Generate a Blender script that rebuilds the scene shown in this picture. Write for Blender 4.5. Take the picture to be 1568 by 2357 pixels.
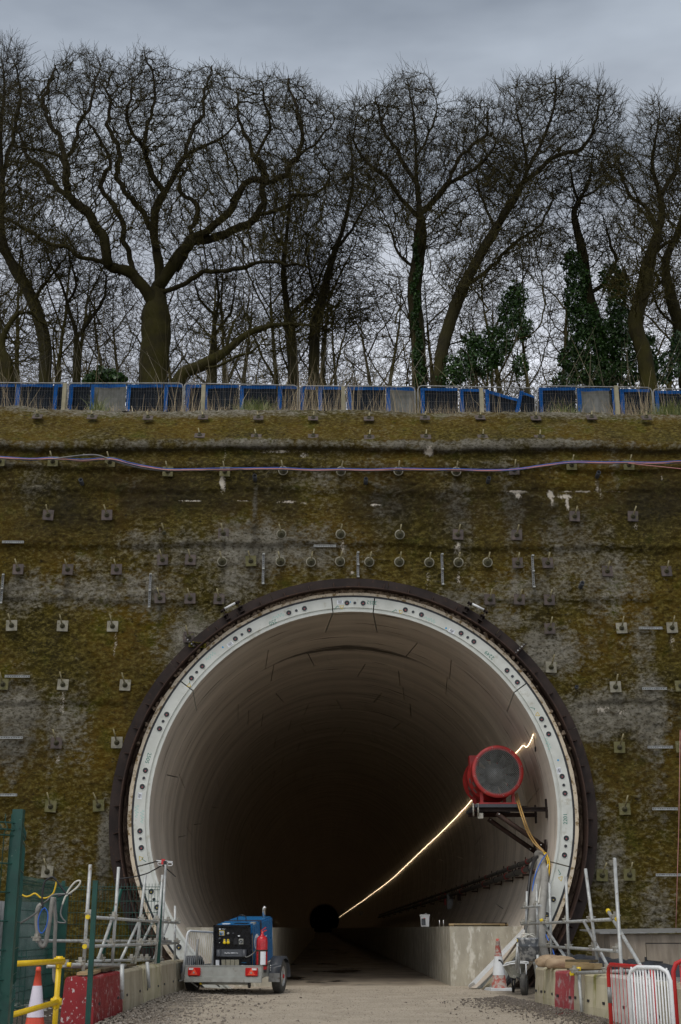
import bpy, bmesh, math, random
import numpy as np
from mathutils import Vector, Matrix, noise as mnoise
R = math.radians
pi = math.pi
SC = bpy.context.scene
for o in list(bpy.data.objects): bpy.data.objects.remove(o)
COL = SC.collection
random.seed(7)
rng = np.random.default_rng(7)

# ------------------------------------------------------------------ camera, sky, sun, exposure
FPX = 3000.0
TH = math.atan(958.5/FPX); PS = R(.77); CZ = 1.2
cd = bpy.data.cameras.new('camera'); cam = bpy.data.objects.new('camera', cd); COL.objects.link(cam)
cd.sensor_fit = 'HORIZONTAL'; cd.sensor_width = 24; cd.lens = FPX/1568*24
cd.clip_start = .1; cd.clip_end = 3000
cam.location = (0, 0, CZ); cam.rotation_euler = (R(90)+TH, 0, -PS)
SC.camera = cam
SC.view_settings.view_transform = 'Standard'; SC.view_settings.look = 'None'
SC.view_settings.gamma = 1; SC.view_settings.use_curve_mapping = False
SC.view_settings.exposure = 0.30
SUN_EL, SUN_AZ = R(60), R(208)      # high, behind the camera and a little left, seen through thick cloud
w = bpy.data.worlds.new('World'); SC.world = w; w.use_nodes = True
nt = w.node_tree; nt.nodes.clear(); N = nt.nodes.new; L = nt.links.new
wo = N('ShaderNodeOutputWorld')
sky = N('ShaderNodeTexSky'); sky.sky_type = 'NISHITA'; sky.sun_disc = False
sky.sun_elevation = SUN_EL; sky.sun_rotation = SUN_AZ
bg1 = N('ShaderNodeBackground'); bg1.inputs['Strength'].default_value = .03
L(sky.outputs[0], bg1.inputs['Color'])
tc = N('ShaderNodeTexCoord'); sep = N('ShaderNodeSeparateXYZ'); L(tc.outputs['Generated'], sep.inputs[0])
ramp = N('ShaderNodeValToRGB'); L(sep.outputs['Z'], ramp.inputs[0])
e = ramp.color_ramp.elements
e[0].position = 0; e[0].color = (1.0, 1.01, 1.05, 1)
e[1].position = 1; e[1].color = (.36, .375, .40, 1)
for p, c in ((.37, (1.05, 1.06, 1.11, 1)), (.455, (.84, .86, .90, 1)), (.53, (.53, .56, .59, 1)), (.60, (.35, .38, .41, 1)), (.66, (.235, .26, .285, 1))):
    x = ramp.color_ramp.elements.new(p); x.color = c
mp = N('ShaderNodeMapping'); mp.inputs['Scale'].default_value = (1.6, 1.6, 5.5); mp.inputs['Location'].default_value = (.35, 0, .3)
L(tc.outputs['Generated'], mp.inputs[0])
nz = N('ShaderNodeTexNoise'); nz.inputs['Scale'].default_value = 1.7; nz.inputs['Detail'].default_value = 5; nz.inputs['Roughness'].default_value = .5
L(mp.outputs[0], nz.inputs['Vector'])
cr = N('ShaderNodeMapRange'); cr.inputs[1].default_value = .36; cr.inputs[2].default_value = .62; cr.inputs[3].default_value = .58; cr.inputs[4].default_value = 1.3
L(nz.outputs[0], cr.inputs[0])
mul = N('ShaderNodeVectorMath'); mul.operation = 'SCALE'; L(ramp.outputs[0], mul.inputs[0]); L(cr.outputs[0], mul.inputs['Scale'])
bg2 = N('ShaderNodeBackground'); bg2.inputs['Strength'].default_value = .74; L(mul.outputs[0], bg2.inputs['Color'])
add = N('ShaderNodeAddShader'); L(bg1.outputs[0], add.inputs[0]); L(bg2.outputs[0], add.inputs[1]); L(add.outputs[0], wo.inputs[0])
sd = bpy.data.lights.new('sun', 'SUN'); sd.energy = 1.5; sd.angle = R(35); sd.color = (1, .965, .91)
sun = bpy.data.objects.new('sun', sd); COL.objects.link(sun)
sdir = Vector((math.sin(SUN_AZ)*math.cos(SUN_EL), math.cos(SUN_AZ)*math.cos(SUN_EL), math.sin(SUN_EL)))
sun.rotation_euler = sdir.to_track_quat('Z', 'Y').to_euler(); sun.location = (0, -20, 40)
cy = SC.cycles
cy.max_bounces = 8; cy.diffuse_bounces = 3; cy.glossy_bounces = 3; cy.transparent_max_bounces = 12; cy.transmission_bounces = 3
cy.sample_clamp_indirect = 4

# ------------------------------------------------------------------ measuring
def ray(px, py):
    a = (px-784)/FPX; b = -(py-1178.5)/FPX
    yr = math.cos(TH)-b*math.sin(TH); z = math.sin(TH)+b*math.cos(TH)
    return Vector((a*math.cos(PS)+yr*math.sin(PS), -a*math.sin(PS)+yr*math.cos(PS), z))
def P(px, py, Y):
    d = ray(px, py); k = Y/d.y
    return Vector((d.x*k, Y, d.z*k+CZ))
def G(px, py, z=0.):
    d = ray(px, py); k = (z-CZ)/d.z
    return Vector((d.x*k, d.y*k, z))
V = Vector

# ------------------------------------------------------------------ materials
LOWSPEC = ('dark_blanket', 'blue_webbing', 'grey_quilted_fabric', 'mossy_shotcrete', 'gravel_ground', 'rough_grout', 'pale_grout', 'leaf_litter', 'tunnel_lining_concrete', 'rusty_steel', 'dark_steel')
def newmat(name):
    m = bpy.data.materials.new(name); m.use_nodes = True
    n = m.node_tree; n.nodes.clear()
    out = n.nodes.new('ShaderNodeOutputMaterial'); b = n.nodes.new('ShaderNodeBsdfPrincipled')
    n.links.new(b.outputs[0], out.inputs[0])
    if name in LOWSPEC or 'bark' in name: b.inputs['Specular IOR Level'].default_value = .12
    return m, n, b
def col(c): return (c[0], c[1], c[2], 1)
def noise_node(n, scale, detail=3, rough=.55, vec=None, stretch=None):
    t = n.nodes.new('ShaderNodeTexNoise'); t.inputs['Scale'].default_value = scale
    t.inputs['Detail'].default_value = detail; t.inputs['Roughness'].default_value = rough
    if vec is None:
        g = n.nodes.new('ShaderNodeNewGeometry'); vec = g.outputs['Position']
    if stretch:
        mm = n.nodes.new('ShaderNodeMapping'); mm.inputs['Scale'].default_value = stretch
        n.links.new(vec, mm.inputs[0]); vec = mm.outputs[0]
    n.links.new(vec, t.inputs['Vector'])
    return t.outputs[0]
def maprange(n, v, a, b, c=0., d=1.):
    m = n.nodes.new('ShaderNodeMapRange'); m.inputs[1].default_value = a; m.inputs[2].default_value = b
    m.inputs[3].default_value = c; m.inputs[4].default_value = d; n.links.new(v, m.inputs[0]); return m.outputs[0]
def mix(n, f, a, b):
    m = n.nodes.new('ShaderNodeMix'); m.data_type = 'RGBA'
    if isinstance(f, float): m.inputs[0].default_value = f
    else: n.links.new(f, m.inputs[0])
    for k, v in ((6, a), (7, b)):
        if isinstance(v, tuple): m.inputs[k].default_value = col(v)
        else: n.links.new(v, m.inputs[k])
    return m.outputs[2]
def math_(n, op, a, b=0.):
    m = n.nodes.new('ShaderNodeMath'); m.operation = op; m.use_clamp = False
    for k, v in ((0, a), (1, b)):
        if isinstance(v, (float, int)): m.inputs[k].default_value = v
        else: n.links.new(v, m.inputs[k])
    return m.outputs[0]
def bumpit(n, b, h, dist=.01, strength=.6):
    k = n.nodes.new('ShaderNodeBump'); k.inputs['Distance'].default_value = dist; k.inputs['Strength'].default_value = strength
    n.links.new(h, k.inputs['Height']); n.links.new(k.outputs[0], b.inputs['Normal'])
MC = {}
def M(name, c1, c2=None, c3=None, scale=6., rough=.7, metal=0., bump=0., bscale=60., stretch=None, thr=(.6, .7), s3=12.):
    if name in MC: return MC[name]
    m, n, b = newmat(name); MC[name] = m
    if c2 is None: c2 = tuple(x*.7 for x in c1)
    f = maprange(n, noise_node(n, scale, 5, .6, stretch=stretch), .35, .65)
    c = mix(n, f, c1, c2)
    if c3 is not None:
        f3 = maprange(n, noise_node(n, s3, 4, .65, stretch=stretch), thr[0], thr[1]); c = mix(n, f3, c, c3)
    n.links.new(c, b.inputs['Base Color'])
    rr = maprange(n, noise_node(n, scale*2.3, 3), .3, .7, max(rough-.12, .05), min(rough+.12, 1)); n.links.new(rr, b.inputs['Roughness'])
    b.inputs['Metallic'].default_value = metal
    if bump: bumpit(n, b, noise_node(n, bscale, 4, .65), bump, .7)
    return m
galv = M('galvanised_tube', (.46, .47, .45), (.31, .315, .30), (.22, .18, .14), scale=9, rough=.5, metal=.25, bump=.002, s3=14, thr=(.6, .68))
galvd = M('dull_galvanised', (.26, .26, .25), (.17, .17, .16), (.12, .09, .06), scale=12, rough=.55, metal=.4)
fitm = M('fitting_steel', (.42, .40, .34), (.24, .22, .18), scale=30, rough=.5, metal=.5)
yelcap = M('yellow_plastic', (.80, .58, .01), (.62, .43, .01), scale=20, rough=.45)
yelp = M('yellow_paint', (.78, .52, .004), (.68, .43, .004), (.35, .27, .08), scale=8, rough=.4, s3=20, thr=(.68, .74))
greenp = M('green_paint', (.003, .060, .042), (.002, .040, .030), (.16, .2, .17), scale=6, rough=.42, s3=38, thr=(.69, .73))
rust = M('rusty_steel', (.062, .037, .028), (.036, .025, .021), (.10, .055, .032), scale=3, rough=.62, metal=.2, bump=.003, bscale=40)
darksteel = M('dark_steel', (.040, .029, .025), (.026, .020, .018), (.062, .036, .026), scale=2.2, rough=.55, metal=.25, bump=.002)
platem = M('weathered_plate', (.095, .068, .055), (.05, .038, .032), (.09, .085, .02), scale=8, rough=.6, metal=.15, bump=.003, s3=9)
platep = M('pale_plate', (.27, .25, .19), (.17, .155, .11), (.10, .10, .03), scale=10, rough=.65, metal=.1, bump=.003)
platemoss = M('mossy_plate', (.13, .115, .045), (.085, .08, .02), (.2, .18, .12), scale=10, rough=.75)
rodm = M('nail_rod', (.34, .30, .17), (.16, .13, .06), scale=20, rough=.6, metal=.3)
nutm = M('mossy_nut', (.05, .045, .012), (.03, .026, .012), scale=30, rough=.8)
concw = M('segment_concrete', (.60, .61, .56), (.50, .51, .46), (.40, .38, .30), scale=2.6, rough=.72, bump=.002, s3=5, thr=(.60, .74))
creamw = M('cream_packer', (.62, .52, .38), (.50, .43, .33), (.20, .13, .05), scale=3, rough=.75, bump=.004, s3=8, thr=(.52, .62))
rubber = M('black_rubber', (.02, .021, .024), (.013, .013, .015), scale=8, rough=.55)
grout = M('rough_grout', (.16, .115, .085), (.07, .047, .036), (.06, .055, .012), scale=2.5, rough=.9, bump=.02, bscale=18)
concb = M('barrier_concrete', (.40, .35, .25), (.26, .225, .15), (.15, .135, .05), scale=2.2, rough=.8, bump=.006, stretch=(1, 1, .35), s3=3.5, thr=(.55, .68))
concy = M('stained_concrete', (.50, .45, .31), (.36, .32, .20), (.20, .19, .035), scale=2.5, rough=.8, bump=.006, stretch=(1, 1, .3), s3=3.5, thr=(.55, .66))
concg = M('cast_concrete', (.42, .385, .30), (.26, .235, .18), (.58, .55, .47), scale=1.7, rough=.75, bump=.008, stretch=(1.5, 1.5, .6), s3=4, thr=(.52, .66))
redc = M('red_painted_concrete', (.26, .009, .012), (.19, .008, .010), (.50, .42, .40), scale=3, rough=.6, bump=.004, s3=20, thr=(.60, .64), stretch=(1, 1, .6))
redw = M('worn_red_concrete', (.32, .055, .06), (.25, .03, .035), (.34, .27, .25), scale=3.5, rough=.7, bump=.004, s3=7, thr=(.52, .66))
whitec = M('white_painted_concrete', (.55, .54, .50), (.46, .44, .40), (.30, .24, .17), scale=3, rough=.6, bump=.003, s3=8, thr=(.6, .68))
wood = M('new_timber', (.36, .26, .13), (.27, .19, .09), scale=8, rough=.75, stretch=(1, 1, 8))
woodd = M('dark_timber', (.10, .075, .035), (.055, .04, .02), scale=8, rough=.8)
ply = M('weathered_ply', (.30, .25, .19), (.19, .155, .115), (.38, .33, .27), scale=2.2, rough=.8, stretch=(3, 3, .6), s3=4)
plasw = M('white_plastic', (.66, .67, .66), (.56, .57, .56), (.3, .29, .27), scale=7, rough=.45, s3=16, thr=(.68, .74))
whitep = M('white_powdercoat', (.70, .71, .70), (.60, .61, .60), (.30, .24, .2), scale=9, rough=.4, s3=20, thr=(.68, .74))
redp = M('red_powdercoat', (.48, .02, .018), (.40, .016, .015), (.30, .2, .18), scale=9, rough=.4, s3=20, thr=(.66, .73))
redfan = M('red_fan_paint', (.40, .022, .018), (.28, .016, .014), (.14, .03, .025), scale=4, rough=.5)
conered = M('cone_red', (.62, .075, .03), (.52, .055, .025), scale=10, rough=.5)
coneredd = M('dirty_cone_red', (.42, .085, .06), (.32, .10, .07), (.40, .35, .30), scale=8, rough=.6, s3=11, thr=(.45, .56))
conewh = M('cone_white_sleeve', (.66, .60, .66), (.58, .54, .60), scale=9, rough=.4)
bluep = M('blue_enamel', (.012, .13, .32), (.011, .115, .28), scale=4, rough=.32)
blackp = M('black_enamel', (.010, .011, .014), (.008, .008, .010), scale=6, rough=.3)
greyp = M('charcoal_plastic', (.045, .05, .058), (.035, .038, .044), scale=8, rough=.5)
tyre = M('tyre_rubber', (.09, .083, .07), (.045, .043, .04), scale=9, rough=.85, bump=.004)
rimm = M('wheel_rim', (.45, .45, .43), (.30, .29, .27), scale=10, rough=.45, metal=.3)
lensr = M('red_lens', (.52, .012, .012), (.42, .01, .01), scale=20, rough=.2)
alum = M('pale_galvanised', (.40, .41, .38), (.30, .30, .27), (.22, .20, .16), scale=5, rough=.45, metal=.35, s3=8)
creamp = M('cream_louvre', (.50, .47, .36), (.42, .39, .3), scale=10, rough=.5)
chrome = M('bright_steel', (.6, .6, .58), (.45, .45, .43), scale=10, rough=.22, metal=.9)
inkg = M('green_stencil_ink', (.005, .14, .095), (.02, .18, .13), scale=30, rough=.7)
inkc = M('turquoise_crayon', (.10, .50, .42), (.3, .55, .48), scale=60, rough=.8)
inky = M('yellow_crayon', (.65, .45, .03), (.5, .38, .08), scale=60, rough=.8)
inkb = M('blue_dot_ink', (.03, .33, .62), scale=60, rough=.6)
paper = M('white_paper', (.72, .74, .76), (.66, .68, .70), scale=40, rough=.5)
inkk = M('black_print', (.03, .03, .035), (.05, .05, .055), scale=40, rough=.6)
clothb = M('blue_webbing', (.004, .07, .24), (.003, .045, .16), (.012, .12, .34), scale=3, rough=.75, s3=6)
clothn = M('dark_blanket', (.013, .017, .022), (.008, .010, .014), (.03, .034, .038), scale=3, rough=.85, bump=.01, bscale=6)
clothg = M('grey_quilted_fabric', (.17, .17, .155), (.12, .12, .105), scale=4, rough=.85)
pipeg = M('grey_pipe', (.13, .125, .11), (.08, .077, .068), (.17, .16, .13), scale=4, rough=.6)
hoseg = M('ribbed_hose', (.27, .26, .23), (.17, .16, .14), scale=4, rough=.65)
cab_o = M('orange_cable', (.40, .24, .07), (.32, .19, .06), scale=6, rough=.5)
cab_y = M('yellow_cable', (.70, .45, .01), (.60, .38, .01), scale=6, rough=.5)
cab_b = M('blue_cable', (.01, .11, .50), (.01, .09, .4), scale=6, rough=.45)
cab_p = M('pink_cable', (.52, .22, .20), (.45, .2, .19), scale=6, rough=.5)
cab_k = M('black_cable', (.018, .018, .02), scale=6, rough=.5)
cab_g = M('grey_cable', (.16, .16, .15), (.09, .09, .085), scale=6, rough=.5)
cab_w = M('white_cable', (.6, .58, .5), scale=6, rough=.5)
bag = M('tan_sack', (.36, .26, .16), (.24, .165, .095), (.14, .10, .06), scale=7, rough=.8, bump=.01, bscale=14)
sheetm = M('dark_wrap', (.030, .034, .042), (.02, .023, .03), (.06, .065, .07), scale=5, rough=.45, bump=.02, bscale=7)
mudplas = M('mud_smeared_plastic', (.20, .21, .22), (.10, .11, .12), (.50, .50, .48), scale=9, rough=.6, s3=10, thr=(.5, .6))
barrow = M('muddy_steel', (.25, .245, .20), (.15, .145, .115), (.42, .40, .35), scale=7, rough=.7)
stonem = M('crushed_stone', (.27, .235, .19), (.14, .12, .095), (.46, .43, .38), scale=14, rough=.85)
stoned = M('dark_stone', (.17, .14, .11), (.085, .072, .058), (.36, .33, .28), scale=14, rough=.8)

# shotcrete with moss, driven by masks computed on the wall mesh
def wall_material():
    m, n, b = newmat('mossy_shotcrete')
    a = n.nodes.new('ShaderNodeAttribute'); a.attribute_name = 'mask'
    s = n.nodes.new('ShaderNodeSeparateColor'); n.links.new(a.outputs['Color'], s.inputs[0])
    pale, white, wet = s.outputs[0], s.outputs[1], s.outputs[2]
    a2 = n.nodes.new('ShaderNodeAttribute'); a2.attribute_name = 'relief'
    rel = a2.outputs['Fac']
    fine = noise_node(n, 13, 6, .72, stretch=(.8, 1, 1.25)); mid = noise_node(n, 2.2, 4, .6); big = noise_node(n, .55, 3, .5)
    m1 = mix(n, maprange(n, mid, .32, .68), (.066, .049, .0035), (.023, .018, .004))
    m2 = mix(n, maprange(n, big, .40, .64), m1, (.088, .052, .004))
    m3 = mix(n, maprange(n, noise_node(n, 1.1, 4, .6), .55, .72), m2, (.050, .058, .002))
    m4 = mix(n, maprange(n, fine, .47, .68), m3, (.18, .145, .035))
    m4 = mix(n, maprange(n, noise_node(n, 15, 4, .65, stretch=(.7, 1, 1.4)), .56, .70), m4, (.018, .014, .007))
    pc = mix(n, maprange(n, noise_node(n, 5, 5, .6), .3, .7), (.155, .138, .10), (.28, .262, .21))
    pc = mix(n, maprange(n, noise_node(n, 17, 3, .65, stretch=(.8, 1, 1.3)), .48, .66), pc, (.065, .053, .030))
    f = math_(n, 'ADD', pale, math_(n, 'MULTIPLY', math_(n, 'SUBTRACT', fine, .5), 1.9))
    f = math_(n, 'ADD', f, math_(n, 'MULTIPLY', math_(n, 'SUBTRACT', rel, .5), .6))
    c = mix(n, maprange(n, f, .30, .80), m4, pc)
    c = mix(n, math_(n, 'MULTIPLY', wet, .8), c, (.013, .011, .008))  # wet mask: damp and algae, plus the painted shadow line under the lip
    fs_ = math_(n, 'SUBTRACT', noise_node(n, 20, 6, .8), .5); fs_.node.use_clamp = False; fm_ = math_(n, 'MULTIPLY', fs_, 2.6); fw = math_(n, 'ADD', white, fm_); fw.node.use_clamp = False
    c = mix(n, math_(n, 'MULTIPLY', maprange(n, fw, .42, .75), maprange(n, white, .08, .3)), c, (.60, .54, .45))
    n.links.new(c, b.inputs['Base Color']); b.inputs['Roughness'].default_value = .78
    n.links.new(maprange(n, noise_node(n, 3, 3), .4, .6, .6, .92), b.inputs['Roughness'])
    bumpit(n, b, noise_node(n, 30, 5, .8, stretch=(.7, 1, 1.1)), .05, 1.)
    return m
wallm = wall_material()

def ground_material():
    m, n, b = newmat('gravel_ground')
    g = n.nodes.new('ShaderNodeNewGeometry'); s = n.nodes.new('ShaderNodeSeparateXYZ'); n.links.new(g.outputs['Position'], s.inputs[0])
    f1 = noise_node(n, 26, 6, .75); f2 = noise_node(n, 1.3, 5, .6); f3 = noise_node(n, 60, 3, .7)
    c = mix(n, maprange(n, f2, .35, .65), (.42, .355, .27), (.54, .465, .36))
    c = mix(n, maprange(n, f1, .52, .62), c, (.20, .165, .125))
    c = mix(n, maprange(n, f3, .55, .63), c, (.52, .47, .40))
    # dark churned earth along the edges of the haul road
    ed = math_(n, 'ABSOLUTE', math_(n, 'SUBTRACT', s.outputs[0], .7)); ed = math_(n, 'ADD', maprange(n, ed, 2.3, 3.7), math_(n, 'MULTIPLY', math_(n, 'SUBTRACT', f2, .5), 1.2))
    cd_ = mix(n, maprange(n, f1, .4, .6), (.125, .105, .082), (.05, .042, .034))
    c = mix(n, maprange(n, ed, .25, .75), c, cd_)
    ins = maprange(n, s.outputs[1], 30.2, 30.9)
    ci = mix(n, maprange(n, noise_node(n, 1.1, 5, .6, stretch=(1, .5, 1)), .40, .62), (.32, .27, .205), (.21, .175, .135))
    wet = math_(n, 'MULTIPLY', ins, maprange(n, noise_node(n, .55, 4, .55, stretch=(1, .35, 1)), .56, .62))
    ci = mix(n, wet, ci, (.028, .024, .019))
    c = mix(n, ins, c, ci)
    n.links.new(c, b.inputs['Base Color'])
    r_ = n.nodes.new('ShaderNodeMix'); r_.data_type = 'FLOAT'; n.links.new(wet, r_.inputs[0]); r_.inputs[2].default_value = .88; r_.inputs[3].default_value = .22
    n.links.new(r_.outputs[0], b.inputs['Roughness'])
    h = math_(n, 'ADD', noise_node(n, 22, 6, .8), 0.)
    k = n.nodes.new('ShaderNodeBump'); k.inputs['Distance'].default_value = .045
    n.links.new(h, k.inputs['Height']); n.links.new(maprange(n, ins, 0, 1, .9, .12), k.inputs['Strength']); n.links.new(k.outputs[0], b.inputs['Normal'])
    return m
groundm = ground_material()
turfm = M('leaf_litter', (.05, .042, .018), (.07, .055, .03), (.04, .055, .012), scale=2, rough=.95, bump=.03, bscale=12)

def lining_material():
    m, n, b = newmat('tunnel_lining_concrete')
    g = n.nodes.new('ShaderNodeNewGeometry'); s = n.nodes.new('ShaderNodeSeparateXYZ'); n.links.new(g.outputs['Position'], s.inputs[0])
    # cylindrical coordinates round the tunnel axis
    dx = math_(n, 'SUBTRACT', s.outputs[0], 0.); m_ = dx.node; m_.use_clamp = False; m_.inputs[1].default_value = .675
    dz = math_(n, 'SUBTRACT', s.outputs[2], 3.63); dz.node.use_clamp = False
    an = math_(n, 'ARCTAN2', dx, dz)
    cx = n.nodes.new('ShaderNodeCombineXYZ'); n.links.new(math_(n, 'MULTIPLY', an, 4.4), cx.inputs[0]); n.links.new(s.outputs[1], cx.inputs[1])
    t = noise_node(n, 1., 5, .6, vec=cx.outputs[0], stretch=(.35, 1.6, 1)); t2 = noise_node(n, 3, 4, .6, vec=cx.outputs[0], stretch=(.28, 2.6, 1))
    c = mix(n, maprange(n, t, .3, .7), (.64, .57, .48), (.47, .41, .34))
    c = mix(n, maprange(n, t2, .66, .70), c, (.52, .50, .44))
    t3 = noise_node(n, 2.1, 4, .6, vec=cx.outputs[0], stretch=(.22, 2.3, 1)); c = mix(n, maprange(n, t3, .60, .68), c, (.15, .125, .10))
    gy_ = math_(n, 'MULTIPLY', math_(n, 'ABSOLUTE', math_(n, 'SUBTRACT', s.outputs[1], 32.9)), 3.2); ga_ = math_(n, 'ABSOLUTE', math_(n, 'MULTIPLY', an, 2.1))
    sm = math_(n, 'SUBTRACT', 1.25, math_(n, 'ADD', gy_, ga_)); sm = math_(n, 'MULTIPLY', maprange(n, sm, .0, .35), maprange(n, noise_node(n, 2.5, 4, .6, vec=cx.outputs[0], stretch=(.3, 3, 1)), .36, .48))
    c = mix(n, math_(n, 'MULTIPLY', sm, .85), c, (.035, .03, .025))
    bands = noise_node(n, .5, 2, .5, vec=cx.outputs[0], stretch=(.05, 2.5, 1)); c = mix(n, maprange(n, bands, .45, .7, 0, .35), c, (.18, .16, .13))
    n.links.new(c, b.inputs['Base Color']); b.inputs['Roughness'].default_value = .68
    bumpit(n, b, noise_node(n, 30, 3, .6), .002, .5)
    return m
liningm = lining_material()

def bark_material(name, a, b_, moss, mz):
    m, n, b = newmat(name)
    g = n.nodes.new('ShaderNodeNewGeometry'); s = n.nodes.new('ShaderNodeSeparateXYZ'); n.links.new(g.outputs['Position'], s.inputs[0])
    c = mix(n, maprange(n, noise_node(n, 6, 4, .6, stretch=(1, 1, .35)), .35, .65), a, b_)
    low = maprange(n, s.outputs[2], mz[0], mz[1], 1, 0)
    f = math_(n, 'MULTIPLY', low, maprange(n, noise_node(n, 1.6, 3, .6), .30, .62, .25, 1))
    c = mix(n, f, c, moss)
    n.links.new(c, b.inputs['Base Color']); b.inputs['Roughness'].default_value = .9
    bumpit(n, b, noise_node(n, 9, 5, .75, stretch=(1, 1, .22)), .09, 1.)
    return m
bark_oak = bark_material('oak_bark', (.014, .011, .008), (.026, .020, .012), (.050, .045, .008), (16, 31))
bark_ash = bark_material('ash_bark', (.026, .022, .016), (.017, .014, .010), (.052, .046, .012), (16, 30))
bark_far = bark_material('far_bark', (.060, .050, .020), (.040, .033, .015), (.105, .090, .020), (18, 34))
twigm = bark_material('twig_bark', (.026, .021, .012), (.040, .033, .018), (.075, .064, .012), (17, 36))
def leaf_material(name, c1, c2):
    m, n, b = newmat(name)
    oi = n.nodes.new('ShaderNodeAttribute'); oi.attribute_name = 'tint'
    n.links.new(mix(n, oi.outputs['Fac'], c1, c2), b.inputs['Base Color']); b.inputs['Roughness'].default_value = .5
    return m
ivym = leaf_material('ivy_leaves', (.007, .024, .002), (.030, .082, .006))
stalkm = leaf_material('dry_stalks', (.17, .115, .055), (.38, .30, .17))
grassm = leaf_material('green_grass', (.06, .09, .012), (.16, .17, .03))
def emit(name, c, s):
    m = bpy.data.materials.new(name); m.use_nodes = True; n = m.node_tree; n.nodes.clear()
    o = n.nodes.new('ShaderNodeOutputMaterial'); e_ = n.nodes.new('ShaderNodeEmission'); e_.inputs[0].default_value = col(c); e_.inputs[1].default_value = s
    n.links.new(e_.outputs[0], o.inputs[0]); return m
ledm = emit('warm_led', (1, .76, .48), 4.5)

# ------------------------------------------------------------------ mesh building
def tag(o, label=None, cat=None, group=None, kind=None):
    if label: o['label'] = label
    if cat: o['category'] = cat
    if group: o['group'] = group
    if kind: o['kind'] = kind
    return o
def thing(name, label, cat, loc=(0, 0, 0), group=None):
    o = bpy.data.objects.new(name, None); COL.objects.link(o); o.location = loc; o.empty_display_size = .2
    return tag(o, label, cat, group)
class MB:
    def __init__(s, org=(0, 0, 0)): s.v = []; s.f = []; s.sm = []; s.o = V(org)
    def add(s, vs, fs, smooth=False):
        k = len(s.v); s.v += [tuple(V(p)-s.o) for p in vs]
        s.f += [tuple(i+k for i in f) for f in fs]; s.sm += [smooth]*len(fs); return s
    def box(s, c, size, rot=None, bev=0.):
        hx, hy, hz = [q/2 for q in size]; c = V(c)
        pts = [V((x*hx, y*hy, z*hz)) for x in (-1, 1) for y in (-1, 1) for z in (-1, 1)]
        if rot is not None:
            if not isinstance(rot, Matrix): rot = Matrix.Rotation(rot, 3, 'Z')
            pts = [rot @ p for p in pts]
        fs = [(0, 1, 3, 2), (4, 6, 7, 5), (0, 4, 5, 1), (2, 3, 7, 6), (0, 2, 6, 4), (1, 5, 7, 3)]
        return s.add([c+p for p in pts], fs)
    def hexa(s, p8):   # bottom four (ccw) then top four
        return s.add(p8, [(3, 2, 1, 0), (4, 5, 6, 7), (0, 1, 5, 4), (1, 2, 6, 5), (2, 3, 7, 6), (3, 0, 4, 7)])
    def tube(s, pts, r, n=8, closed=False, cap=True):
        pts = [V(p) for p in pts]; m = len(pts)
        rr = r if isinstance(r, (list, tuple)) else [r]*m
        vs = []; prev = None
        for i, p in enumerate(pts):
            if closed: t = pts[(i+1) % m]-pts[i-1]
            else: t = pts[min(i+1, m-1)]-pts[max(i-1, 0)]
            t.normalize()
            if prev is None:
                a = V((0, 0, 1)) if abs(t.z) < .9 else V((1, 0, 0)); u = t.cross(a).normalized()
            else:
                u = (prev-t*prev.dot(t)).normalized()
            prev = u; q = t.cross(u)
            for k in range(n):
                an = 2*pi*k/n; vs.append(p+(u*math.cos(an)+q*math.sin(an))*rr[i])
        fs = []
        for i in range(m if closed else m-1):
            j = (i+1) % m
            for k in range(n):
                l = (k+1) % n; fs.append((i*n+k, i*n+l, j*n+l, j*n+k))
        s.add(vs, fs, True)
        if cap and not closed:
            k = len(s.v)-len(vs); s.f += [tuple(k+q for q in reversed(range(n))), tuple(k+(m-1)*n+q for q in range(n))]; s.sm += [False, False]
        return s
    def lathe(s, prof, n=20, mat=None, smooth=True):   # prof: (r, z); mat: 4x4
        vs = []; mat = mat or Matrix()
        for r, z in prof:
            for k in range(n):
                an = 2*pi*k/n; vs.append(mat @ V((r*math.cos(an), r*math.sin(an), z)))
        fs = [(i*n+k, i*n+(k+1) % n, (i+1)*n+(k+1) % n, (i+1)*n+k) for i in range(len(prof)-1) for k in range(n)]
        s.add(vs, fs, smooth)
        return s
    def prism(s, poly, h, mat=None):    # poly in xy, extruded along z
        mat = mat or Matrix(); n = len(poly)
        vs = [mat @ V((x, y, 0)) for x, y in poly]+[mat @ V((x, y, h)) for x, y in poly]
        return s.add(vs, [tuple(reversed(range(n))), tuple(range(n, 2*n))]+[(i, (i+1) % n, n+(i+1) % n, n+i) for i in range(n)])
    def build(s, name, mat, parent=None, bevel=0., **kw):
        me = bpy.data.meshes.new(name); me.from_pydata(s.v, [], s.f); me.materials.append(mat)
        me.polygons.foreach_set('use_smooth', s.sm)
        o = bpy.data.objects.new(name, me); COL.objects.link(o)
        if bevel:
            bm = bmesh.new(); bm.from_mesh(me); bmesh.ops.bevel(bm, geom=bm.edges[:], offset=bevel, segments=2, affect='EDGES', clamp_overlap=True); bm.to_mesh(me); bm.free()
        if parent: o.parent = parent
        else: o.location = s.o
        return tag(o, **kw)
def copy_tree(o, parent=None):
    c = o.copy(); COL.objects.link(c); c.parent = parent
    for ch in o.children: copy_tree(ch, c)
    return c
def dup(root, loc, rot=None, label=None, group=None, scale=None):
    c = copy_tree(root); c.location = loc
    if rot is not None: c.rotation_euler = rot
    if scale: c.scale = (scale,)*3
    if label: c['label'] = label
    if group: c['group'] = group
    return c
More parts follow.
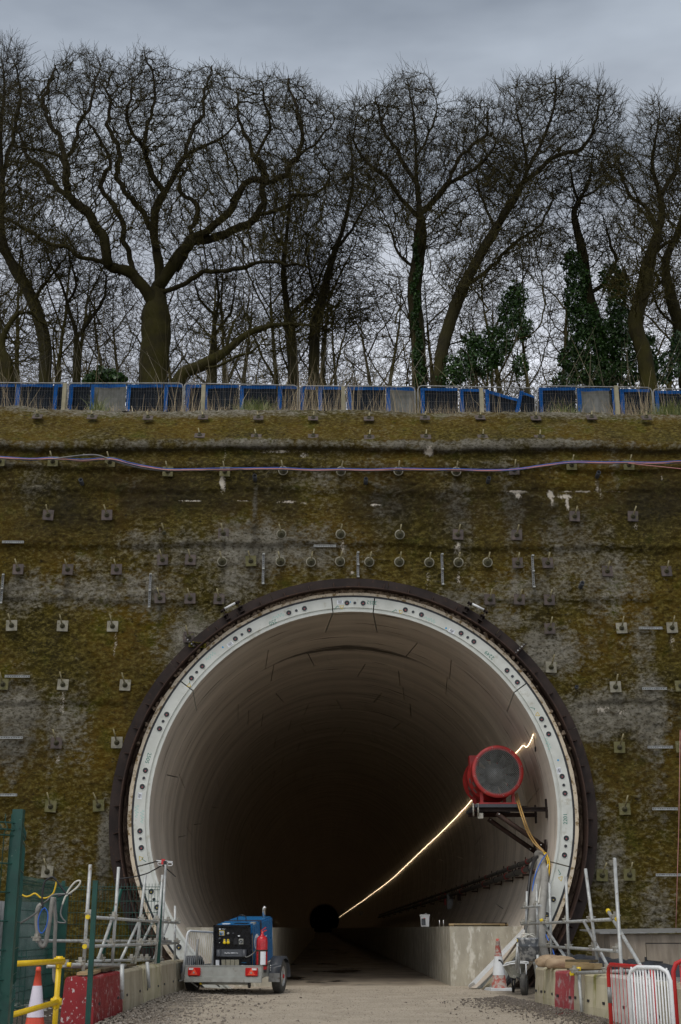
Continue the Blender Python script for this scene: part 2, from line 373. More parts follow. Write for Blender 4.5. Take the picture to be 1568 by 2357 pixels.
def np_mesh(name, vs, quads=None, tris=None, mat=None, smooth=False, attrs=None):
    me = bpy.data.meshes.new(name)
    nq = 0 if quads is None else len(quads); nt_ = 0 if tris is None else len(tris)
    me.vertices.add(len(vs)); me.vertices.foreach_set('co', np.asarray(vs, np.float32).ravel())
    loops = np.concatenate([np.asarray(q, np.int32).ravel() for q in (quads, tris) if q is not None and len(q)])
    me.loops.add(len(loops)); me.loops.foreach_set('vertex_index', loops)
    st = np.concatenate([np.arange(nq)*4, nq*4+np.arange(nt_)*3]).astype(np.int32)
    me.polygons.add(nq+nt_); me.polygons.foreach_set('loop_start', st)
    me.polygons.foreach_set('loop_total', np.concatenate([np.full(nq, 4), np.full(nt_, 3)]).astype(np.int32))
    if smooth: me.polygons.foreach_set('use_smooth', np.ones(nq+nt_, bool))
    for k, a in (attrs or {}).items():
        a = np.asarray(a, np.float32)
        if a.ndim == 2:
            at = me.color_attributes.new(k, 'FLOAT_COLOR', 'POINT'); at.data.foreach_set('color', np.c_[a, np.ones(len(a))].astype(np.float32).ravel())
        else:
            at = me.attributes.new(k, 'FLOAT', 'POINT'); at.data.foreach_set('value', a)
    me.update(calc_edges=True); me.validate()
    if mat: me.materials.append(mat)
    return me
def np_obj(name, me, parent=None, **kw):
    o = bpy.data.objects.new(name, me); COL.objects.link(o)
    if parent: o.parent = parent
    return tag(o, **kw)
def text(body, size, mat, mw, name='lettering', parent=None, ext=.002, align='CENTER'):
    cu = bpy.data.curves.new(name, 'FONT'); cu.body = body; cu.size = size; cu.extrude = ext; cu.align_x = align; cu.align_y = 'CENTER'; cu.resolution_u = 3
    t = bpy.data.objects.new(name, cu); COL.objects.link(t); bpy.context.view_layer.update()
    me = bpy.data.meshes.new_from_object(t); bpy.data.objects.remove(t)
    me.transform(mw); me.materials.clear(); me.materials.append(mat)
    o = bpy.data.objects.new(name, me); COL.objects.link(o)
    if parent: o.parent = parent
    return o
def basis(x, y, z, o):
    m = Matrix.Identity(4)
    for i, c in enumerate((x, y, z, o)):
        for r_ in range(3): m[r_][i] = c[r_]
    return m
def smoothpath(pts, n=6):
    pts = [V(p) for p in pts]; out = []
    for i in range(len(pts)-1):
        p0 = pts[max(i-1, 0)]; p1 = pts[i]; p2 = pts[i+1]; p3 = pts[min(i+2, len(pts)-1)]
        for k in range(n):
            t = k/n; out.append(.5*((2*p1)+(p2-p0)*t+(2*p0-5*p1+4*p2-p3)*t*t+(3*p1-p0-3*p2+p3)*t**3))
    out.append(pts[-1]); return out
def lat(x, y, seed=0):      # vectorised value noise
    xi = np.floor(x).astype(np.int64); yi = np.floor(y).astype(np.int64); xf = x-xi; yf = y-yi
    def h(a, b):
        k = (a*374761393+b*668265263+seed*974634777) & 0xffffffff
        k = ((k ^ (k >> 13))*1274126177) & 0xffffffff; return ((k ^ (k >> 16)) & 0xffff)/65535.
    u = xf*xf*(3-2*xf); v = yf*yf*(3-2*yf)
    return (h(xi, yi)*(1-u)+h(xi+1, yi)*u)*(1-v)+(h(xi, yi+1)*(1-u)+h(xi+1, yi+1)*u)*v
def fbm(x, y, o=4, g=.5, seed=0):
    s = 0; a = 1; t = 0
    for k in range(o): s = s+a*lat(x, y, seed+k*7); t += a; a *= g; x = x*2.03+5.1; y = y*2.03+1.7
    return s/t

# ------------------------------------------------------------------ ground and terrain
WY = 29.1; ZL = 12.11; SL = 1.54
TC = V((.675, 28.9, 3.63))
def axisgrid(a, b, d0, d1, step, grow=1.35):
    m = list(np.arange(d0, d1+1e-6, step)); s = step; x = m[-1]
    while x < b: s *= grow; x += s; m.append(x)
    s = step; x = d0; pre = []
    while x > a: s *= grow; x -= s; pre.append(x)
    return np.array(pre[::-1]+m)
gx = axisgrid(-160, 160, -8, 9, .085); gy = axisgrid(-90, 480, 14, 31, .085)
X, Y = np.meshgrid(gx, gy)
near = np.clip((32-Y)/1.5, 0, 1)*np.clip((Y-10)/3, 0, 1)
edge = np.clip((np.abs(X-.7)-2.3)/2, 0, 1)
rut = -.022*(np.exp(-((X-1.75+.15*np.sin(Y*.5))/.16)**2)+np.exp(-((X-.05+.15*np.sin(Y*.5+.3))/.16)**2))*(Y < 31)
Z = near*(rut+(fbm(X*3, Y*3, 4, .6, 3)-.5)*(.035+.10*edge)+edge*.05*(fbm(X*.7, Y*.7, 2, .5, 9)))
Z = np.where((np.abs(X) < 9.) & (Y < 33), Z, np.minimum(Z, 0))
n_, m_ = X.shape; idx = np.arange(n_*m_).reshape(n_, m_)
q = np.stack([idx[:-1, :-1], idx[:-1, 1:], idx[1:, 1:], idx[1:, :-1]], -1).reshape(-1, 4)
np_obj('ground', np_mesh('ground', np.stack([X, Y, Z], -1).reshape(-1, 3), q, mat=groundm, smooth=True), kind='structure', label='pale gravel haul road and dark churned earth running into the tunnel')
def terr(x, y):
    z = np.interp(y, [30.3, 31.2, 36, 42, 60, 85, 120, 700], [13.58, 13.70, 14.5, 17.2, 24.4, 34.2, 36, 30])
    return z-.005*x*(np.abs(x) < 30)
ty = np.concatenate([np.arange(30.68, 46, .35), np.geomspace(47, 700, 26)]); tx = axisgrid(-500, 500, -14, 14, .5, 1.5)
X, Y = np.meshgrid(tx, ty); Z = terr(X, Y)+(fbm(X*.8, Y*.8, 3)-.5)*.15*np.clip((Y-31)/2, 0, 1)
n_, m_ = X.shape; idx = np.arange(n_*m_).reshape(n_, m_)
q = np.stack([idx[:-1, :-1], idx[:-1, 1:], idx[1:, 1:], idx[1:, :-1]], -1).reshape(-1, 4)
np_obj('hillside', np_mesh('hillside', np.stack([X, Y, Z], -1).reshape(-1, 3), q, mat=turfm, smooth=True), kind='structure', label='wooded ground above the cutting')

# ------------------------------------------------------------------ shotcrete headwall
def wallbuild():
    st = .031
    u = axisgrid(-45, 46, -8.9, 10.1, st, 1.6)
    vtop = ZL+SL*math.sqrt(2)+.9
    v = np.arange(-.4, vtop, st)
    U, W = np.meshgrid(u, v)
    lipw = ZL+.10*(fbm(U*.5, U*0+3, 3, .5, 21)-.5)*2
    tl = W-lipw
    Zb = np.where(tl < 0, W, lipw+np.clip(tl, 0, SL*1.4142)*.7071)
    Yb = np.where(tl < 0, WY, WY+np.clip(tl, 0, SL*1.4142)*.7071+np.clip(tl-SL*1.4142, 0, 9))
    Zb = Zb-.005*U*np.clip(tl/2, 0, 1)
    # bulging lip, recessed band under it, faint lift lines
    bulge = np.exp(-((tl-.12)/.20)**2)*.16
    rec = -.10*np.exp(-((tl+.15)/.14)**2)
    lifts = 0
    for zz, a in ((11.55, .05), (11.02, .03), (9.62, .05), (8.35, .03), (6.0, .03)):
        zl = zz+(fbm(U*.6, U*0+zz, 3, .5, 5)-.5)*.3
        lifts = lifts+a*np.tanh((W-zl)/.05)*np.exp(-np.abs(W-zl)/.5)
    big = (fbm(U*.4, W*.4, 2, .5, 2)-.5)*.20
    f = fbm(U*8.5, W*12, 3, .65, 4); f2 = fbm(U*3, W*4, 2, .5, 14)
    amp = np.clip(.6+.8*fbm(U*.4, W*.4, 2, .5, 31), .3, 1.5)
    smooth_low = 1.0
    d = big+bulge+rec+lifts+((f-.5)*.080+(f2-.5)*.03)*amp
    top = np.clip((tl-SL*1.414)/.3, 0, 1)
    d = d*(1-top*.8)
    ny = np.where(tl < 0, -1, -.7071); nz_ = np.where(tl < 0, 0, .7071)
    rr = np.hypot(U-TC.x, Zb-TC.z+.0); nearring = np.clip((5.75-rr)/.4, 0, 1)
    d = d*(1-nearring)+nearring*(f-.5)*.05
    PX, PY, PZ = U, Yb+d*ny, Zb+d*nz_
    # stain masks; positions are measured on the wall in metres
    pale = .55*(fbm(U*.35, W*.5, 3, .55, 41)-.5)*2-.03
    def ell(px, py, rx, ry, s, w=.5):
        nonlocal pale
        Yc = WY
        c = P(px, py, Yc); wz = c.z
        if c.z > ZL:                     # on the slope: find arc length
            lo, hi = 0, SL*1.42
            for _ in range(20):
                md = (lo+hi)/2; cc = P(px, py, WY+md*.7071)
                if cc.z > ZL+md*.7071: lo = md
                else: hi = md
            wz = ZL+lo; c = P(px, py, WY+lo*.7071)
        k = 1/104.; dd = ((U-c.x)/(rx*k))**2+((W-wz)/(ry*k))**2
        s = s*1.25; dd = dd*(.25+.55*fbm(U*1.1, W*1.1, 3, .6, int(px)))
        pale = np.maximum(pale, s*np.exp(-dd*.7))
    for a in ((590, 1262, 130, 45, .75), (150, 1362, 150, 34, .62), (290, 1365, 90, 40, .6), (455, 1478, 50, 60, .7), (60, 1640, 70, 50, .7), (130, 1660, 50, 60, .6), (30, 1700, 60, 50, .6),
              (1390, 1642, 85, 34, .95), (1360, 1670, 60, 30, .7), (1262, 1500, 55, 40, .85), (1500, 1640, 45, 70, .75), (1150, 1425, 60, 30, .6), (1330, 1262, 70, 70, .5), (1400, 1335, 60, 70, .55),
              (900, 1160, 40, 60, .4), (740, 1100, 60, 25, .42), (1060, 1165, 30, 60, .4), (540, 1330, 60, 40, .5), (1470, 1480, 30, 60, .45), (240, 1940, 10, 60, .8), (1500, 2090, 40, 60, .5), (150, 1980, 60, 50, .3),
              (110, 1990, 60, 90, .35), (1375, 1870, 30, 60, .4), (1400, 1990, 50, 50, .55), (1110, 1385, 90, 30, .5), (350, 1250, 60, 22, .5), (1480, 1850, 60, 60, .3), (650, 1700, 1, 1, 0), (1220, 1360, 110, 30, .5),
              (1080, 1210, 26, 60, .35), (1190, 1170, 30, 60, .4), (420, 1270, 80, 40, .45), (200, 1300, 60, 30, .35), (60, 1120, 30, 40, .3), (95, 1110, 40, 30, .35)): ell(*a)
    tw = 300+0*U
    bandtop = np.exp(-((tl-SL*1.38)/.42)**2)*(.45+.7*(fbm(U*.45, W*0+1, 3, .6, 51)-.25)); bandlip = np.exp(-((tl-.02)/.10)**2)*(.3+.9*fbm(U*.5, W*0+2, 3, .6, 52)); bandlow = np.exp(-((tl+.42)/.16)**2)*(.1+1.0*(fbm(U*.6, W*0+3, 3, .6, 53)-.3))
    pale = np.maximum.reduce([pale, bandtop, bandlip*.85, bandlow])
    # vertical run-off streaks
    st_ = (fbm(U*1.9, W*.16, 4, .6, 61)-.5); pale = pale+np.clip(st_, -.3, .3)*.75*(W < ZL)
    pale = np.clip(pale, 0, 1)
    white = np.zeros_like(U); wet = np.zeros_like(U)
    def streak(arr, px, py, rx, ry, s, p=1.):
        Yc = WY; c = P(px, py, Yc); k = 1/104.
        wob = (fbm(W*2, U*0+px, 2, .5, int(px)))-.5
        dd = np.abs((U-c.x+wob*.06)/(rx*k))**2+np.abs((W-c.z)/(ry*k))**2
        np.maximum(arr, s*np.exp(-dd*p)*(.45+.9*fbm(U*9, W*5, 2, .5, int(py))), out=arr)
    for a in ((513, 1110, 8, 26, 1.1), (518, 1045, 3, 22, .9), (1190, 1131, 34, 3, 1.1), (1194, 1140, 9, 10, 1.1), (1269, 1138, 9, 12, 1.2), (1271, 1150, 5, 24, .8), (1305, 1142, 20, 7, 1.2), (1306, 1155, 5, 22, 1.1), (1330, 1131, 50, 2.5, .9), (1376, 1118, 5, 20, .7), (1383, 1135, 4, 16, .8),
              (988, 1042, 12, 9, 1.3), (664, 1155, 16, 3, 1.1), (700, 1158, 10, 3, 1), (865, 1161, 14, 3, 1.1), (444, 1153, 32, 2.2, 1.), (640, 1155, 8, 2, .9), (640, 1038, 50, 3, .9), (700, 1046, 12, 10, .7), (560, 1153, 30, 1.5, .7), (193, 1046, 4, 4, 1.2), (810, 1318, 4, 4, 1.2),
              (1176, 1131, 30, 2, .8), (1415, 1131, 40, 1.5, .6), (1524, 1098, 2.5, 14, .8), (324, 1100, 2, 10, .5), (1267, 1090, 2.5, 30, .5), (1385, 1632, 26, 10, .6), (1435, 1640, 20, 12, .5)): streak(white, *a)
    for a in ((588, 1190, 11, 90, .75), (590, 1300, 40, 70, .5), (1128, 1190, 10, 100, .5), (1380, 1200, 14, 60, .6), (646, 1340, 10, 40, .3), (1240, 1640, 14, 130, .5), (1560, 1650, 14, 60, .6), (652, 1120, 14, 30, .6), (785, 1115, 12, 25, .4), (918, 1115, 12, 25, .4), (1050, 1120, 12, 25, .5), (118, 1247, 190, 3, .6), (400, 1132, 30, 3, .4), (240, 2010, 20, 60, .6)): streak(wet, *a, .8)
    rs_ = random.Random(11)
    for a in ((112, 1187), (247, 1187), (1322, 1190), (1456, 1190), (379, 1229), (515, 1230), (648, 1231), (784, 1231), (920, 1232), (1054, 1232), (1189, 1233), (375, 1290), (512, 1294), (646, 1294), (716, 1295), (850, 1295), (988, 1296), (1055, 1296), (1191, 1297), (1260, 1297), (43, 1312), (157, 1312), (269, 1312), (1397, 1316), (1533, 1316), (369, 1378), (505, 1380), (1127, 1381), (1264, 1382), (28, 1441), (145, 1442), (260, 1443), (1430, 1447), (1546, 1446), (146, 1577), (289, 1578), (1416, 1582), (131, 1711), (1425, 1721), (1437, 1863), (118, 1857)):
        ln = rs_.uniform(10, 34); streak(wet if rs_.random() < .65 else white, a[0]+rs_.uniform(-5, 5), a[1]+14+ln*.8, rs_.uniform(4, 9), ln, rs_.uniform(.3, .75), .8)
    for k in range(26): streak(wet, rs_.uniform(0, 1568), rs_.uniform(1120, 1900), rs_.uniform(5, 22), rs_.uniform(40, 130), rs_.uniform(.25, .6), .8)
    for a in ((587, 1160, 7, 60), (1376, 1110, 4, 14)): 
        c = P(a[0], a[1], WY); pale = np.maximum(pale, .75*np.exp(-((U-c.x)/(a[2]/104))**2-((W-c.z)/(a[3]/104))**2))
    # shadow line right under the lip, painted dark into the wet mask
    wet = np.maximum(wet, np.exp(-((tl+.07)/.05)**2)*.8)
    algae = np.exp(-((W-10.75)/.95)**2)*np.clip(fbm(U*.5, W*.8, 3, .6, 91)*3.0-.8, 0, 1)*.85+np.exp(-((W-5.2)/1.6)**2)*np.clip(fbm(U*.6, W*.6, 3, .6, 92)*2.4-.9, 0, 1)*.4
    wet = np.maximum(wet, algae)
    wet = np.clip(wet, 0, 1); white = np.clip(white, 0, 1.3)
    n_, m_ = U.shape; idx = np.arange(n_*m_).reshape(n_, m_)
    q = np.stack([idx[:-1, :-1], idx[:-1, 1:], idx[1:, 1:], idx[1:, :-1]], -1).reshape(-1, 4)
    rq = rr.ravel()[q].max(1); q = q[(rq > 5.16) | (PZ.ravel()[q].max(1) > 10)]
    me = np_mesh('headwall', np.stack([PX, PY, PZ], -1).reshape(-1, 3), q, mat=wallm, smooth=True,
                 attrs={'mask': np.stack([pale, white, wet], -1).reshape(-1, 3), 'relief': f.ravel()})
    return np_obj('headwall', me, label='tall moss-stained sprayed concrete headwall round the tunnel mouth', cat='wall')
wall_o = wallbuild()
def onslope(px, py):
    lo, hi = 0, SL*1.42
    for _ in range(24):
        md = (lo+hi)/2; cc = P(px, py, WY+md*.7071)
        if cc.z > ZL+md*.7071: lo = md
        else: hi = md
    return P(px, py, WY+lo*.7071)

# ------------------------------------------------------------------ tunnel lining
def pol(c, r, a, y): return V((c.x+r*math.sin(a), y, c.z+r*math.cos(a)))   # a clockwise from the crown
def arc_solid(mb, c, prof, a0, a1, n, skew=0., closed=True):
    # prof: (r, y) polygon swept along the arc; skew adds angle along y
    y0 = prof[0][1]; vs = []; k = len(prof)
    for i in range(n+1):
        t = i/n
        for r, y in prof:
            s0, s1 = (skew if isinstance(skew, tuple) else (skew, skew))
            a = a0+(a1-a0)*t+((s0*(1-t)+s1*t)*(y-y0)); vs.append(pol(c, r, a, y))
    fs = []
    for i in range(n):
        for j in range(k if closed else k-1):
            l = (j+1) % k; fs.append((i*k+j, i*k+l, (i+1)*k+l, (i+1)*k+j))
    if closed: fs += [tuple(range(k-1, -1, -1)), tuple(n*k+j for j in range(k))]
    return mb.add(vs, fs, False)
tun = thing('tunnel_lining', 'round tunnel lining of pale concrete segments with a white outer face ring', 'tunnel lining', (TC.x, TC.y, 0))
YF = 28.9; RI = 4.43; RO = 4.765
org = tun.location
def smooth_all(o): o.data.polygons.foreach_set('use_smooth', [False]*len(o.data.polygons)); return o
g = R(.17)
J0 = [R(a) for a in (-5.9, 5.9, 54.2, 104.2, 154.5, 205.5, 255.8, 306.2)]
def ang(px, py):
    p = P(px, py, YF)-TC; return math.atan2(p.x, p.z), math.hypot(p.x, p.z)
segs = []
prof = [(RO, YF), (4.525, YF), (4.52, YF+.03), (4.485, YF+.03), (4.48, YF+.004), (RI, YF+.008), (RI, YF+2), (RO, YF+2)]
for i in range(8):
    a0 = J0[i]; a1 = J0[(i+1) % 8] if i < 7 else J0[0]+2*pi
    sk0 = -R(1.1) if i == 0 else (R(1.1) if i == 1 else (R(1.1) if i in (2, 4, 6) else -R(1.1)))
    sk1 = R(1.1) if i == 0 else (R(1.1) if i in (1, 3, 5) else -R(1.1))
    n = 4 if i == 0 else 14
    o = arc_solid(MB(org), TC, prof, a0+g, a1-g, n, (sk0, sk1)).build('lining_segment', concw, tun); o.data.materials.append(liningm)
    mi = []
    for p in o.data.polygons:
        rad = math.hypot(p.center.x, p.center.z-TC.z); mi.append(1 if (rad < 4.46 and abs(p.normal.y) < .3) else 0)
    o.data.polygons.foreach_set('material_index', mi); segs.append((a0, a1, o))
def seg_at(a):
    a = a % (2*pi)
    for a0, a1, o in segs:
        if a0 <= a <= a1 or a0 <= a-2*pi <= a1: return o
    return segs[0][2]
TW = 2*pi
LR = [0, R(27), R(-20), R(12), R(-33), R(20), R(-9), R(31), R(-25), R(8), R(-14), R(24), R(-30), R(15), R(-18), R(29), R(-8), R(22)]
for k in range(1, 18):
    y0 = YF+2*k+.0; off = LR[k]
    pr = [(RI, y0+.011), (RI, y0+1.989), (RI+.12, y0+1.989), (RI+.12, y0+.011)]
    for i in range(8):
        a0 = J0[i]+off; a1 = (J0[i+1] if i < 7 else J0[0]+2*pi)+off
        sk0 = -R(1.1) if i == 0 else R(1.1)*(1 if i in (1, 2, 4, 6) else -1); sk1 = R(1.1) if i == 0 else R(1.1)*(1 if i in (1, 3, 5) else -1)
        am = ((a0+a1)/2) % TW
        if abs(am-pi) < R(28): continue          # under the road deck
        arc_solid(MB(org), TC, pr, a0+g*.9, a1-g*.9, 3 if i == 0 else 9, (sk0, sk1)).build('lining_segment', liningm, tun)
mb = MB(org)
far = []
y = YF+36
while y < 420: far.append((RI, y+.01)); far.append((RI, y+1.99)); far.append((RI+.02, y+1.992)); far.append((RI+.02, y+2.008)); y += 2
arc_solid(mb, TC, far, R(-150), R(150), 56, 0., False); mb.build('far_lining', liningm, tun, kind='stuff')
mb = MB(org); arc_solid(mb, TC, [(RI+.16, YF+1.9), (RI+.16, 420)], R(-180), R(180), 40, 0., False); mb.build('joint_backing', rubber, tun)
mb = MB(org); mb.lathe([(.0, 0), (4.7, 0)], 32, Matrix.Translation((TC.x, 421, TC.z)) @ Matrix.Rotation(R(90), 4, 'X')); mb.build('unlit_tunnel_disc', rubber, tun)  # black disc standing in for the darkness of the unlit tunnel beyond
arc_solid(MB(org), TC, [(RO+.045, YF+.012), (RO, YF+.012), (RO, YF+.12), (RO+.045, YF+.12)], R(-180), R(180), 160).build('gasket', rubber, tun)
# cream packing strip with ragged edge
vs = []; n = 300
mb = MB(org); prs = []
for i in range(n+1):
    a = -pi+2*pi*i/n; j = mnoise.noise(V((a*9, 3, 0)))*.018+mnoise.noise(V((a*31, 7, 0)))*.012
    w_ = .058+.02*abs(math.sin(a))
    prs += [pol(TC, RO+.047, a, YF+.004), pol(TC, RO+.047+w_+j, a, YF+.004), pol(TC, RO+.047+w_+j, a, YF+.3)]
mb.add(prs, [(i*3+j, i*3+j+1, i*3+3+j+1, i*3+3+j) for i in range(n) for j in (0, 1)]); mb.build('packing_strip', creamw, tun)
# bolt pockets
def pocket(big, tipm):
    mb = MB(); r = .058 if big else .033
    X90 = Matrix.Rotation(R(90), 4, 'X')
    mb.lathe([(r*1.28, .0), (r*1.26, .004), (r*1.08, .006), (r*1.02, .003)], 16, X90)
    o = mb.build('bolt_pocket', concw)
    m2 = MB().lathe([(r*1.02, .0042), (r*.7, .0042), (r*.0, .0042)], 16, X90).build('pocket_shadow', blackp if not big else rubber); m2.parent = o
    if big:
        m3 = MB().lathe([(r*.55, .003), (r*.55, .010), (r*.45, .014), (0, .014)], 6, Matrix.Translation((0, 0, -.012)) @ X90, False).build('bolt_head', greyp); m3.parent = o
        m4 = MB().lathe([(r*.2, .013), (r*.2, .02), (0, .02)], 8, Matrix.Translation((0, 0, -.012)) @ X90).build('bolt_tip', tipm); m4.parent = o
    return o
pk = {'r': pocket(True, M('red_cap', (.6, .06, .05), scale=10)), 'y': pocket(True, yelcap), 's': pocket(False, rubber)}
def place_child(proto, parent, wp, rot=None):
    # sub-parts sit directly under the segment: proto mesh and its children are flattened one level
    off = V(wp)-V(org); new = []
    ms = Matrix.Translation(off)
    if rot: ms = ms @ rot
    for src in [proto]+list(proto.children):
        c = src.copy(); COL.objects.link(c); c.parent = parent; c.matrix_local = ms; new.append(c)
    return new
BIG = [(799, 1390), (836, 1390), (933, 1405), (970, 1416), (1062, 1457), (1091, 1477), (1169, 1542), (1192, 1570), (1250, 1654), (1268, 1688), (1297, 1787), (1305, 1826), (1306, 1930), (1301, 1969), (1273, 2070), (1258, 2106),
       (701, 1401), (665, 1411), (573, 1449), (541, 1469), (463, 1531), (437, 1558), (377, 1641), (359, 1674), (327, 1772), (319, 1810), (314, 1914), (318, 1953), (342, 2055), (357, 2091), (410, 2182)]
SML = [(817, 1390), (951, 1409), (1077, 1467), (1181, 1556), (1260, 1670), (1301, 1807), (1304, 1948), (682, 1405), (556, 1459), (449, 1544), (368, 1657), (323, 1790), (315, 1932), (349, 2073)]
for lst, kk in ((BIG, 'b'), (SML, 's')):
    for px, py in lst:
        a, r = ang(px, py); p = pol(TC, 4.63, a, YF-.001)
        place_child(pk['s'] if kk == 's' else pk['y' if py > 2040 else 'r'], seg_at(a), p)
for o in pk.values():
    for c in list(o.children): bpy.data.objects.remove(c)
    bpy.data.objects.remove(o)
def on_ring(px, py, upside=True):
    a, r = ang(px, py); p = pol(TC, r, a, YF-.002)-V(org); rad = V((math.sin(a), 0, math.cos(a))); tan = V((math.cos(a), 0, -math.sin(a)))
    # lettering reads with its top towards the tunnel axis
    return (basis(-tan, -rad, V((0, -1, 0)), p) if upside else basis(tan, rad, V((0, -1, 0)), p)), seg_at(a), a
for s_, px, py, sz in (('2252', 856, 1387, .115), ('250', 628, 1432, .125), ('2249', 1127, 1508, .125), ('2505', 341, 1745, .12), ('2201', 1302, 1885, .12)):
    mw, sg, a = on_ring(px, py)
    text(s_, sz, inkg, mw, 'stencil_number', sg, .0008)
def flatpoly(name, pts, mat, parent, w=.012):
    mb = MB()
    for a, b in zip(pts[:-1], pts[1:]):
        a = V(a); b = V(b); d = (b-a).normalized(); nn = V((-d.y, d.x, 0))*w/2
        mb.add([a-nn, b-nn, b+nn, a+nn], [(0, 1, 2, 3)])
    o = mb.build(name, mat); return o
def mark(px, py, kind):
    mw, sg, a = on_ring(px, py)
    if kind == 'tri': o = flatpoly('yellow_triangle', [(-.05, -.035, 0), (.05, -.035, 0), (0, .045, 0), (-.05, -.035, 0)], inky, sg)
    elif kind == 'tick': o = flatpoly('green_chevron', [(-.05, -.01, 0), (-.025, -.045, 0), (.05, .03, 0)], inkg, sg)
    elif kind == 'scr':
        pts = [(random.uniform(-.12, .12), random.uniform(-.05, .05), 0) for _ in range(3)]
        o = flatpoly('crayon_scribble', [(-.14, 0, 0), (-.11, .05, 0), (-.09, -.04, 0), (-.05, .04, 0), (-.02, -.04, 0), (.02, .05, 0), (.03, -.02, 0), (.08, .03, 0), (.10, -.03, 0), (.14, .03, 0)], inkc, sg, .006)
    elif kind == 'dot':
        mb = MB(); mb.add([(.021*math.cos(t*pi/5), .024*math.sin(t*pi/5), 0) for t in range(10)], [tuple(range(10))]); o = mb.build('blue_dot', inkb)
    elif kind == 'lab':
        mb = MB(); mb.box((0, 0, .001), (.14, .095, .002)); o = mb.build('paper_label', paper)
        m2 = MB()
        for q in range(16): m2.box((-.038+q*.0052, .0, .003), (.0026 if q % 3 else .0036, .028, .001))
        for yy, wd in ((.034, .11), (.026, .09), (-.026, .03), (-.036, .10)): m2.box((-.004, -yy, .003), (wd, .004, .001))
        k = m2.build('label_print', inkk); k.parent = sg; k.matrix_local = mw
    o.parent = sg; o.matrix_local = mw
for px, py, k in ((787, 1398, 'tri'), (775, 1399, 'tick'), (923, 1409, 'tri'), (908, 1407, 'tick'), (436, 1578, 'tri'), (438, 1568, 'tick'), (1237, 1645, 'tri'), (1226, 1631, 'tick'), (325, 1976, 'tri'), (332, 1979, 'tick'), (1290, 2022, 'tri'), (1287, 2008, 'tick'),
                  (783, 1386, 'lab'), (530, 1483, 'lab'), (1040, 1453, 'lab'), (1287, 1774, 'lab'), (322, 1832, 'lab'), (806, 1386, 'dot'), (513, 1490, 'dot'), (1027, 1446, 'dot'), (1285, 1750, 'dot'),
                  (484, 1510, 'scr'), (990, 1426, 'scr'), (1262, 1712, 'scr'), (314, 1868, 'scr'), (327, 1880, 'scr'), (640, 1418, 'scr')): mark(px, py, k)

# grout-filled gap behind the steel collar
mb = MB(); na, nr = 420, 9; vs = []
SCc = V((TC.x, YF, TC.z-.08))
for i in range(na+1):
    a = -pi+2*pi*i/na
    for j in range(nr):
        t = j/(nr-1); r = (RO+.08)*(1-t)+(5.05)*t
        c = TC.lerp(SCc, t)
        topness = max(0, math.cos(a))
        dep = .22-.16*topness+.06*mnoise.noise(V((a*22, t*3, 0)))+.05*mnoise.noise(V((a*60, t*7, 2)))+.03*mnoise.noise(V((a*130, t*14, 5)))
        if j in (0, nr-1): dep += .05
        vs.append(pol(c, r, a, YF+.06+dep))
mb.add(vs, [(i*nr+j, i*nr+j+1, (i+1)*nr+j+1, (i+1)*nr+j) for i in range(na) for j in range(nr-1)])
mb.build('grout_fill', grout, label='rough brown grout packed between the steel collar and the lining', cat='grout')
# lumps of loose grout showing at the crown
mb = MB()
for i in range(520):
    a = random.gauss(0, R(28)); 
    if abs(a) > R(75): continue
    r = random.uniform(4.9, 5.0); p = pol(SCc.lerp(TC, .5), r, a, YF+.05+random.uniform(0, .05)); s_ = random.uniform(.018, .042)
    mt = Matrix.Rotation(random.uniform(0, 6), 3, V((random.random(), random.random(), random.random()+.1)).normalized())
    mb.box(p, (s_*2, s_*1.4, s_*1.5), mt)
mb.build('grout_lumps', M('pale_grout', (.30, .23, .165), (.19, .14, .10), scale=5, rough=.9), kind='stuff', label='broken lumps of pale grout above the crown of the lining')

# steel collar
col_ = thing('steel_collar', 'dark rusty steel collar ring bolted round the tunnel mouth', 'steel ring', (TC.x, YF, 0)); oc = col_.location
nseg = 12
for i in range(nseg):
    a0 = R(-180)+i*TW/nseg+R(9); a1 = a0+TW/nseg
    if abs(((a0+a1)/2 % TW)-pi) < R(30): continue
    arc_solid(MB(oc), SCc, [(5.30, 28.93), (5.062, 28.93), (5.062, 28.96), (5.30, 28.96)], a0+R(.05), a1-R(.05), 6).build('collar_plate', darksteel, col_)
for i in range(6):
    a0 = R(-180)+i*TW/6+R(9); a1 = a0+TW/6
    if abs(((a0+a1)/2 % TW)-pi) < R(20): continue
    arc_solid(MB(oc), SCc, [(5.06, 28.72), (5.035, 28.72), (5.035, 29.35), (5.06, 29.35)], a0+R(.04), a1-R(.04), 26).build('rim_flange', rust, col_)
gus = None
for k in range(-24, 25):
    a = R(6.4)*k+R(1.5)
    p = pol(SCc, 5.06, a, 0)
    rad = V((math.sin(a), 0, math.cos(a))); tan = V((math.cos(a), 0, -math.sin(a)))
    mw = basis(tan, rad, V((0, -1, 0)), V((p.x-oc.x, 28.93-oc.y, p.z-oc.z)))
    if gus is None:
        gus = MB(); gus.add([(-.007, 0, 0), (-.007, .15, 0), (-.007, .012, .19), (-.007, 0, .19), (.007, 0, 0), (.007, .15, 0), (.007, .012, .19), (.007, 0, .19)], [(3, 2, 1, 0), (4, 5, 6, 7), (0, 1, 5, 4), (1, 2, 6, 5), (2, 3, 7, 6), (3, 0, 4, 7)])
        gus = gus.build('gusset', rust, col_); gus.matrix_local = mw
    else:
        c = gus.copy(); COL.objects.link(c); c.parent = col_; c.matrix_local = mw
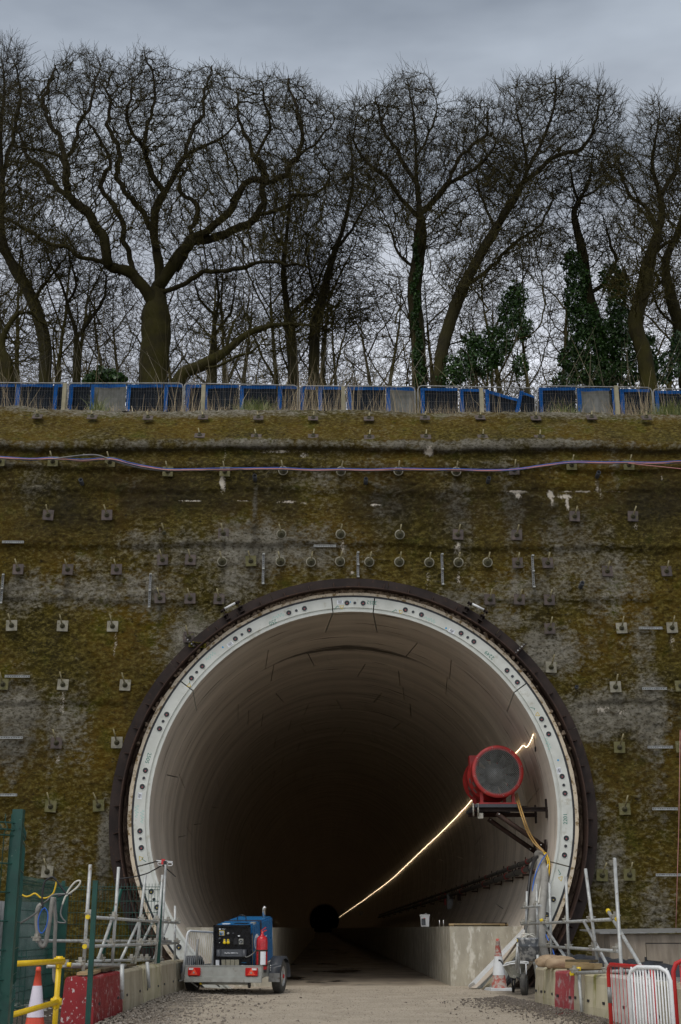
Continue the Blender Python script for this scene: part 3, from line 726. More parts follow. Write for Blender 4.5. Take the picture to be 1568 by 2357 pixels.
def lift_lug(px1, py1, px2, py2, lab):
    t = thing('lifting_bracket', lab, 'bracket', P((px1+px2)/2, (py1+py2)/2, 28.9), 'paired lifting brackets on the steel collar'); o_ = t.location
    ends = []
    for px, py in ((px1, py1), (px2, py2)):
        c = P(px, py, 28.9); a = math.atan2(c.x-SCc.x, c.z-SCc.z)
        rad = V((math.sin(a), 0, math.cos(a))); tan = V((math.cos(a), 0, -math.sin(a))); yy = V((0, -1, 0))
        m3 = basis(tan, rad, yy, V((0, 0, 0))).to_3x3()
        mb = MB(o_)
        mb.box(c+yy*.09+rad*.10, (.11, .018, .20), m3); mb.box(c+yy*.09-rad*.03, (.11, .018, .20), m3); mb.box(c+yy*.09+rad*.035, (.014, .12, .20), m3)
        mb.box(c+yy*.07-rad*.14, (.11, .018, .16), m3); mb.box(c+yy*.07-rad*.085, (.014, .10, .16), m3)
        mb.build('bracket_beam', darksteel, t); ends.append(c+yy*.16+rad*.10)
    d = (ends[1]-ends[0]).normalized()
    MB(o_).tube([ends[0]+d*.05, ends[1]-d*.05], .026, 10).build('lagged_bar', plasw, t)
lift_lug(519, 1416, 552, 1398, 'stub beams joined by a white bar, upper left of the steel collar')
lift_lug(1076, 1400, 1112, 1418, 'stub beams joined by a white bar, upper right of the steel collar')
def splice(px, py, lab):
    c = P(px, py, 28.88); a = math.atan2(c.x-SCc.x, c.z-SCc.z); a_ = a
    rad = V((math.sin(a), 0, math.cos(a))); tan = V((math.cos(a), 0, -math.sin(a))); m3 = basis(tan, rad, V((0, -1, 0)), V((0, 0, 0))).to_3x3()
    t = thing('splice_plate', lab, 'splice plate', c, 'splice plates of the steel collar')
    mb = MB(c); mb.box(c+V((0, -.06, 0)), (.02, .36, .2), m3); mb.build('web_plate', darksteel, t)
    for k in range(5):
        b = MB(c); b.lathe([(.016, 0), (.016, .03), (0, .03)], 6, Matrix.Translation(c+rad*(-.13+.065*k)+V((0, -.12, 0))-tan*.01) @ (Matrix(m3).to_4x4() @ Matrix.Rotation(R(-90), 4, 'Y')), False); b.build('bolt', plasw if k % 2 else galvd, t)
splice(440, 1478, 'bolted splice plate standing out of the steel collar beside the mossy ledge, upper left')
splice(1197, 1497, 'bolted splice plate standing out of the steel collar, upper right')
mb = MB(P(455, 1487, 28.9))
for i in range(160):
    t = random.random(); p = P(440+t*30+random.uniform(-6, 6), 1482+random.uniform(-4, 6)+t*2, 28.88); mb.box(p, (.03, .03, .03), Matrix.Rotation(random.random()*6, 3, 'Y'))
mb.build('moss_clump', M('yellow_moss', (.32, .25, .02), (.2, .18, .02), scale=10, rough=.9), kind='stuff', label='yellow moss caught on the ledge of the steel collar')

# ------------------------------------------------------------------ soil nails
def make_nail(kind, rod=.16, tiltdir=0.):
    t = thing('soil_nail', '-', 'soil nail', (0, 0, 0))
    pm = {'sq': platem, 'pale': platep, 'moss': platemoss, 'rd': platep}[kind]
    if kind == 'rd':
        MB().lathe([(.0, .0), (.085, 0), (.104, .004), (.118, .0), (.118, .012), (.108, .020), (.085, .014), (0, .014)], 18, Matrix.Rotation(R(90), 4, 'X')).build('flange_ring', pm, t)
        MB().lathe([(.0, .014), (.098, .016), (.075, .034), (0, .04)], 14, Matrix.Rotation(R(90), 4, 'X')).build('moss_pad', nutm, t)
    else:
        mb = MB(); mb.box((0, -.009, 0), (.25, .018, .25)); mb.build('bearing_plate', pm, t, bevel=.004)
    mb = MB(); mb.lathe([(.062, .0), (.050, .03), (.038, .045), (0, .045)], 12, Matrix.Translation((0, -.012, 0)) @ Matrix.Rotation(R(78), 4, 'X')); mb.build('domed_washer', nutm, t)
    mb = MB(); mb.lathe([(.034, .035), (.034, .075), (0, .075)], 6, Matrix.Translation((0, -.012, 0)) @ Matrix.Rotation(R(70), 4, 'X'), False); mb.build('nut', nutm, t)
    d = V((tiltdir, -.66, .75)).normalized()
    MB().tube([V((0, -.02, 0)), d*(.14+rod)], .0165, 7).build('threaded_bar', rodm, t)
    return t
protos = {}
def nail(kind, px, py, lab, slope=False, rod=.13):
    key = (kind, round(rod, 2), -1 if px < 700 else 1)
    loc = onslope(px, py) if slope else P(px, py, WY)
    loc = loc+(V((0, -.07, .07)) if slope else V((0, -.05, 0)))
    rot = (R(-45), 0, 0) if slope else (random.uniform(-.05, .05), random.uniform(-.06, .06), random.uniform(-.06, .06))
    grp = 'soil nail heads across the headwall'
    if key not in protos:
        t = make_nail(kind, rod, -.18 if px < 700 else .12); protos[key] = t; t.location = loc; t.rotation_euler = rot; t['label'] = lab; t['group'] = grp; return t
    return dup(protos[key], loc, rot, lab, grp)
ORD = ['first', 'second', 'third', 'fourth', 'fifth', 'sixth', 'seventh', 'eighth', 'ninth', 'tenth', 'eleventh', 'twelfth', 'thirteenth', 'fourteenth']
def row(pts, where, slope=False, rod=.13):
    pts = sorted(pts)
    for i, (px, py, kind) in enumerate(pts):
        d = {'sq': 'rusty square', 'pale': 'pale square', 'moss': 'mossy square', 'rd': 'round pale-rimmed'}[kind]
        nail(kind, px, py, f'{d} nail head, {ORD[i]} from left in {where}', slope, rod)
row([(x, y, 'sq') for x, y in ((87, 968), (213, 969), (341, 971), (468, 970), (595, 971), (721, 972), (849, 973), (978, 971), (1105, 970), (1233, 972), (1361, 970), (1487, 971))], 'the top row on the mossy slope', True, .05)
row([(x, y, 'sq') for x, y in ((460, 1012), (590, 1014), (721, 1014), (850, 1016), (980, 1015), (1111, 1015), (1242, 1016))], 'the lower row on the mossy slope', True, .07)
row([(0, 1064, 'moss'), (123, 1064, 'moss'), (254, 1065, 'moss'), (387, 1087, 'moss'), (518, 1087, 'moss'), (652, 1085, 'rd'), (785, 1086, 'rd'), (917, 1086, 'rd'), (1050, 1087, 'rd'), (1183, 1083, 'sq'), (1315, 1072, 'moss'), (1447, 1072, 'moss')], 'the row behind the cables')
row([(112, 1187, 'sq'), (247, 1187, 'sq'), (1322, 1190, 'sq'), (1456, 1190, 'sq')], 'the four-plate row high on the wall')
row([(379, 1229, 'sq'), (515, 1230, 'sq'), (648, 1231, 'rd'), (784, 1231, 'rd'), (920, 1232, 'rd'), (1054, 1232, 'sq'), (1189, 1233, 'sq')], 'the row above the round-headed row')
row([(375, 1290, 'sq'), (439, 1290, 'sq'), (512, 1294, 'rd'), (578, 1293, 'moss'), (646, 1294, 'rd'), (716, 1295, 'rd'), (783, 1294, 'rd'), (850, 1295, 'rd'), (919, 1295, 'rd'), (988, 1296, 'rd'), (1055, 1296, 'rd'), (1122, 1296, 'rd'), (1191, 1297, 'sq'), (1260, 1297, 'sq')], 'the long row above the arch')
row([(43, 1312, 'sq'), (157, 1312, 'sq'), (269, 1312, 'sq'), (1397, 1316, 'sq'), (1533, 1316, 'sq')], 'the row level with the upright channels')
row([(369, 1378, 'sq'), (438, 1379, 'sq'), (505, 1380, 'sq'), (1127, 1381, 'sq'), (1195, 1381, 'sq'), (1264, 1382, 'sq')], 'the row beside the collar crown')
row([(28, 1441, 'pale'), (145, 1442, 'pale'), (260, 1443, 'pale'), (435, 1468, 'sq'), (1265, 1448, 'sq'), (1430, 1447, 'pale'), (1546, 1446, 'pale')], 'the row beside the ring crown', rod=.17)
row([(8, 1576, 'moss'), (146, 1577, 'pale'), (289, 1578, 'pale'), (1268, 1537, 'pale'), (1416, 1582, 'pale'), (1566, 1580, 'moss')], 'the row under the pale-plate row', rod=.19)
row([(131, 1711, 'sq'), (270, 1710, 'pale'), (1425, 1721, 'moss'), (1567, 1720, 'moss')], 'the row level with the fan', rod=.22)
row([(118, 1857, 'moss'), (228, 1855, 'moss'), (1437, 1863, 'moss')], 'the row level with the fan bracket', rod=.22)
row([(110, 2007, 'pale'), (1385, 2015, 'moss'), (1448, 2014, 'moss')], 'the lowest row near the scaffold tops', rod=.2)
# slotted channels on the wall
def channel(px, py, ln, vert, lab):
    c = P(px, py, WY-.06); t = thing('slotted_channel', lab, 'metal channel', c, 'short slotted channels fixed to the headwall'); L_ = ln/104.
    sx, sz = (.045, L_) if vert else (L_, .045)
    mb = MB(c); mb.box(c, (sx, .012, sz))
    if vert: mb.box(c+V((-.024, -.014, 0)), (.006, .03, sz)); mb.box(c+V((.024, -.014, 0)), (.006, .03, sz))
    else: mb.box(c+V((0, -.014, -.024)), (sx, .03, .006)); mb.box(c+V((0, -.014, .024)), (sx, .03, .006))
    mb.build('channel', galvd if vert else galv, t)
    m2 = MB(c); k = int(L_/.05)
    for i in range(k):
        q_ = -L_/2+(i+.5)*L_/k; m2.box(c+(V((0, -.008, q_)) if vert else V((q_, -.008, 0))), (.012, .006, .026) if vert else (.026, .006, .012))
    m2.build('slots', blackp, t, kind='stuff')
    for s_ in ((-.42, .42) if not vert else (-.48, 0, .48)):
        m3 = MB(c); m3.box(c+(V((.01, -.045, s_*L_)) if vert else V((s_*L_, -.03, 0))), (.05, .05, .03) if vert else (.02, .02, .02)); m3.build('clip' if vert else 'fixing_bolt', alum, t)
for i, (x, y, l) in enumerate(((30, 1248, 52), (748, 1257, 54), (40, 1557, 58), (24, 1698, 56), (16, 1830, 46))):
    channel(x, y, l, False, ['slotted channel lying level at the far left under the four-plate row', 'slotted channel lying level in the middle of the wall above the arch', 'slotted channel lying level at the far left above three pale plates row', 'slotted channel lying level at the far left beside the pale patch', 'lowest slotted channel lying level at the far left'][i])
for i, (x, y, l) in enumerate(((1498, 1446, 56), (1507, 1585, 58), (1520, 1720, 58), (1531, 1862, 58), (1541, 2014, 60))):
    channel(x, y, l, False, f'level slotted channel, {ORD[i]} from the top on the right side of the wall')
for i, (x, y0, y1) in enumerate(((5, 1320, 1392), (345, 1318, 1402), (606, 1272, 1348), (824, 1269, 1332), (1018, 1272, 1350), (1227, 1275, 1356))):
    channel(x, (y0+y1)/2, y1-y0, True, f'upright channel, {ORD[i]} from left, fixed above the steel collar')
def drain(px, py, lab, ln=.16, r=.05):
    c = P(px, py, WY-.05); t = thing('drain_pipe', lab, 'drain pipe', c, 'weep pipes poking out of the headwall')
    mb = MB(c); mb.lathe([(r, -.1), (r, ln), (r*.8, ln), (r*.78, ln-.09), (0, ln-.09)], 16, Matrix.Translation(c) @ Matrix.Rotation(R(82), 4, 'X')); mb.build('pipe', greyp, t)
    MB(c).lathe([(r*.79, ln-.05), (0, ln-.05)], 12, Matrix.Translation(c) @ Matrix.Rotation(R(82), 4, 'X')).build('pipe_bore', blackp, t)
for i, (x, y) in enumerate(((188, 1111), (587, 1102), (842, 1109), (1124, 1107), (1376, 1094))): drain(x, y, f'grey weep pipe, {ORD[i]} from left below the cables')
drain(1337, 1350, 'grey weep pipe jutting from the wall right of the steel collar crown', .22); drain(1328, 1581, 'open drill hole in the moss right of the steel collar', .02, .04); drain(363, 1361, 'tiny drain stub left of the steel collar crown', .05, .025)
# cables along the wall
base = [(-60, 1052), (0, 1053), (70, 1056), (123, 1055), (190, 1058), (254, 1056), (300, 1066), (340, 1075), (387, 1080), (450, 1081), (518, 1079), (585, 1079), (652, 1078), (718, 1082), (785, 1080), (850, 1082), (917, 1079), (985, 1081), (1050, 1080), (1118, 1083), (1183, 1080), (1250, 1072), (1315, 1063), (1380, 1065), (1447, 1064), (1510, 1066), (1568, 1062), (1640, 1060)]
for k, (mt, nm, dy, sg, r_) in enumerate(((cab_b, 'upper blue', -2.4, 1.5, .008), (cab_p, 'upper pink', -.6, 2.2, .008), (cab_b, 'lower blue', 1.2, 3, .008), (cab_p, 'lower pink', .6, 4, .007), (cab_k, 'black', 2.2, 1, .010))):
    pts = []
    for i, (x, y) in enumerate(base):
        s_ = sg*(1 if i % 2 == 0 and i > 1 else 0)*random.uniform(.3, 1.); pts.append(P(x, y+dy+s_, 28.82-.012*k))
    MB(pts[0]).tube(smoothpath(pts, 4), r_, 6).build('cable', mt, label=f'{nm} cable of the bundle slung across the headwall', cat='cable', group='cables slung across the headwall')
MB().tube(smoothpath([P(100, 1058, 28.8), P(140, 1054, 28.8), (P(190, 1048, 28.8)), P(225, 1048, 28.8), P(254, 1058, 28.8), P(300, 1072, 28.8), P(360, 1082, 28.8), P(420, 1084, 28.8)], 5), .02, 6).build('hose', cab_g, label='thick grey hose looping over the cable bundle at upper left', cat='hose')
MB().tube(smoothpath([P(1447, 1066, 28.75), P(1480, 1070, 28.75), P(1520, 1074, 28.75), P(1568, 1079, 28.75), P(1600, 1082, 28.75)], 5), .009, 6).build('cable', cab_p, label='loose pink cable drooping away from the bundle at right', cat='cable')
MB().tube([P(1566, 1680, 28.9), P(1563, 1900, 28.85), P(1560, 2000, 28.8), P(1556, 2146, 28.7)], .006, 6).build('cable', cab_p, label='pink cable hanging down the wall at the far right to the hut', cat='cable')

# ------------------------------------------------------------------ inside the tunnel
def wallhit(px, py, r=4.38):
    d = ray(px, py); cx, cz = TC.x, TC.z
    a = d.x**2+d.z**2; b = 2*(d.x*(-cx)+d.z*(CZ-cz)); c = cx**2+(CZ-cz)**2-r*r
    k = (-b+math.sqrt(b*b-4*a*c))/(2*a); return V((d.x*k, d.y*k, d.z*k+CZ))
def wpol(deg, Y, r=4.38): a = R(deg); return V((TC.x+r*math.sin(a), Y, TC.z+r*math.cos(a)))
led = [wallhit(x, y) for x, y in ((1228, 1690), (1224, 1701), (1218, 1713), (1212, 1720), (1204, 1716), (1195, 1726), (1187, 1734))]
led = smoothpath(led, 4)
yy = 33.5; path = []
while yy < 400:
    dg = np.interp(yy, [32, 42.8, 48.9, 56.6, 65.5, 96.6, 165, 400], [67.9, 70.1, 71.6, 72.8, 73.8, 78.0, 79.6, 81])
    k_ = (yy-33.5) % 6
    path.append(wpol(dg+math.sin(yy*1.7)*.10+(.12 if int((yy-33.5)/1.6) % 2 else 0), yy, 4.38)); yy += 1.6 if yy < 90 else 4
MB(led[0]).tube(led+path, .0065, 6).build('light_string', ledm, label='lit warm LED rope light running along the right wall into the dark tunnel', cat='rope light')
mb = MB(wallhit(1232, 1706)); mb.tube([wallhit(1229, 1694), wallhit(1231, 1705), wallhit(1232.5, 1720)], .008, 6); mb.tube([wallhit(1232.5, 1720), wallhit(1233, 1729)], .02, 8)
mb.build('cable_plug', cab_k, label='black plug hanging on a short lead from the start of the rope light', cat='plug')
YB = 30.0
def block_wall(x0, x1, y0, y1, zt, name, label, step=6.):
    t = thing(name, label, 'concrete wall', ((x0+x1)/2, y0, 0)); y = y0; first = True
    while y < y1-.1:
        s_ = min(step, y1-y); mb = MB(t.location)
        mb.hexa([(x0, y+.006, -.1), (x1, y+.006, -.1), (x1, y+s_-.006, -.1), (x0, y+s_-.006, -.1), (x0, y+.006, zt), (x1, y+.006, zt), (x1, y+s_-.006, zt), (x0, y+s_-.006, zt)])
        mb.build('cast_block', concg, t, bevel=.012); y += s_
        step = min(step*1.5, 40)
    return t
block_wall(2.80, 5.0, YB, 400, 1.24, 'side_kerb', 'thick cast concrete kerb wall along the right side of the tunnel floor')
block_wall(-3.75, -1.08, YB, 190, 1.22, 'side_kerb', 'thick cast concrete kerb wall along the left side of the tunnel floor, behind the trailer')
for i, (a, b_, r_, nm) in enumerate((((105.2, 30.2), (112.0, 112), .065, 'lower'), ((102.6, 30.0), (109, 112), .05, 'upper'))):
    pts = []
    for k in range(60):
        t = (k/59)**2; Yk = a[1]+(b_[1]-a[1])*1.0*t
        pts.append(wpol(np.interp(Yk, [30, 40.9, 48.6, 112], [a[0], a[0]+1.3, a[0]+2, a[0]+6.6]), Yk, 4.24))
    pp = thing('service_pipe', f'{nm} grey service pipe on brackets along the right tunnel wall', 'pipe', pts[0], 'service pipes on the right tunnel wall')
    MB(pts[0]).tube(pts, r_, 10).build('pipe', pipeg, pp)
    for k in range(2, 58, 3):
        p = pts[k]; m2 = MB(pts[0]); m2.tube([p-V((0, .03, 0)), p+V((0, .03, 0))], r_*1.25, 10)
        m2.build('pipe_coupling', cab_k if k % 2 else redfan, pp)
        w_ = wpol(math.degrees(math.atan2(p.x-TC.x, p.z-TC.z)), p.y, 4.43)
        m2 = MB(pts[0]); m2.box((p+w_)/2+V((0, 0, -r_-.02)), (.26, .04, .04)); m2.box(w_+V((-.03, 0, .05)), (.02, .05, .34)); m2.build('pipe_bracket', rust, pp)
# fan on its bracket
FY = 30.0; FC = P(1146, 1776, FY); FR = .585
fan = thing('ventilation_fan', 'large red cylindrical ventilation fan with a wire guard, high on the right tunnel wall', 'fan', FC)
XR = lambda y=0: Matrix.Translation(FC+V((0, y, 0))) @ Matrix.Rotation(R(-90), 4, 'X')
MB(FC).lathe([(FR-.09, .0), (FR, .0), (FR, .05), (FR-.035, .055), (FR-.035, 1.0), (FR, 1.01), (FR, 1.07), (FR-.03, 1.08), (FR-.03, 2.0), (FR, 2.01), (FR, 2.08), (FR-.09, 2.08)], 48, XR()).build('casing', redfan, fan)
mb = MB(FC); mb.lathe([(FR-.085, .0), (FR-.07, 2.0)], 48, XR(.02)); mb.build('inner_liner', darksteel, fan)
MB(FC).lathe([(.0, .35), (.18, .42), (.25, .6), (.25, 1.5), (0, 1.5)], 28, XR()).build('motor_hub', galvd, fan)
bl = None
for k in range(10):
    an = 2*pi*k/10
    mw = Matrix.Rotation(an, 4, 'Y')
    if bl is None:
        mb = MB(); mb.add([(-.07, .62, .24), (.07, .74, .24), (.10, .78, .49), (-.10, .60, .49)], [(0, 1, 2, 3)]); bl = mb.build('fan_blade', galvd, fan); bl.matrix_local = mw
    else:
        c = bl.copy(); COL.objects.link(c); c.parent = fan; c.matrix_local = mw
mb = MB(FC); rr = FR-.055
k = -rr
while k < rr:
    h = math.sqrt(max(rr*rr-k*k, 0))
    for s_ in (1, -1):
        d = V((s_*.7071, 0, .7071)); nrm = V((.7071, 0, -s_*.7071)) if s_ == 1 else V((.7071, 0, .7071))
        c = FC+nrm*k+V((0, -.012, 0)); mb.tube([c-d*h, c+d*h], .0022, 3, cap=False)
    k += .034
mb.build('wire_guard', galv, fan, kind='stuff')
mb = MB(FC); mb.lathe([(FR-.06, -.02), (FR+.004, -.02), (FR+.004, .0), (FR-.06, .0)], 48, XR()); mb.build('front_rim', redfan, fan)
for k in range(8):
    an = k*pi/4+.2; c = FC+V((math.cos(an)*(FR-.03), -.025, math.sin(an)*(FR-.03))); MB(FC).lathe([(.012, 0), (.012, .01), (0, .01)], 6, Matrix.Translation(c) @ Matrix.Rotation(R(90), 4, 'X')).build('rim_bolt', chrome, fan)
mb = MB(FC); mb.box(FC+V((-.42, 1.1, .33)), (.22, .34, .30)); mb.build('terminal_box', redfan, fan)
for k, (a, y0) in enumerate(((200, .35), (213, .75), (186, .75), (200, 1.3), (213, 1.6), (228, .35))):
    mb = MB(FC); arcp = []
    for i in range(4):
        an = R(a+i*4)
        for dy in (0, .26): arcp.append(FC+V((math.cos(an)*(FR-.03), y0+dy, math.sin(an)*(FR-.03))))
    mb.add(arcp, [(i*2, i*2+1, i*2+3, i*2+2) for i in range(3)]); mb.build('grey_check_patch', galvd, fan)
for sx in (-1, 1):
    for yq in (.25, 1.7):
        mb = MB(FC); mb.box(FC+V((sx*.36, yq, -.56)), (.07, .1, .26)); mb.build('foot', redfan, fan)
mb = MB(FC); mb.box(FC+V((0, .95, -.705)), (.86, 1.7, .05)); mb.build('skid', redfan, fan)
BZ = FC.z-.73
br = thing('fan_bracket', 'dark steel cantilever bracket under the red fan', 'bracket', (FC.x, FY, BZ)); bo = br.location
for yq in (.15, 1.7):
    xw = TC.x+math.sqrt(4.43**2-(BZ-.08-TC.z)**2)
    mb = MB(bo); mb.box(((FC.x-.52+xw)/2, FY+yq, BZ-.06), (xw-FC.x+.52, .10, .015)); mb.box(((FC.x-.52+xw)/2, FY+yq, BZ-.14), (xw-FC.x+.52, .10, .015)); mb.box(((FC.x-.52+xw)/2, FY+yq, BZ-.10), (xw-FC.x+.52, .015, .07)); mb.build('beam', darksteel if yq < 1 else rust, br)
    mb = MB(bo); mb.box((xw-.03, FY+yq, BZ-.08), (.03, .12, .42)); mb.build('wall_plate', darksteel, br)
    a = V((FC.x-.05, FY+yq-.07, BZ-.2)); b_ = V((TC.x+math.sqrt(4.40**2-(BZ-.95-TC.z)**2), FY+yq-.07, BZ-.95))
    mb = MB(bo); mb.tube([a, b_], .055, 4); mb.build('strut', rust, br)
    mb = MB(bo); mb.box(b_+V((-.01, 0, -.02)), (.04, .12, .40)); mb.build('strut_plate', darksteel, br)
    for q_ in (a+V((.05, -.06, -.02)), b_+V((-.12, -.06, .06))): MB(bo).lathe([(.018, 0), (.018, .02), (0, .02)], 6, Matrix.Translation(q_) @ Matrix.Rotation(R(90), 4, 'X')).build('strut_bolt', chrome, br)
mb = MB(bo); mb.box((FC.x-.02, FY+.03, BZ-.03), (1.05, .05, .07)); mb.box((FC.x-.02, FY+1.8, BZ-.03), (1.05, .05, .07)); mb.box((FC.x-.5, FY+.9, BZ-.03), (.06, 1.8, .07)); mb.build('cradle', greyp, br)
mb = MB(bo)
for q_ in (-.58, -.47): mb.tube([V((FC.x+q_, FY+.02, BZ+.02)), V((FC.x+q_, FY+.02, BZ-.26))], .02, 6)
mb.box((FC.x-.42, FY+.1, BZ-.25), (.12, .12, .12)); mb.build('clamp_rod', fitm, br)
# hoses and cables dropping beside the fan
def cable(name, label, mt, pts, r_, cat='cable', grp=None, n=6, sides=7):
    o = MB(pts[0]).tube(smoothpath(pts, n), r_, sides).build(name, mt, label=label, cat=cat)
    if grp: o['group'] = grp
    return o
for dx, dy, nm in ((0, 0, 'left'), (4, -2, 'right')):
    cable('cable', f'{nm} one of the two ochre cables sagging from the fan to the pipe bundle', cab_o, [P(1186+dx, 1828+dy, 30.6), P(1192+dx, 1850+dy, 30.0), P(1203+dx, 1885+dy, 29.6), P(1214+dx, 1915+dy, 29.6), P(1230+dx, 1942+dy, 29.6), P(1252+dx*.5, 1962, 29.4)], .017, grp='ochre cables from the fan')
    cable('cable', f'{nm} one of the two bright yellow cables dropping beside the white ring', cab_y, [P(1252+dx, 1962, 29.35), P(1261+dx, 1985, 29.2), P(1259+dx, 2015, 28.9), P(1251+dx, 2045, 28.7), P(1249+dx, 2085, 28.5), P(1250+dx, 2135, 28.3)], .014, grp='yellow cables down the right wall')
cable('hose', 'left ribbed grey hose hanging beside the right tunnel wall down to the ground', hoseg, [P(1238, 1968, 29.9), P(1250, 1974, 29.6), P(1244, 2000, 29.2), P(1236, 2040, 28.8), P(1228, 2095, 28.5), P(1226, 2150, 28.4), P(1236, 2205, 28.4), P(1246, 2262, 28.3)], .10, 'hose', 'ribbed hoses at the right springing', sides=12)
cable('hose', 'right ribbed grey hose hanging beside the right tunnel wall down to the ground', hoseg, [P(1226, 1994, 29.9), P(1242, 1985, 29.5), P(1254, 2005, 29.0), P(1252, 2050, 28.6), P(1247, 2110, 28.3), P(1249, 2165, 28.2), P(1258, 2210, 28.2), P(1266, 2255, 28.2)], .085, 'hose', 'ribbed hoses at the right springing', sides=12)
cable('cable', 'bright blue cable crossing over the ribbed hoses', cab_b, [P(1258, 1966, 29.3), P(1246, 1983, 29.1), P(1234, 2010, 28.9), P(1227, 2040, 28.7), P(1225, 2070, 28.6)], .011)
cable('cable', 'blue cable hanging low behind the right scaffold', cab_b, [P(1256, 2150, 28.2), P(1266, 2172, 28.0), P(1275, 2195, 27.9), P(1282, 2226, 27.8)], .012)
cable('hose', 'thin black hose left of the ribbed hoses', cab_k, [P(1240, 1972, 29.7), P(1230, 1980, 29.4), P(1222, 2010, 29.1), P(1217, 2050, 28.9), P(1214, 2095, 28.7), P(1210, 2140, 28.6)], .035, 'hose')
cable('hose', 'white braided hose between the ribbed hoses', cab_w, [P(1262, 1990, 29.1), P(1254, 2015, 28.8), P(1245, 2045, 28.6), P(1240, 2080, 28.4)], .018, 'hose')
# odds and ends standing on the right kerb wall
tub = thing('plastic_tub', 'white plastic tub with a dark label standing on the right kerb wall', 'tub', (P(978, 2120, 33.5).x, 33.5, 1.24)); to = tub.location
MB(to).lathe([(.20, 0), (.235, .40), (.0, .40)], 4, Matrix.Translation(to) @ Matrix.Rotation(R(45), 4, 'Z'), False).build('tub_body', plasw, tub)
mb = MB(to); mb.box(to+V((0, 0, .40)), (.37, .37, .05)); mb.build('lid', plasw, tub, bevel=.01)
mb = MB(to); mb.box(to+V((-.06, -.163, .19)), (.15, .006, .28), Matrix.Rotation(R(-4), 3, 'X')); mb.build('dark_label', blackp, tub)
mb = MB(to); mb.box(to+V((-.02, -.178, .29)), (.07, .004, .02)); mb.build('red_print', lensr, tub)
MB(to).tube([to+V((-.03, -.1, .42)), to+V((.03, -.14, .46)), to+V((.09, -.12, .43))], .012, 6).build('lid_handle', plasw, tub)
for i, dx in enumerate((0, .09)): MB().tube([V((P(1012, 2126, 31.).x+dx, 31.0, 1.24)), V((P(1012, 2126, 31.).x+dx, 31.0, 1.38))], .013, 6).build('steel_pin', chrome, label=f'{["left", "right"][i]} of two short bright pins on the corner of the right kerb wall', cat='pin', group='pins on the kerb wall')
tub.scale = (.66,)*3
x0 = P(1033, 2126, 30.3).x; x1 = P(1170, 2128, 30.3).x
MB().tube([V((x0, 30.25, 1.275)), V((x1, 30.35, 1.275))], .028, 6).build('timber_pole', wood, label='pale timber pole lying along the top of the right kerb wall', cat='pole')
MB().tube([V((x0+.1, 30.15, 1.262)), V((x1-.2, 30.18, 1.262))], .02, 4).build('timber_batten', woodd, label='darker batten lying in front of the pole on the right kerb wall', cat='batten')
MB().tube([V((x1-.55, 30.6, 1.28)), V((x1-.02, 30.35, 1.28))], .045, 10).build('steel_tube_offcut', darksteel, label='short dark tube offcut at the end of the pole on the kerb wall', cat='tube')
def pipe_box(px, py, Y, sz, mt, name, lab, cat):
    c = wallhit(px, py, 4.3); k = MB(c); k.box(c, sz); k.build(name, mt, bevel=.01, label=lab, cat=cat)
pipe_box(1036, 2075, 0, (.22, .2, .55), galvd, 'hydrant_box', 'grey valve box hanging under the service pipes on the right wall', 'valve box')
pipe_box(1025, 2068, 0, (.08, .1, .5), redfan, 'red_pipe', 'red riser beside the grey valve box on the right wall', 'pipe')
pipe_box(1057, 2062, 0, (.12, .1, .34), rust, 'brown_box', 'small rust brown box right of the grey valve box', 'box')
pipe_box(833, 2103, 0, (.5, .5, .5), galvd, 'switch_box', 'small lit switch box far down the right tunnel wall', 'box')

# ------------------------------------------------------------------ tubes, fittings, fences near the portal
def coupler(mb, c, s=1.):
    c = V(c); mb.box(c, (.10*s, .07*s, .055*s)); mb.box(c+V((0, -.02, .04))*s, (.05*s, .05*s, .06*s)); mb.tube([c+V((-.07, -.035, .02))*s, c+V((.07, -.035, .02))*s], .010*s, 5)
def scaffold(label, ups, rails, braces, caps, group='scaffold edge protection either side of the road'):
    allp = [p for seg in ups+rails+braces for p in seg]
    t = thing('scaffold_rail', label, 'scaffold rail', (sum(p.x for p in allp)/len(allp), sum(p.y for p in allp)/len(allp), 0), group); o_ = t.location
    for a, b in ups: MB(o_).tube([a, b], .0242, 10).build('upright_tube', galv, t)
    for a, b in rails: MB(o_).tube([a, b], .0242, 10).build('rail_tube', galv, t)
    for a, b in braces: MB(o_).tube([a, b], .0242, 10).build('brace_tube', galv, t)
    for a, b in ups:
        for c, d in rails:
            # closest crossing of upright and rail in plan
            dx = d.y-c.y
            if abs(dx) < .3:
                tt = (a.x-c.x)/(d.x-c.x) if abs(d.x-c.x) > .1 else -1
            else: tt = (a.y-c.y)/dx
            if -.02 <= tt <= 1.02:
                q_ = c.lerp(d, tt)
                if min(a.z, b.z)-.1 < q_.z < max(a.z, b.z)+.1:
                    k = MB(o_); coupler(k, q_+V((0, -.01, .03))); k.build('coupler', fitm, t)
    for c, d in caps:
        k = MB(o_); k.tube([c, c+d*.055], .031, 12); k.build('end_cap', yelcap, t)
    return t
def up(px0, py0, px1, py1, Y): 
    a = P(px0, py0, Y); b = P(px1, py1, Y); return (V((b.x, Y, b.z)), V((b.x+(a.x-b.x)*.5, Y, a.z)))
ups = [(P(208, 1990, 18.6), V((P(188, 2290, 18.6).x, 18.6, .45))), (P(273, 1996, 20.4), V((P(257, 2232, 20.4).x, 20.4, .5))), (P(335, 2014, 23), V((P(309, 2222, 23).x, 23, .5))), (P(374, 2014, 24.6), V((P(357, 2212, 24.6).x, 24.6, .5))),
       (P(382, 1980, 26), V((P(369, 2212, 26).x, 26, .4))), (P(403, 2085, 27.4), V((P(403, 2210, 27.4).x, 27.4, .5))), (P(321, 2140, 24.), P(316, 2214, 24.))]
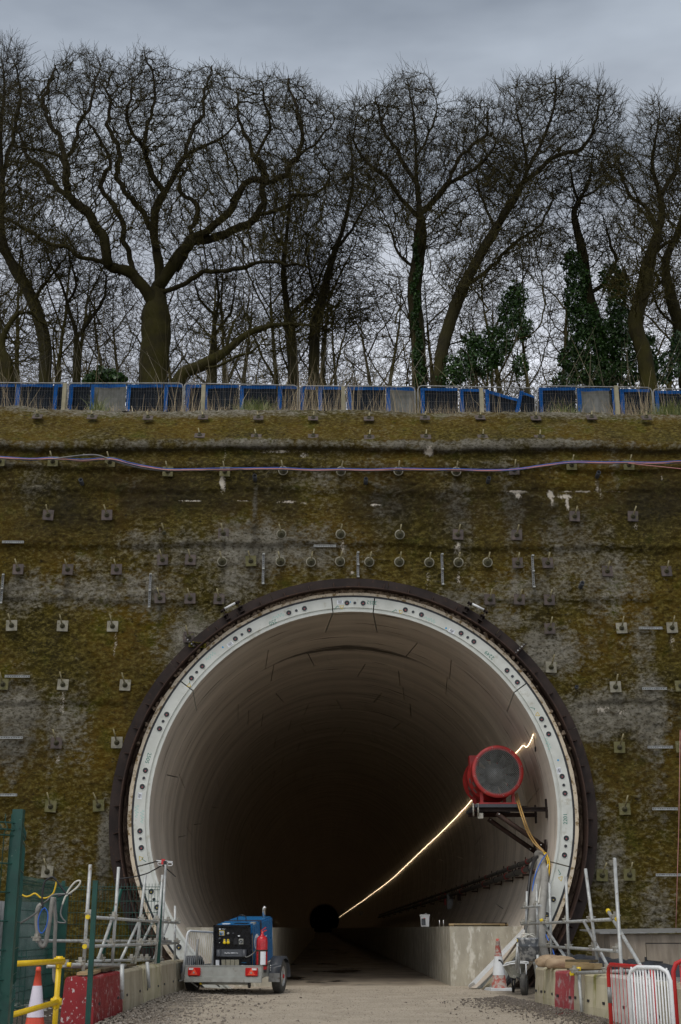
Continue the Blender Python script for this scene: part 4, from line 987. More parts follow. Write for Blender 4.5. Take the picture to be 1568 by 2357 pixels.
rails = [(P(203, 2111, 18.5), P(413, 2125, 27.6)), (P(196, 2179, 18.5), P(411, 2171, 27.6)), (P(164, 2221, 18.3), P(288, 2222, 20.2)), (P(205, 2213, 19.5), P(375, 2209, 26.5))]
braces = [(P(262, 2104, 21), P(225, 2210, 20.2)), (P(324, 2112, 23.6), P(274, 2218, 22.6)), (P(363, 2100, 25.4), P(303, 2218, 24.4)), (P(390, 2118, 27), P(352, 2214, 26))]
left_sc = scaffold('grey tube scaffold railing standing on the left barrier row', ups, rails, braces, [(P(203, 2111, 18.45), V((0, -1, 0))), (P(196, 2179, 18.45), V((0, -1, 0))), (P(164, 2221, 18.3), V((-1, 0, 0)))])
for a, b in ((P(281, 2220, 18.9), P(281, 2300, 18.9)), (P(339, 2214, 22.5), P(343, 2275, 22.5))): MB(left_sc.location).tube([a, b], .03, 10).build('drop_tube', galv, left_sc)
t = scaffold('grey tube frame with a long level tube behind the green mesh on the left', [(P(217, 2062, 20), P(203, 2312, 20))], [(P(84, 2166, 20), P(393, 2167, 26.)), (P(108, 2225, 19.8), P(200, 2226, 20.2))], [], [])
ups = [(P(1415, 1976, 18.4), V((P(1448, 2380, 17.4).x, 17.6, 0.))), (P(1348, 2000, 20.2), P(1378, 2232, 19.9)), (P(1303, 2018, 22.4), P(1310, 2218, 22.2)), (P(1265, 2032, 24.4), P(1270, 2214, 24.3)), (P(1235, 2035, 26.6), P(1238, 2170, 26.5)), (P(1213, 2052, 27.6), P(1211, 2150, 27.5)), (P(1238, 2198, 22.5), P(1236, 2275, 22.5)), (P(1333, 2240, 19.2), P(1340, 2330, 19.)), (P(1192, 2172, 24.5), P(1188, 2230, 24.5))]
rails = [(P(1201, 2128, 27.8), P(1420, 2116, 18.3)), (P(1238, 2177, 26), P(1424, 2190, 18.3)), (P(1201, 2090, 27.9), P(1245, 2085, 26.2)), (P(1322, 2240, 19.2), P(1475, 2234, 17.6)), (P(1230, 2218, 22.8), P(1262, 2222, 22.))]
braces = [(P(1248, 2122, 25), P(1312, 2220, 22.6)), (P(1345, 2122, 20.6), P(1405, 2235, 19.4)), (P(1402, 2100, 18.6), P(1520, 2300, 16.6)), (P(1194, 2240, 24.6), P(1194, 2168, 24.6))]
caps = [(P(1420, 2116, 18.2), V((0, -1, 0))), (P(1402, 2100, 18.6), (P(1402, 2100, 18.6)-P(1520, 2300, 16.6)).normalized()), (P(1248, 2122, 25), V((-.3, 0, 1)).normalized()), (P(1333, 2236, 19.2), V((0, 0, 1))), (P(1322, 2241, 19.2), V((-1, -.3, 0)).normalized()), (P(1194, 2168, 24.6), V((0, 0, 1)))]
right_sc = scaffold('grey tube scaffold railing with yellow caps standing on the right barrier row', ups, rails, braces, caps)
# aerial on a left pole
c = P(379, 1985, 25.95); t = thing('clamp_aerial', 'small white aerial frame with a red light clamped to a left scaffold pole', 'aerial', c)
mb = MB(c); mb.tube([P(360, 1981, 25.9), P(398, 1984, 25.9)], .012, 6)
for a_ in ((365, 1988), (387, 1989)): mb.tube([P(a_[0], a_[1]-3, 25.9), P(a_[0]+9, a_[1]-3, 25.9), P(a_[0]+10, a_[1]+1, 25.9), P(a_[0]+8, a_[1]+4, 25.9), P(a_[0], a_[1]+4, 25.9), P(a_[0]-2, a_[1], 25.9)], .010, 6, True)
mb.build('aerial_frame', plasw, t); k = MB(c); k.box(P(376, 1984, 25.85), (.07, .06, .10)); k.build('red_beacon', lensr, t); k = MB(c); k.box(P(380, 1986, 25.83), (.06, .05, .07)); k.build('clamp', cab_k, t)
cable('cable', 'black cable drooping from the aerial to the left of the portal', cab_k, [P(378, 1988, 25.9), P(366, 1996, 26), P(352, 2004, 26.3), P(335, 2012, 26.6), P(300, 2020, 27.), P(262, 2024, 27.)], .012)
mb = MB(P(384, 1998, 26.1)); mb.tube([P(374, 1991, 26.1), P(404, 2018, 27.)], .012, 5); mb.build('guy_rod', cab_k, label='thin dark rod slanting down behind the aerial', cat='rod')

# concrete barriers
def bblock(p0, p1, out, zt, mt, label, name='concrete_barrier', depth=.42, group='concrete barriers along the road', zb=-.1):
    # p0, p1: inner top edge in plan, out: outward direction
    c = (V(p0)+V(p1))/2; t = thing(name, label, 'barrier', (c.x, c.y, 0), group); o_ = t.location
    d = (V(p1)-V(p0)); L_ = d.length; d.normalize(); o2 = V(out).normalized()
    def q_(s, u, z): return V((p0[0], p0[1], 0))+d*s+o2*u+V((0, 0, z))
    mb = MB(o_); e_ = .012
    prof = [(0.0, zb), (0.0, zt*.3), (.03, zt*.8), (.03, zt-.03), (.055, zt), (depth-.055, zt), (depth-.03, zt-.03), (depth, zt*.3), (depth, zb)]
    n = len(prof); vs = [q_(e_, u, z) for u, z in prof]+[q_(L_-e_, u, z) for u, z in prof]
    mb.add(vs, [tuple(range(n)), tuple(range(2*n-1, n-1, -1))]+[(i+1, i, n+i, n+i+1) for i in range(n-1)])
    mb.build('barrier_body', mt, t)
    for s_ in (.18, .82):
        mb = MB(o_); mb.box(q_(L_*s_, .012, zt*.42), (.09, .03, .035), math.atan2(d.y, d.x)); mb.build('lifting_slot', rubber, t)
        if L_ > 1: mb = MB(o_); mb.box(q_(L_*s_, depth/2, zt), (.16, .05, .03), math.atan2(d.y, d.x)); mb.build('lifting_eye', fitm, t)
    return t
XL = -2.93
bblock((XL, 17.92, 0), (XL+.02, 20.38, 0), (-1, 0, 0), .60, redc, 'bright red painted barrier splashed with white, nearest on the left')
ys = [20.42, 22.4, 24.4, 26.3, 28.2]
for i in range(4):
    bblock((XL+.02+.05*i, ys[i], 0), (XL+.06+.05*i, ys[i+1]-.03, 0), (-1, 0, 0), .60-.01*(i % 2), concb if i != 1 else concy, ['plain concrete barrier next behind the red one on the left', 'green-stained concrete barrier, third back on the left', 'plain concrete barrier, fourth back on the left', 'plain concrete barrier at the tunnel end of the left row'][i])
mb = MB((XL, 19, 0)); 
for k, (a, b, z) in enumerate(((18.05, 19.6, .615), (19.3, 21.5, .62), (21, 22.5, .615))):
    m2 = MB((XL-.2, a, .6)); m2.box((XL-.22, (a+b)/2, z+.02), (.2, b-a, .035), R(4-3*k)); m2.build('timber_board', woodd if k else wood, label=f'{ORD[k]} of the loose boards on top of the left barriers, counted from the camera', cat='board', group='boards on the left barriers')
tops = [(1228, 2227), (1247, 2229), (1273, 2234), (1317, 2238), (1341, 2241), (1396, 2247), (1440, 2254), (1500, 2264), (1590, 2282)]
rp = [G(x, y, .6) for x, y in tops]
rm = [(concb, 'dull concrete barrier at the tunnel end of the right row, behind the wheelbarrow'), (concy, 'narrow stained concrete barrier left of the worn red one on the right'), (redw, 'worn red painted barrier under the sack and planks on the right'), (concb, 'narrow concrete barrier just right of the worn red one'), (concy, 'large cream and green stained concrete barrier behind the red pedestrian barrier'), (whitec, 'white painted barrier seen through the thin red bars'), (whitec, 'white painted barrier behind the white pedestrian barrier'), (concb, 'grey concrete barrier nearest the camera on the right')]
for i, (mt, lb) in enumerate(rm):
    a, b = rp[i], rp[i+1]; d = (b-a).normalized(); out = V((-d.y, d.x, 0))
    if out.x < 0: out = -out
    zt = .6+(.02 if i % 2 else 0)
    bblock((a.x, a.y, 0), (b.x, b.y, 0), out, zt, mt, lb, depth=.40)
# sack, planks, wrapped pipe bundle
def sack(c, sx, sy, sz, lab, rz=0.):
    bm = bmesh.new(); bmesh.ops.create_icosphere(bm, subdivisions=3, radius=1)
    for v in bm.verts:
        n_ = mnoise.noise(v.co*2.3+V(c))*.18; v.co *= 1+n_; v.co.z = max(v.co.z, -.55); v.co = V((v.co.x*sx, v.co.y*sy, v.co.z*sz))
    me = bpy.data.meshes.new('sack'); bm.to_mesh(me); bm.free(); me.materials.append(bag); me.polygons.foreach_set('use_smooth', [True]*len(me.polygons))
    o = bpy.data.objects.new('sack', me); COL.objects.link(o); o.location = c; o.rotation_euler.z = rz; return tag(o, lab, 'sack', 'sacks on the right barriers')
s1 = P(1271, 2221, 21.); sack(V((s1.x, 21.2, .70)), .22, .2, .12, 'crumpled tan sack on top of the right barriers, left of the planks'); s1 = P(1297, 2222, 20.8); sack(V((s1.x-.03, 20.8, .69)), .24, .2, .12, 'creased tan sack touching the stack of planks on the right barriers')
for k, (pa, pb, z, hh, mt) in enumerate((((1312, 2231), (1378, 2233), .63, .03, woodd), ((1313, 2222), (1345, 2224), .70, .09, wood), ((1330, 2225), (1378, 2229), .69, .075, wood), ((1310, 2216), (1370, 2219), .765, .03, woodd))):
    a = P(pa[0], pa[1], 20.2-.25*k); b = P(pb[0], pb[1], 19.9-.25*k); c = V(((a.x+b.x)/2, (a.y+b.y)/2, z))
    m2 = MB(c); m2.box(c, ((b-a).length, .18, hh), math.atan2(b.y-a.y, b.x-a.x)); m2.build('timber_plank', mt, label=['bottom dark plank of the small stack on the right barriers', 'short pale block inside the plank stack on the right barriers', 'pale new timber sticking out of the plank stack on the right barriers', 'top dark plank of the small stack on the right barriers'][k], cat='plank', group='planks on the right barriers')
a = P(1300, 2218, 24); b = P(1560, 2250, 20)
wp = []
for k in range(40):
    t_ = k/39; wp.append(a.lerp(b, t_)+V((0, 0, .02*math.sin(k*1.3))))
MB(a).tube(wp, [.16+.012*math.sin(k*2.1)+.008*(k % 2) for k in range(40)], 14).build('wrapped_bundle', sheetm, label='long bundle wrapped in dark sheeting behind the right barriers', cat='wrapped bundle')
for k in range(3):
    a = P(1420, 2262+14*k, 20.5); b = P(1600, 2268+16*k, 19.)
    MB(a).tube([a, b], .10, 12).build('dark_pipe', pipeg, label=f'{["upper", "middle", "lower"][k]} grey pipe stacked on the ground behind the white pedestrian barrier', cat='pipe', group='pipes stacked behind the right barriers')
# hut
hx0 = P(1405, 2200, 23.5).x; t = thing('plywood_hut', 'low weathered plywood hut with a thin grey metal roof against the right wall', 'hut', (hx0+1.3, 23.5, 0)); ho = t.location
zt = P(1405, 2150, 23.5).z
for k, (xa, xb, dz) in enumerate(((0, .62, 0), (.625, 1.78, -.16), (1.785, 2.7, 0))):
    mb = MB(ho); mb.box((hx0+(xa+xb)/2, 23.5+(.012 if k == 1 else 0), (zt+dz)/2), (xb-xa-.008, .03, zt+dz)); mb.build('front_board' if k != 1 else 'hatch', ply, t)
mb = MB(ho); mb.box((hx0+1.2, 23.5, zt-.075), (1.17, .032, .14)); mb.build('lintel_board', ply, t)
mb = MB(ho); mb.box((hx0+1.2, 23.53, zt-.155), (1.2, .03, .03)); mb.build('hatch_gap', rubber, t)
for xx in (0.02, 2.68): mb = MB(ho); mb.box((hx0+xx, 24.3, zt/2), (.03, 1.6, zt)); mb.build('side_board', ply, t)
mb = MB(ho); mb.hexa([(hx0-.18, 23.38, zt+.0), (hx0+2.9, 23.38, zt+.04), (hx0+2.9, 25.2, zt+.09), (hx0-.18, 25.2, zt+.05), (hx0-.18, 23.38, zt+.022), (hx0+2.9, 23.38, zt+.062), (hx0+2.9, 25.2, zt+.112), (hx0-.18, 25.2, zt+.072)]); mb.build('roof_sheet', galvd, t)
mb = MB(ho); mb.box((hx0+.60, 23.475, zt-.46), (.035, .012, .17)); mb.prism([(0, -.035), (.28, -.012), (.28, .012), (0, .035)], .012, Matrix.Translation((hx0+.61, 23.48, zt-.46)) @ Matrix.Rotation(R(90), 4, 'X')); mb.build('strap_hinge', blackp, t)

# pedestrian barriers
def ped(mt, mtb, nb=15, wd=1.9, ht=1.02, bar=.0065, r=.017):
    t = thing('pedestrian_barrier', '-', 'barrier', (0, 0, 0)); h = wd/2
    pts = [V((-h, 0, .12)), V((-h, 0, ht-.09)), V((-h+.025, 0, ht-.03)), V((-h+.09, 0, ht)), V((h-.09, 0, ht)), V((h-.025, 0, ht-.03)), V((h, 0, ht-.09)), V((h, 0, .12))]
    MB().tube(pts, r, 10).build('frame', mt, t); MB().tube([V((-h, 0, .2)), V((h, 0, .2))], r*.8, 8).build('lower_rail', mt, t)
    b0 = None
    for k in range(nb):
        x = -h+wd*(k+1)/(nb+1)
        if b0 is None: b0 = MB().tube([V((0, 0, .2)), V((0, 0, ht))], bar, 6).build('bar', mtb, t); b0.location.x = x
        else: c = b0.copy(); COL.objects.link(c); c.parent = t; c.location.x = x
    for s_ in (-1, 1):
        MB().tube([V((s_*h*.8, -.28, .01)), V((s_*h*.8, -.04, .13)), V((s_*h*.8, .04, .13)), V((s_*h*.8, .28, .01))], .013, 6).build('foot', mt, t)
    return t
def setobj(o, x, y, z, rz, lab, grp=None):
    o.location = (x, y, z); o.rotation_euler.z = rz; o['label'] = lab
    if grp: o['group'] = grp
    return o
GB = 'pedestrian barriers at the site'
def ped_between(mt, a, b, n, bar, r, lab):
    d = V((b.x-a.x, b.y-a.y, 0)); o = ped(mt, mt, n, d.length, 1.0, bar, r); setobj(o, (a.x+b.x)/2, (a.y+b.y)/2, (a.z+b.z)/2-1.0, math.atan2(d.y, d.x), lab, GB); return o
pr = ped_between(redp, P(1399, 2213, 12.9), P(1503, 2236, 11.7), 11, .003, .019, 'red pedestrian barrier with thin bars and a scraped grey patch, behind the white one')
mb = MB(); hw = (P(1399, 2213, 12.9)-P(1503, 2236, 11.7)).length/2; mb.tube([V((-hw, 0, .66)), V((-hw, 0, .80))], .0205, 10); mb.build('scraped_patch', galvd, pr)
pw = ped_between(whitep, P(1447, 2231, 10.7), P(1541, 2223, 10.4), 13, .0065, .0165, 'white pedestrian barrier panel at the lower right')
p2 = ped_between(redp, P(1548, 2209, 11.0), P(1750, 2211, 10.8), 11, .005, .019, 'red pedestrian barrier cut by the right edge of the view')
pl = ped(plasw, plasw, 13, 1.05, 1.02, .006, .021); a = P(450, 2230, 27.1); setobj(pl, a.x+.03, 27.1, .12, R(64), 'white barred pedestrian barrier leaning at the left of the trailer', GB); pl.rotation_euler = (R(3), R(2), R(64))
# cones
def cone(mr, mw_, h, lab, loc, bandz=(.34, .72), rot=0.):
    t = thing('traffic_cone', lab, 'traffic cone', loc, 'traffic cones'); o_ = t.location; T_ = Matrix.Translation(o_) @ Matrix.Rotation(rot, 4, 'Z')
    r0, r1 = h*.165, h*.03
    def rz(f): return r0+(r1-r0)*f
    MB(o_).lathe([(rz(0), .03), (rz(bandz[0]), h*bandz[0])], 24, T_).build('lower_red_section', mr, t)
    MB(o_).lathe([(rz(bandz[0])+.004, h*bandz[0]), (rz(bandz[1])+.004, h*bandz[1])], 24, T_).build('white_sleeve', mw_, t)
    MB(o_).lathe([(rz(bandz[1])+.001, h*bandz[1]), (rz(.93), h*.93), (rz(.935)+.006, h*.935), (rz(.96)+.004, h*.96), (r1+.004, h), (0, h)], 24, T_).build('top_red_section', mr, t)
    mb = MB(o_)
    for k, (s_, z) in enumerate(((h*.50, .018), (h*.47, .045))): mb.box(o_+V((0, 0, z)), (s_, s_, .026), R(8)+rot)
    mb.build('base', plasw if mr is coneredd else conered, t, bevel=.006)
c = G(84, 2362, 0); cone(conered, conewh, .76, 'clean red and white cone behind the yellow handrail at lower left', V((P(84, 2300, 16.6).x, 16.6, 0)), (.26, .72))
c = G(1150, 2281); cone(coneredd, plasw, 1.0, 'muddy tall cone with a white base in front of the right kerb wall', c, (.30, .66))

# bucket, wheelbarrow, sheet, boards
c = P(1216, 2160, 23.6); c.z -= 0; t = thing('mud_bucket', 'two stacked mud-smeared grey tubs hung on the right scaffold', 'bucket', V((c.x, 23.6, P(1216, 2212, 23.6).z))); o_ = t.location
h_ = P(1216, 2160, 23.6).z-o_.z
T_ = Matrix.Translation(o_)
MB(o_).lathe([(.0, 0), (.15, 0), (.185, h_*.62), (.20, h_*.64)], 22, T_).build('lower_tub', mudplas, t)
MB(o_).lathe([(.155, h_*.55), (.19, h_), (.205, h_+.01), (.18, h_-.03), (.12, h_*.7), (0, h_*.7)], 22, T_).build('upper_tub', mudplas, t)
for s_ in (-1, 1): MB(o_).tube(smoothpath([o_+V((-.13*1, -.05*s_, h_)), o_+V((-.05+.05*s_, -.08*s_, h_+.06)), o_+V((.05+.04*s_, -.05*s_, h_+.07)), o_+V((.14, 0, h_))], 4), .009, 6).build('rope_handle', cab_w, t)
wb = thing('wheelbarrow', 'muddy steel wheelbarrow parked nose out beside the right barriers', 'wheelbarrow', G(1200, 2290)); o_ = wb.location
wb.location.z = 0; o_ = V(wb.location)
WBY = o_.y
def W_(px, py, dy=0.): return P(px, py, WBY+dy)
rim = [W_(1158, 2224, -.1), W_(1176, 2219, -.35), W_(1200, 2217, -.40), W_(1216, 2219, -.3), W_(1216, 2215, .2), W_(1190, 2212, .4), W_(1165, 2217, .3)]
bot = [W_(1174, 2249, -.1), W_(1182, 2252, -.2), W_(1194, 2252, -.2), W_(1202, 2246, -.15), W_(1202, 2244, .1), W_(1190, 2243, .2), W_(1176, 2245, .15)]
mb = MB(o_); k = len(rim); mb.add(rim+bot, [(i, (i+1) % k, k+(i+1) % k, k+i) for i in range(k)]+[tuple(range(2*k-1, k-1, -1))], True); mb.build('tray', barrow, wb)
MB(o_).tube(rim, .013, 6, True).build('tray_rim', plasw, wb)
MB(o_).tube(smoothpath([W_(1148, 2211, .3), W_(1153, 2212, .3), W_(1160, 2222, .25), W_(1172, 2240, .1), W_(1190, 2250, -.2), W_(1200, 2258, -.5), W_(1207, 2259, -.6)], 4), .017, 8).build('handle_tube', cab_k, wb)
MB(o_).tube([W_(1190, 2250, -.1), W_(1198, 2258, -.4), W_(1214, 2254, -.4)], .015, 8).build('nose_bar', galvd, wb)
for a_ in ((1178, 2250, 1181, 2284), (1186, 2252, 1183, 2284)): MB(o_).tube([W_(a_[0], a_[1], -.1), W_(a_[2], a_[3], .0)], .016, 8).build('leg', cab_k, wb)
for a_ in ((1195, 2219, 1199, 2242), (1211, 2219, 1212, 2252)): MB(o_).tube([W_(a_[0], a_[1], -.42), W_(a_[2], a_[3], -.42)], .012, 6).build('stay', plasw, wb)
wc = W_(1207, 2267, -.45); rw = .20; Tw = Matrix.Translation(wc) @ Matrix.Rotation(R(-18), 4, 'Z') @ Matrix.Rotation(R(90), 4, 'Y')
MB(o_).lathe([(rw*.62, -.045), (rw*.9, -.05), (rw, -.03), (rw, .03), (rw*.9, .05), (rw*.62, .045)], 28, Tw).build('tyre', tyre, wb)
MB(o_).lathe([(0, -.03), (rw*.62, -.04), (rw*.62, .04), (0, .03)], 20, Tw).build('rim', galvd, wb)
# pale boards sloping down from the hoses to the ground, and a length of sheet
def board(pa, pb, Ya, Yb, wd, th, mt, name, lab, cat):
    a = P(pa[0], pa[1], Ya); b = P(pb[0], pb[1], Yb); d = (b-a); u = d.normalized(); s_ = V((0, 1, 0)); s_ = (s_-u*s_.dot(u)).normalized(); n_ = u.cross(s_)
    mb = MB(a); mb.hexa([a-s_*wd/2-n_*th/2, b-s_*wd/2-n_*th/2, b+s_*wd/2-n_*th/2, a+s_*wd/2-n_*th/2, a-s_*wd/2+n_*th/2, b-s_*wd/2+n_*th/2, b+s_*wd/2+n_*th/2, a+s_*wd/2+n_*th/2])
    return mb.build(name, mt, label=lab, cat=cat)
board((1211, 2138), (1086, 2268), 29.4, 28.6, .30, .06, plasw, 'pale_board', 'long pale board sloping down across the front of the right kerb wall', 'board')
board((1222, 2150), (1120, 2272), 29.1, 28.2, .34, .05, concb, 'sheet_strip', 'strip of pale sheeting under the sloping board by the muddy cone', 'sheeting')
board((1214, 2160), (1168, 2262), 28.6, 28.0, .4, .04, sheetm, 'dark_sheet', 'dark sheet sloping down behind the muddy cone', 'sheeting')
c = G(1186, 2272); sack(c+V((0, .2, .1)), .12, .12, .13, 'brown plastic bottle-like sack under the wheelbarrow'); 
# yellow handrail lower left
HY = 12.9; a0 = P(21, 2222, 12.1); a1 = P(139, 2211, 13.3)
t = thing('handrail', 'bright yellow tubular handrail at the lower left corner', 'handrail', ((a0.x+a1.x)/2, 12.7, 0)); o_ = t.location
zt = (a0.z+a1.z)/2; 
MB(o_).tube([V((a0.x-.04, a0.y, zt)), V((a1.x+.03, a1.y, zt))], .0255, 14).build('top_rail', yelp, t)
for q_ in (a0, a1): MB(o_).tube([V((q_.x-.01, q_.y, zt)), V((q_.x-.02, q_.y, -.05))], .0255, 14).build('post', yelp, t)
b0 = P(16, 2340, 12.1); b1 = P(134, 2306, 13.3); MB(o_).tube([V((b0.x, a0.y, b0.z)), V((b1.x, a1.y, b1.z))], .0255, 14).build('mid_rail', yelp, t)
for q_ in (V((a0.x-.01, a0.y, zt)), V((a1.x-.01, a1.y, zt)), V((a0.x-.015, a0.y, b0.z)), V((a1.x-.015, a1.y, b1.z))):
    mb = MB(o_); mb.tube([q_+V((0, 0, -.06)), q_+V((0, 0, .045))], .034, 12); mb.tube([q_+V((-.05, 0, 0)), q_+V((.05, 0, 0))], .033, 12); mb.box(q_+V((0, -.035, -.05)), (.02, .02, .02)); mb.build('tee_fitting', yelp, t)
# green mesh fences
def meshpanel(a, b, z0, z1, label, posts=(True, True), dx=.055, wr=.0042, fold=True, t=None, pr=.035):
    a = V((a[0], a[1], 0)); b = V((b[0], b[1], 0)); c = (a+b)/2; d = b-a; L_ = d.length; u = d.normalized(); nrm = V((u.y, -u.x, 0))
    if nrm.y > 0: nrm = -nrm
    t = thing('mesh_fence_panel', label, 'fence', (c.x, c.y, 0), 'green welded mesh fence panels'); o_ = t.location
    mb = MB(o_); n = int(L_/dx)
    for k in range(n+1):
        p = a+u*(L_*k/n); pts = [p+V((0, 0, z0))]
        if fold:
            for zf in (z1-.62*(z1-z0) if z1-z0 > 1.2 else None, z1-.08):
                if zf is None: continue
                pts += [p+V((0, 0, zf-.05)), p+nrm*.035+V((0, 0, zf-.02)), p+V((0, 0, zf+.02))]
        pts.append(p+V((0, 0, z1))); mb.tube(pts, wr, 3, cap=False)
    mb.build('vertical_wires', greenp, t, kind='stuff')
    zs = [z0+.05+k*.2 for k in range(int((z1-z0)/.2))]
    mb = MB(o_)
    for z in zs+[z1-.06, z1-.11]: mb.tube([a+V((0, 0, z)), b+V((0, 0, z))], wr*1.3, 4, cap=False)
    mb.build('horizontal_wires', greenp, t, kind='stuff')
    for f_, q_ in zip(posts, (a, b)):
        if f_: mb = MB(o_); mb.box(q_+V((0, .02, (z1+.04)/2)), (pr*1.7, pr*1.7, z1+.04)); mb.build('post', greenp, t)
    return t
a = P(146, 2030, 24.8); b = P(372, 2026, 24.8); meshpanel((a.x, 24.8), (b.x, 24.8), 0.02, 1.98, 'green mesh fence panel behind the left scaffold railing')
a = P(32, 2010, 20.4); b = P(146, 2032, 24.6); meshpanel((a.x, 20.4), (b.x, 24.6), .02, 1.98, 'green mesh fence panel receding behind the hanging hoses')
a = P(-60, 1880, 9.6); b = P(40, 1893, 9.9); meshpanel((a.x, 9.6), (b.x, 9.9), .0, 2.0, 'near green mesh fence panel at the far left edge', (False, True), .05, .0042, pr=.045)
a = P(44, 1900, 9.95); b = P(60, 1912, 11.5); meshpanel((a.x, 9.95), (b.x-.02, 11.6), .0, 1.99, 'near green mesh fence panel turning the corner at the far left', (False, False), .05, .0042)
a = P(-20, 2190, 13.6); b = P(62, 2192, 13.8); meshpanel((a.x, 13.6), (b.x, 13.8), .0, P(20, 2188, 13.7).z, 'lower green mesh panel in front of the ribbed sheet', (False, False), .05, .0042)
q_ = P(220, 2030, 17.); mb = MB((q_.x, 17, 0)); mb.box((q_.x, 17., q_.z/2), (.06, .06, q_.z)); mb.box((q_.x, 17., q_.z+.008), (.066, .066, .016)); o = mb.build('fence_post', greenp, label='single green fence post in front of the red barrier on the left', cat='post')
q_ = P(265, 2046, 23.5); mb = MB((q_.x, 23.5, 0)); mb.tube([V((q_.x+.1, 23.5, q_.z)), V((q_.x-.35, 23.5, 0))], .04, 4); mb.build('fence_post', greenp, label='leaning green post behind the second left scaffold pole', cat='post')
a = P(60, 2080, 22.6); b = P(118, 2080, 24.3); t = thing('ribbed_sheet', 'pale grey ribbed sheet standing behind the green mesh at the left', 'sheet', ((a.x+b.x)/2, 23.4, 0)); o_ = t.location
mb = MB(o_); n = 60; zt = P(90, 2076, 23.4).z
vs = []
for k in range(n+1):
    p = V((a.x-.6, 22.2, 0)).lerp(V((b.x, 24.4, 0)), k/n)+V((0, .02*(k % 2), 0)); vs += [p, p+V((0, 0, zt))]
mb.add(vs, [(2*i, 2*i+1, 2*i+3, 2*i+2) for i in range(n)]); mb.build('sheet', M('ribbed_grey_sheet', (.42, .42, .41), (.09, .10, .095), scale=2.2, rough=.6), t)
mb = MB(o_); mb.box((b.x+.16, 24.25, .95), (.3, .08, 1.9)); mb.build('green_end_board', greenp, t)
# hanging hoses and cables at the left fence
LY = 20.
def LP(cx, cy, Y=20.): return P((cx*.5102)/1.738, (3200+cy*.5102)/1.738, Y)
cable('hose', 'thick grey hose hanging in a long loop at the left fence', hoseg, [LP(415, 762), LP(405, 830), LP(390, 930), LP(370, 1060), LP(355, 1130), LP(335, 1150), LP(315, 1125), LP(295, 1040), LP(288, 940), LP(298, 850), LP(325, 820)], .034, 'hose', None, 5, 8)
cable('hose', 'second grey hose dropping straight down behind the loop to the ground', hoseg, [LP(425, 765, 20.3), LP(430, 860, 20.3), LP(436, 950, 20.3), LP(430, 1100, 20.3), LP(428, 1250, 20.3), LP(425, 1400, 20.3), LP(455, 1450, 20.3)], .028, 'hose', None, 5, 8)
cable('cable', 'blue cable coil hanging inside the grey hose loop', cab_b, [LP(355, 850, 19.9), LP(372, 880, 19.9), LP(375, 930, 19.9), LP(360, 1000, 19.9), LP(330, 1045, 19.9), LP(305, 1020, 19.9), LP(300, 940, 19.9), LP(325, 870, 19.9), LP(355, 845, 19.9)], .009)
cable('cable', 'yellow cable swagged along the green fence at the left', cab_y, [LP(80, 745, 20.2), LP(120, 712, 20.2), LP(190, 755, 20.2), LP(230, 755, 20.2), LP(275, 735, 20.2), LP(320, 768, 20.2), LP(370, 768, 20.2), LP(412, 740, 20.2), LP(430, 700, 20.2), LP(445, 628, 20.2)], .013)
cable('cable', 'white cable looping up from the left fence', cab_w, [LP(520, 740), LP(550, 690), LP(590, 645), LP(625, 635), LP(625, 660), LP(590, 700), LP(530, 745), LP(510, 765), LP(490, 820)], .014)
cable('cable', 'black cable looping over the left fence top', cab_k, [LP(350, 870), LP(330, 800), LP(345, 660), LP(385, 615), LP(420, 610), LP(470, 670), LP(520, 735), LP(565, 745), LP(520, 740), LP(450, 760)], .014)
cable('cable', 'grey cables sagging across the left fence towards the near post', cab_g, [LP(60, 1000, 17.), LP(150, 970, 18), LP(230, 925, 19), LP(290, 880, 19.5), LP(320, 830), LP(370, 790), LP(410, 750), LP(470, 740), LP(560, 742)], .014)
cable('cable', 'grey cable dropping from the knot to the second fence post', cab_g, [LP(490, 820), LP(475, 890), LP(490, 930), LP(515, 960), LP(490, 965), LP(445, 950), LP(436, 860), LP(425, 770)], .012)

# ------------------------------------------------------------------ trailer with welding generator
TR = V((P(514, 2250, 26.2).x, 26.2, 0)); TA = R(-11)
tr = thing('plant_trailer', 'small galvanised single-axle trailer with black mudguards parked at the left of the tunnel mouth', 'trailer', TR); tr.rotation_euler.z = TA
def tp(mb, name, mt, **k): return mb.build(name, mt, tr, **k)
H = .74
mb = MB(); mb.box((0, 0, .42), (2*H, .03, .20)); mb.box((0, .0, .525), (2*H+.02, .05, .012)); tp(mb, 'tail_board', alum)
mb = MB(); mb.box((0, -.02, .275), (2*H+.03, .06, .10)); tp(mb, 'rear_bumper', alum, bevel=.008)
for s_ in (-1, 1):
    mb = MB(); mb.box((s_*H, 1.1, .42), (.03, 2.2, .20)); tp(mb, 'side_board', alum)
mb = MB(); mb.box((0, 1.1, .42), (2*H, 2.2, .03), Matrix.Rotation(R(6), 3, 'X')); tp(mb, 'deck', galvd)
mb = MB(); mb.box((0, 2.2, .42), (2*H, .03, .2)); tp(mb, 'front_board', alum)
mb = MB(); mb.tube([(0, 2.2, .35), (0, 3.3, .38)], .035, 8); tp(mb, 'drawbar', alum)
